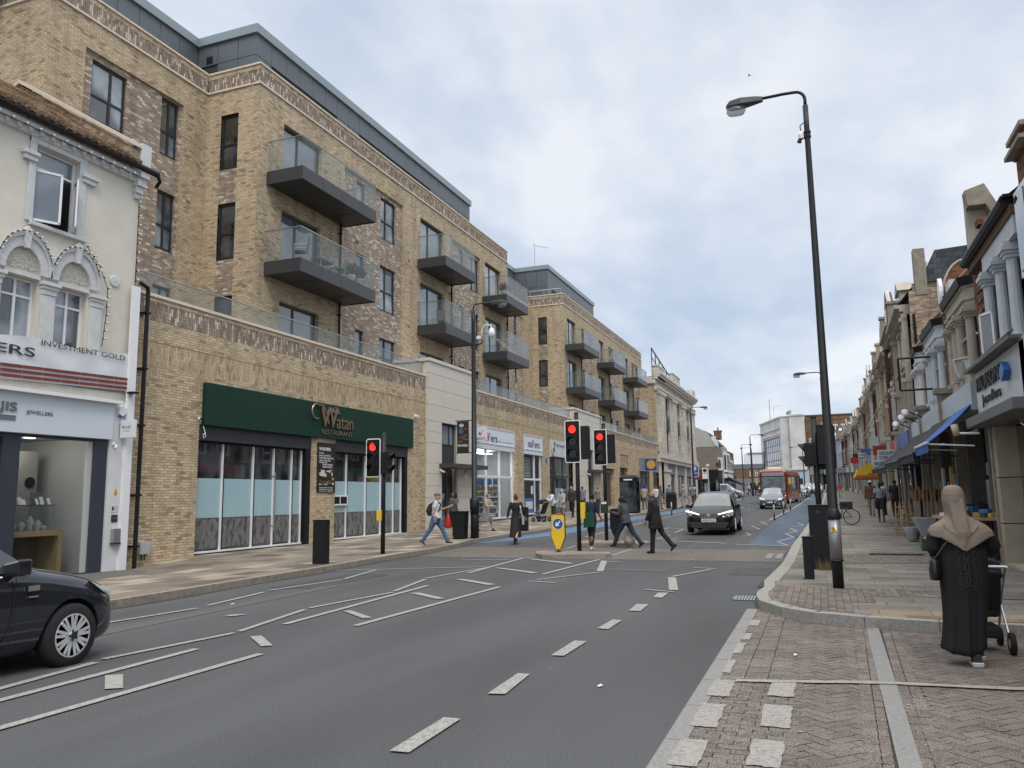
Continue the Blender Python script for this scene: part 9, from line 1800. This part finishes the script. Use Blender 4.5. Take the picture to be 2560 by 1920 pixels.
# 9 woman green bag on island
t,k=person('woman with a high bun and black leggings standing on the nearer island, seen from behind',-6.1,22.05,-25,1.60,z=.12,legs=((6,3),(-6,4)),arms=((2,12,10),(10,8,35,15)),skin=1,hair=('bun',(.012,.009,.008)),top=('shirt',(.012,.018,.045),'dark_top',-.14),bottom=('leggings',(.012,.014,.02)),shoes=(.45,.36,.28),sleeve=.9,female=True,vox=.012,build=1.08,headturn=20)
mb=MB(); c=k['T'](-.02,-.17)+Vector((.03,0,0)); mb.loft([[(c.x-.17,c.y-.03,c.z-.24),(c.x+.19,c.y-.03,c.z-.2),(c.x+.19,c.y+.04,c.z-.2),(c.x-.17,c.y+.04,c.z-.24)],[(c.x-.12,c.y-.03,c.z+.2),(c.x+.15,c.y-.03,c.z+.22),(c.x+.15,c.y+.03,c.z+.22),(c.x-.12,c.y+.03,c.z+.2)]]); mb.tube([c+Vector((-.1,0,.2)),k['T'](.48,0)+Vector((-.12,0,.01)),c+Vector((.12,0,.21))],.012,5); inworld(t,mb,'tote_bag',mat('bag_green',(.01,.07,.035),.8),'dark green tote bag on the shoulder of the woman with the high bun','bag',bevel=.015)
# 10 grey hooded
t,k=person('woman in a grey hooded jacket and jeans striding left off the crossing',-5.75,24.8,78,1.66,z=g(24.8),legs=((30,6),(-28,12,-38)),arms=((10,8,95,10),(-10,14,12)),skin=0,hair=('pony',(.008,.008,.008)),top=('jacket',(.055,.06,.07),'hooded_jacket'),bottom=('trousers',(.018,.025,.05)),female=True,lean=10,build=1.12,vox=.012)
mb=MB(); hp=k['A'][1][3]; mb.loft([ell(hp+Vector((0,-.02,-.62)),.12,.17),ell(hp+Vector((0,-.02,-.5)),.15,.2),ell(hp+Vector((0,-.02,-.22)),.12,.16),ell(hp+Vector((0,0,-.02)),.03,.04)]); inworld(t,mb,'carrier_bag',mat('bag_white_brown',(.5,.45,.40),.4,noise_=.35,nscale=9),'full white and brown carrier bag of the woman in the grey hood','bag',smooth=True)
mb=MB(); c=k['T'](.04,.17)+Vector((-.12,0,0)); mb.cbox(c,(.12,.26,.2)); inworld(t,mb,'shoulder_bag',MATS['bag_black'],'black shoulder bag in front of the woman in the grey hood','bag',bevel=.04)
# 11 man in black coat
person('short haired man in a bulky black coat walking left on the crossing',-4.45,22.85,80,1.74,z=g(22.8),legs=((6,2),(-24,18,-45)),arms=((5,8,20),(0,8,30)),skin=1,hair=('bald',(.10,.09,.08)),top=('coat',(.008,.008,.009),'coat'),bottom=('trousers',(.009,.009,.010)),shoes=(.01,.01,.01),build=1.18,lean=5,vox=.012)
# group by the bin
for i,(x,y,hd,h,lab,tp,bt,hr_,sk) in enumerate(((-11.9,57.5,20,1.7,'person in a khaki top left of the dark litter bin, back turned',(.32,.28,.2),(.1,.1,.1),('short',(.02,.015,.01)),1),(-11.2,58.5,170,1.66,'person in a white top facing the camera near the domed bin',(.6,.62,.64),(.1,.12,.18),('short',(.02,.02,.02)),1),(-10.7,57.2,-60,1.68,'red haired woman in a patterned top beside the domed bin',(.14,.12,.12),(.16,.15,.15),('long',(.12,.03,.015)),2),(-9.7,61.5,70,1.7,'person in a pale helmet and checked scarf beside the bin',(.25,.24,.22),(.3,.3,.3),('cap',(.5,.48,.45)),1),(-9.15,62.5,160,1.76,'man in a grey blue jacket, hands raised, beyond the bin',(.26,.28,.31),(.06,.06,.07),('short',(.15,.14,.13)),1),(-8.85,66,90,1.72,'person in dark clothes at the right of the far left group',(.02,.02,.022),(.02,.02,.025),('short',(.01,.01,.01)),0),(-9.3,69,100,1.7,'person in black standing near the blue parking sign',(.03,.03,.03),(.03,.03,.03),('short',(.01,.01,.01)),0),(-11.6,66,0,1.7,'person in a blue top outside the stone store',(.15,.2,.28),(.03,.03,.04),('short',(.02,.02,.02)),1))):
    person(lab,x,y,hd,h,legs=((10,4),(-10,8)),arms=((15,10,40) if i!=4 else (50,12,90,20),(10,10,35) if i!=4 else (50,12,90,20)),skin=sk,hair=hr_,top=('jacket',tp,'top'),bottom=('trousers',bt),vox=.026,group='people by the litter bin on the left footway' if 0 else None)
# right footway
t,k=person('man in a grey T-shirt and black shorts walking towards the camera',2.4,38.6,175,1.74,legs=((16,3),(-16,14,-22)),arms=((10,12,30),(18,14,60)),skin=0,hair=('short',(.02,.012,.008)),top=('shirt',(.28,.31,.35),'t_shirt'),bottom=('shorts',(.015,.018,.022)),sleeve=.55,shoes=(.04,.04,.045),vox=.016,build=1.1)
person('man in a brown jacket and white cap just behind the grey T-shirt man',2.35,44.5,172,1.78,legs=((10,3),(-14,10,-20)),arms=((8,10,25),(-5,10,15)),skin=0,hair=('cap',(.6,.6,.58)),top=('jacket',(.12,.055,.03),'jacket'),bottom=('trousers',(.3,.27,.23)),vox=.018,build=1.15)
person('man in a pale sleeveless top looking down beside the shop poles',3.05,46,110,1.72,legs=((4,3),(-4,3)),arms=((25,10,60,15),(25,10,60,15)),skin=0,hair=('short',(.01,.01,.01)),top=('shirt',(.4,.44,.5),'vest'),bottom=('trousers',(.02,.025,.04)),sleeve=.3,vox=.02)
t,k=person('tall person in black with a small backpack, back to the camera by the poles',3.3,42.5,-20,1.82,legs=((8,3),(-6,3)),arms=((5,12,10),(-5,12,10)),skin=0,hair=('short',(.01,.01,.01)),top=('jacket',(.012,.012,.013),'top'),bottom=('trousers',BK),sleeve=.8,vox=.018)
person('person in a beige outfit with a red top far down the right footway',1.75,84,175,1.62,legs=((6,3),(-8,6)),arms=((8,8,15),(-5,8,10)),skin=1,hair=('short',(.05,.03,.02)),top=('shirt',(.42,.10,.09),'top'),bottom=('trousers',(.45,.38,.28)),vox=.03)
person('person in a white top beside a dark board far down the right footway',.65,80,170,1.66,legs=((6,3),(-8,6)),arms=((8,8,15),(-5,8,10)),skin=1,hair=('short',(.03,.02,.02)),top=('shirt',(.55,.55,.55),'top'),bottom=('trousers',(.04,.04,.05)),vox=.03)
person('person in a white top crossing among the far posts by the dark saloon',-.95,97,-80,1.7,z=g(97),legs=((30,6),(-28,10,-35)),arms=((20,10,25),(-20,10,15)),skin=1,hair=('short',(.03,.02,.02)),top=('shirt',(.6,.6,.6),'top'),bottom=('trousers',(.03,.03,.04)),vox=.03)
for i,(x,y,c,lab) in enumerate(((-9.0,113,(.6,.6,.6),'figure in white seen over the bonnet of the people carrier'),(-8.0,112,(.03,.03,.035),'dark dressed rider on the far bicycle'),(-6.4,112,(.04,.04,.05),'figure in black far off left of the bus'),(-5.8,110,(.2,.2,.2),'grey dressed figure in a pale cap right beside the bus'))):
    person(lab,x,y,100 if i!=2 else 170,1.7,z=g(y),legs=((20,10),(-20,12,-25)),arms=((30,10,30),(20,10,30)),skin=1,hair=('cap',(.6,.6,.6)) if i in(0,3) else ('short',(.02,.02,.02)),top=('jacket',c,'top'),bottom=('trousers',(.04,.04,.05)),vox=.035)
person('shopkeeper whose head shows over the right shoulder of the headscarf woman',3.15,23.3,100,1.62,legs=((3,3),(-3,3)),arms=((15,8,30),(15,8,30)),skin=0,hair=('short',(.01,.01,.01)),top=('jacket',(.05,.045,.04),'top'),bottom=('trousers',BK),vox=.025)
# ---------------- woman in headscarf (foreground) ----------------
HX,HY=1.235,8.95; t=thing('person','woman in a taupe headscarf and long black embroidered gown pushing a pushchair, seen from behind','person',(HX,HY,0),0)
ABY=mat('abaya_black',(.009,.009,.010),.9,noise_=.2,nscale=10,bump=.35,bscale=6); SCF=mat('scarf_taupe',(.20,.160,.125),.85,noise_=.10,nscale=22,bump=.2,bscale=40)
def fold(c,rx,ry,amp,nf,ph,n=72,shift=0):
    out=[]
    for k in range(n):
        a=2*PI*k/n; f=1+amp*sin(nf*a+ph)+amp*.6*sin((nf*2+1)*a+ph*1.7); out.append((c[0]+rx*f*cos(a),c[1]+ry*f*sin(a),c[2]+shift*max(0,-sin(a))))
    return out
mb=MB() # body: feet, legs, torso, head, arms, hands
mb.tube([(.04,.02,.9),(.05,0,.5),(.045,.0,.1)],[.08,.06,.042],12); mb.tube([(-.06,.02,.9),(.02,.14,.5),(.12,.3,.12)],[.08,.06,.042],12)
mb.tube([(.0,.03,.8),(.0,.02,1.1),(0,.02,1.3),(0,.03,1.38)],[(.15,.11),(.14,.1),(.15,.1),(.05,.05)],14,sq=(1,0,0)); mb.tube([(0,.03,1.3),(0,.04,1.46)],.052,12); mb.ball((-.02,.05,1.55),(.072,.088,.11),16,12); mb.tube([(-.02,.13,1.56),(-.02,.155,1.53)],[.012,.018],8)
mb.tube([(-.17,.02,1.28),(-.235,.03,1.10),(-.2,.16,1.0)],[.05,.042,.028],10); mb.tube([(.17,.02,1.28),(.26,.12,1.12),(.28,.36,1.04)],[.05,.042,.028],10)
hm=MB()
for (wr,dd,sd) in ((Vector((-.2,.16,1.0)),Vector((.15,.3,-.2)).normalized(),-1),(Vector((.28,.36,1.04)),Vector((0.05,1,-.05)).normalized(),1)):
    mb.tube([wr,wr+dd*.09],[(.02,.03),(.016,.042)],8); side=Vector((1,0,0)) if sd>0 else Vector((0,0,1)); side=(side-dd*dd.dot(side)).normalized(); nrm=Vector((0,0,-1)) if sd>0 else Vector((1,0,0))
    for o_,l in ((-.032,.06),(-.011,.075),(.011,.08),(.032,.066)): b0=wr+dd*.085+side*o_; hm.tube([b0,b0+dd*l*.5,b0+dd*l*.6+nrm*l*.45],[.009,.0085,.0065],6)
    b0=wr+dd*.03-side*sd*.035; hm.tube([b0,b0+(dd-side*sd*.8)*.03,b0+(dd*1.1-side*sd*.3)*.055],[.011,.01,.007],6)
remesh(mb,'body',SK[2],t,.011,[(hm,SK[2])])
# gown: surface grid
mb=MB(); rings=[]
prof=[(.08,.195,.18,.05,-.055),(.14,.188,.175,.055,-.05),(.30,.176,.16,.05,-.03),(.50,.180,.155,.045,-.008),(.70,.195,.155,.035,.0),(.88,.208,.158,.026,.01),(1.05,.208,.155,.014,.015),(1.20,.200,.14,.008,.015),(1.30,.17,.115,.004,.01),(1.38,.07,.07,0,.02)]
for i,(z,rx,ry,am,sx) in enumerate(prof): rings.append(fold((sx,.02,z),rx,ry,am*1.5,8,.6+z*1.9,shift=0))
# uneven hem lifting at the right
rings[0]=[(x,y,z+max(0,(x-.0))*.5+max(0,-x-.17)*.8+.008*sin(x*34)) for x,y,z in rings[0]]
mb.loft(rings); gown=mb.obj('gown',ABY,t,smooth=True); sm_=gown.modifiers.new('s','SUBSURF'); sm_.levels=1; sm_.render_levels=1
mb=MB()
mb.tube([(-.15,.02,1.29),(-.225,.0,1.20),(-.24,.0,1.10),(-.215,.08,1.02),(-.20,.14,1.0)],[.068,.068,.062,.05,.04],16); remesh(mb,'sleeve',ABY,t,.012); mb=MB(); mb.tube([(.15,.02,1.29),(.235,.0,1.22),(.285,.05,1.12),(.285,.18,1.05),(.28,.3,1.04)],[.07,.072,.074,.056,.044],16)
remesh(mb,'sleeve',ABY,t,.012)
mb=MB(); mb.tube([(.05,.0,.6),(.045,.0,.3),(.045,.0,.07)],[.075,.06,.055],12); mb.tube([(.02,.14,.6),(.08,.22,.3),(.12,.3,.08)],[.075,.06,.055],12); remesh(mb,'trousers',ABY,t,.012)
# embroidery panel on the back
EMB=mat('embroidery_grey',(.034,.032,.031),.7); mb=MB()
def onback(x,z,d=.004):
    # approximate gown back surface
    for (z0,rx0,ry0,_,s0),(z1,rx1,ry1,_,s1) in zip(prof,prof[1:]):
        if z0<=z<=z1: f=(z-z0)/(z1-z0); rx=rx0+(rx1-rx0)*f; ry=ry0+(ry1-ry0)*f; sx=s0+(s1-s0)*f; break
    u=(x-sx)/rx; return Vector((x,.02-ry*math.sqrt(max(0,1-u*u))*1.03-d,z))
def strokes(pts,w=.0035):
    for a,b in zip(pts,pts[1:]): mb.tube([onback(*a),onback(*b)],w,5)
for cx in (-.035,-.052,.078,.095):
    strokes([(cx,.70+.02*i) for i in range(22)],.0022)
for i in range(17):
    z=.71+i*.024
    for cx in (-.044,.087): strokes([(cx-.016,z),(cx+.016,z)],.004); strokes([(cx-.03,z+.01),(cx-.018,z+.01)],.003); strokes([(cx+.018,z+.01),(cx+.03,z+.01)],.003)
for cz in (.80,.92,1.03):
    for rr_ in (.034,.027,.02): strokes([(.022+rr_*.7*cos(2*PI*k/14),cz+rr_*1.25*sin(2*PI*k/14)) for k in range(15)],.0022)
    strokes([(.022-.03,cz-.055),(.022+.03,cz-.055)],.004); strokes([(.022-.02,cz+.05),(.022,cz+.06),(.022+.02,cz+.05)],.004)
mb.obj('embroidery',EMB,t)
# scarf: head dome + cape with folds, point down the back
mb=MB(); n=90; R_=[]
def sr(z,rx,ry,cx,cy,am=0,nf=7,ph=0,drop=0,pt=0):
    out=[]
    for k in range(n):
        a=2*PI*k/n; bk=max(0,-sin(a)); f=1+am*sin(nf*a+ph)+am*.6*sin(nf*1.7*a+ph*2); c=max(0,1-abs(cos(a)-.06)*1.05)
        out.append((cx+rx*f*cos(a),cy+ry*f*sin(a),z-drop*bk*c**1.3))
    return out
R_=[sr(1.706,.03,.035,-.02,.03),sr(1.695,.062,.068,-.02,.03),sr(1.665,.086,.096,-.02,.03),sr(1.62,.099,.112,-.02,.03,.003,5,1),sr(1.56,.104,.118,-.02,.03,.006,6,1),sr(1.50,.100,.114,-.018,.028,.010,6,1.4),sr(1.45,.096,.108,-.015,.025,.014,6,1.8),sr(1.41,.10,.108,-.01,.02,.018,7,2),sr(1.375,.135,.116,0,.015,.016,7,2.2,.02),sr(1.345,.19,.126,.0,.01,.014,7,2.5,.05),sr(1.31,.242,.145,.0,.005,.016,8,2.8,.09),sr(1.265,.275,.158,.005,.0,.020,8,3.1,.13),sr(1.21,.288,.165,.008,0,.024,8,3.4,.15)]
mb.loft(R_)
for (x0,w,z1,dy) in ((-.032,.03,1.16,0),(.01,.036,1.12,.01),(.048,.026,1.2,0)):
    mb.tube([(x0-.012,-.068,1.56),(x0-.008,-.086,1.45),(x0,-.115,1.35),(x0+.008,-.142-dy,1.25),(x0+.012,-.15-dy,z1)],[(w*.8,.012),(w,.018),(w*1.05,.02),(w*.9,.018),(w*.4,.008)],12,sq=(1,0,0))
for sgn,x1 in ((-1,.15),(1,.17)):
    for q_,(zz,rr_) in enumerate(((1.34,.010),(1.31,.009),(1.28,.008))):
        P_=[]
        for k in range(9):
            f=k/8; xx=sgn*x1*(1-f)*(1-.12*q_)+.01*f; P_.append((xx,-.10-.052*f-.012*sin(f*PI),zz-.03*q_-.11*math.sin(f*PI*.62)))
        mb.tube(P_,[rr_*max(.35,sin(PI*(.12+.8*k/8))) for k in range(9)],8)
sc=mb.obj('headscarf',SCF,t); bake_mod(sc,[('REMESH',dict(mode='VOXEL',voxel_size=.0075)),('SMOOTH',dict(factor=.5,iterations=7))]); sc.data.shade_smooth()
for (x,y,zz,toe) in ((.045,-.02,.0,0),(.12,.34,.0,0)):
    mb=MB(); mb.loft([[(x-.045,y-.11,zz+.0),(x+.045,y-.11,zz),(x+.05,y+.05,zz),(x+.03,y+.17,zz+.012),(x-.03,y+.17,zz+.012),(x-.05,y+.05,zz)],[(x-.05,y-.125,zz+.045),(x+.05,y-.125,zz+.045),(x+.052,y+.05,zz+.03),(x+.035,y+.18,zz+.03),(x-.035,y+.18,zz+.03),(x-.052,y+.05,zz+.03)]]); so=mb.obj('shoe_sole',mat('sole_white',(.68,.70,.72),.5),t,bevel=.01)
    mb=MB(); mb.loft([[(x-.04,y-.10,zz+.04),(x+.04,y-.10,zz+.04),(x+.045,y+.05,zz+.03),(x+.028,y+.16,zz+.03),(x-.028,y+.16,zz+.03),(x-.045,y+.05,zz+.03)],[(x-.032,y-.09,zz+.12),(x+.032,y-.09,zz+.12),(x+.03,y+.0,zz+.11),(x+.02,y+.1,zz+.06),(x-.02,y+.1,zz+.06),(x-.03,y+.0,zz+.11)]]); mb.obj('shoe_upper',mat('upper_black',(.02,.02,.022),.7),so,bevel=.01)
mb=MB(); c=Vector((HX-.245,HY-.02,.93)); mb.loft([ell(c+Vector((0,0,-.14)),.045,.09,16),ell(c+Vector((0,0,-.05)),.05,.1,16),ell(c+Vector((0,0,.03)),.035,.08,16),ell(c+Vector((.0,0,.06)),.03,.06,16)]); hb=mb.obj('handbag',mat('bag_satin',(.012,.012,.013),.4),smooth=True); tag(hb,'small black bag hanging at the left hip of the headscarf woman','handbag')
mb=MB(); mb.tube([c+Vector((0,-.02,.05)),Vector((HX-.16,HY-.10,1.12)),Vector((HX-.08,HY-.135,1.22))],.006,5); mb.obj('strap',mat('strap_tan',(.12,.09,.07),.5),hb)
mb=MB(); [mb.ball((c.x+.01*math.cos(i),c.y-.05+.012*i,c.z+.06+.012*math.sin(i*2)),.014,6,5) for i in range(6)]; mb.obj('charm',BLK,hb)
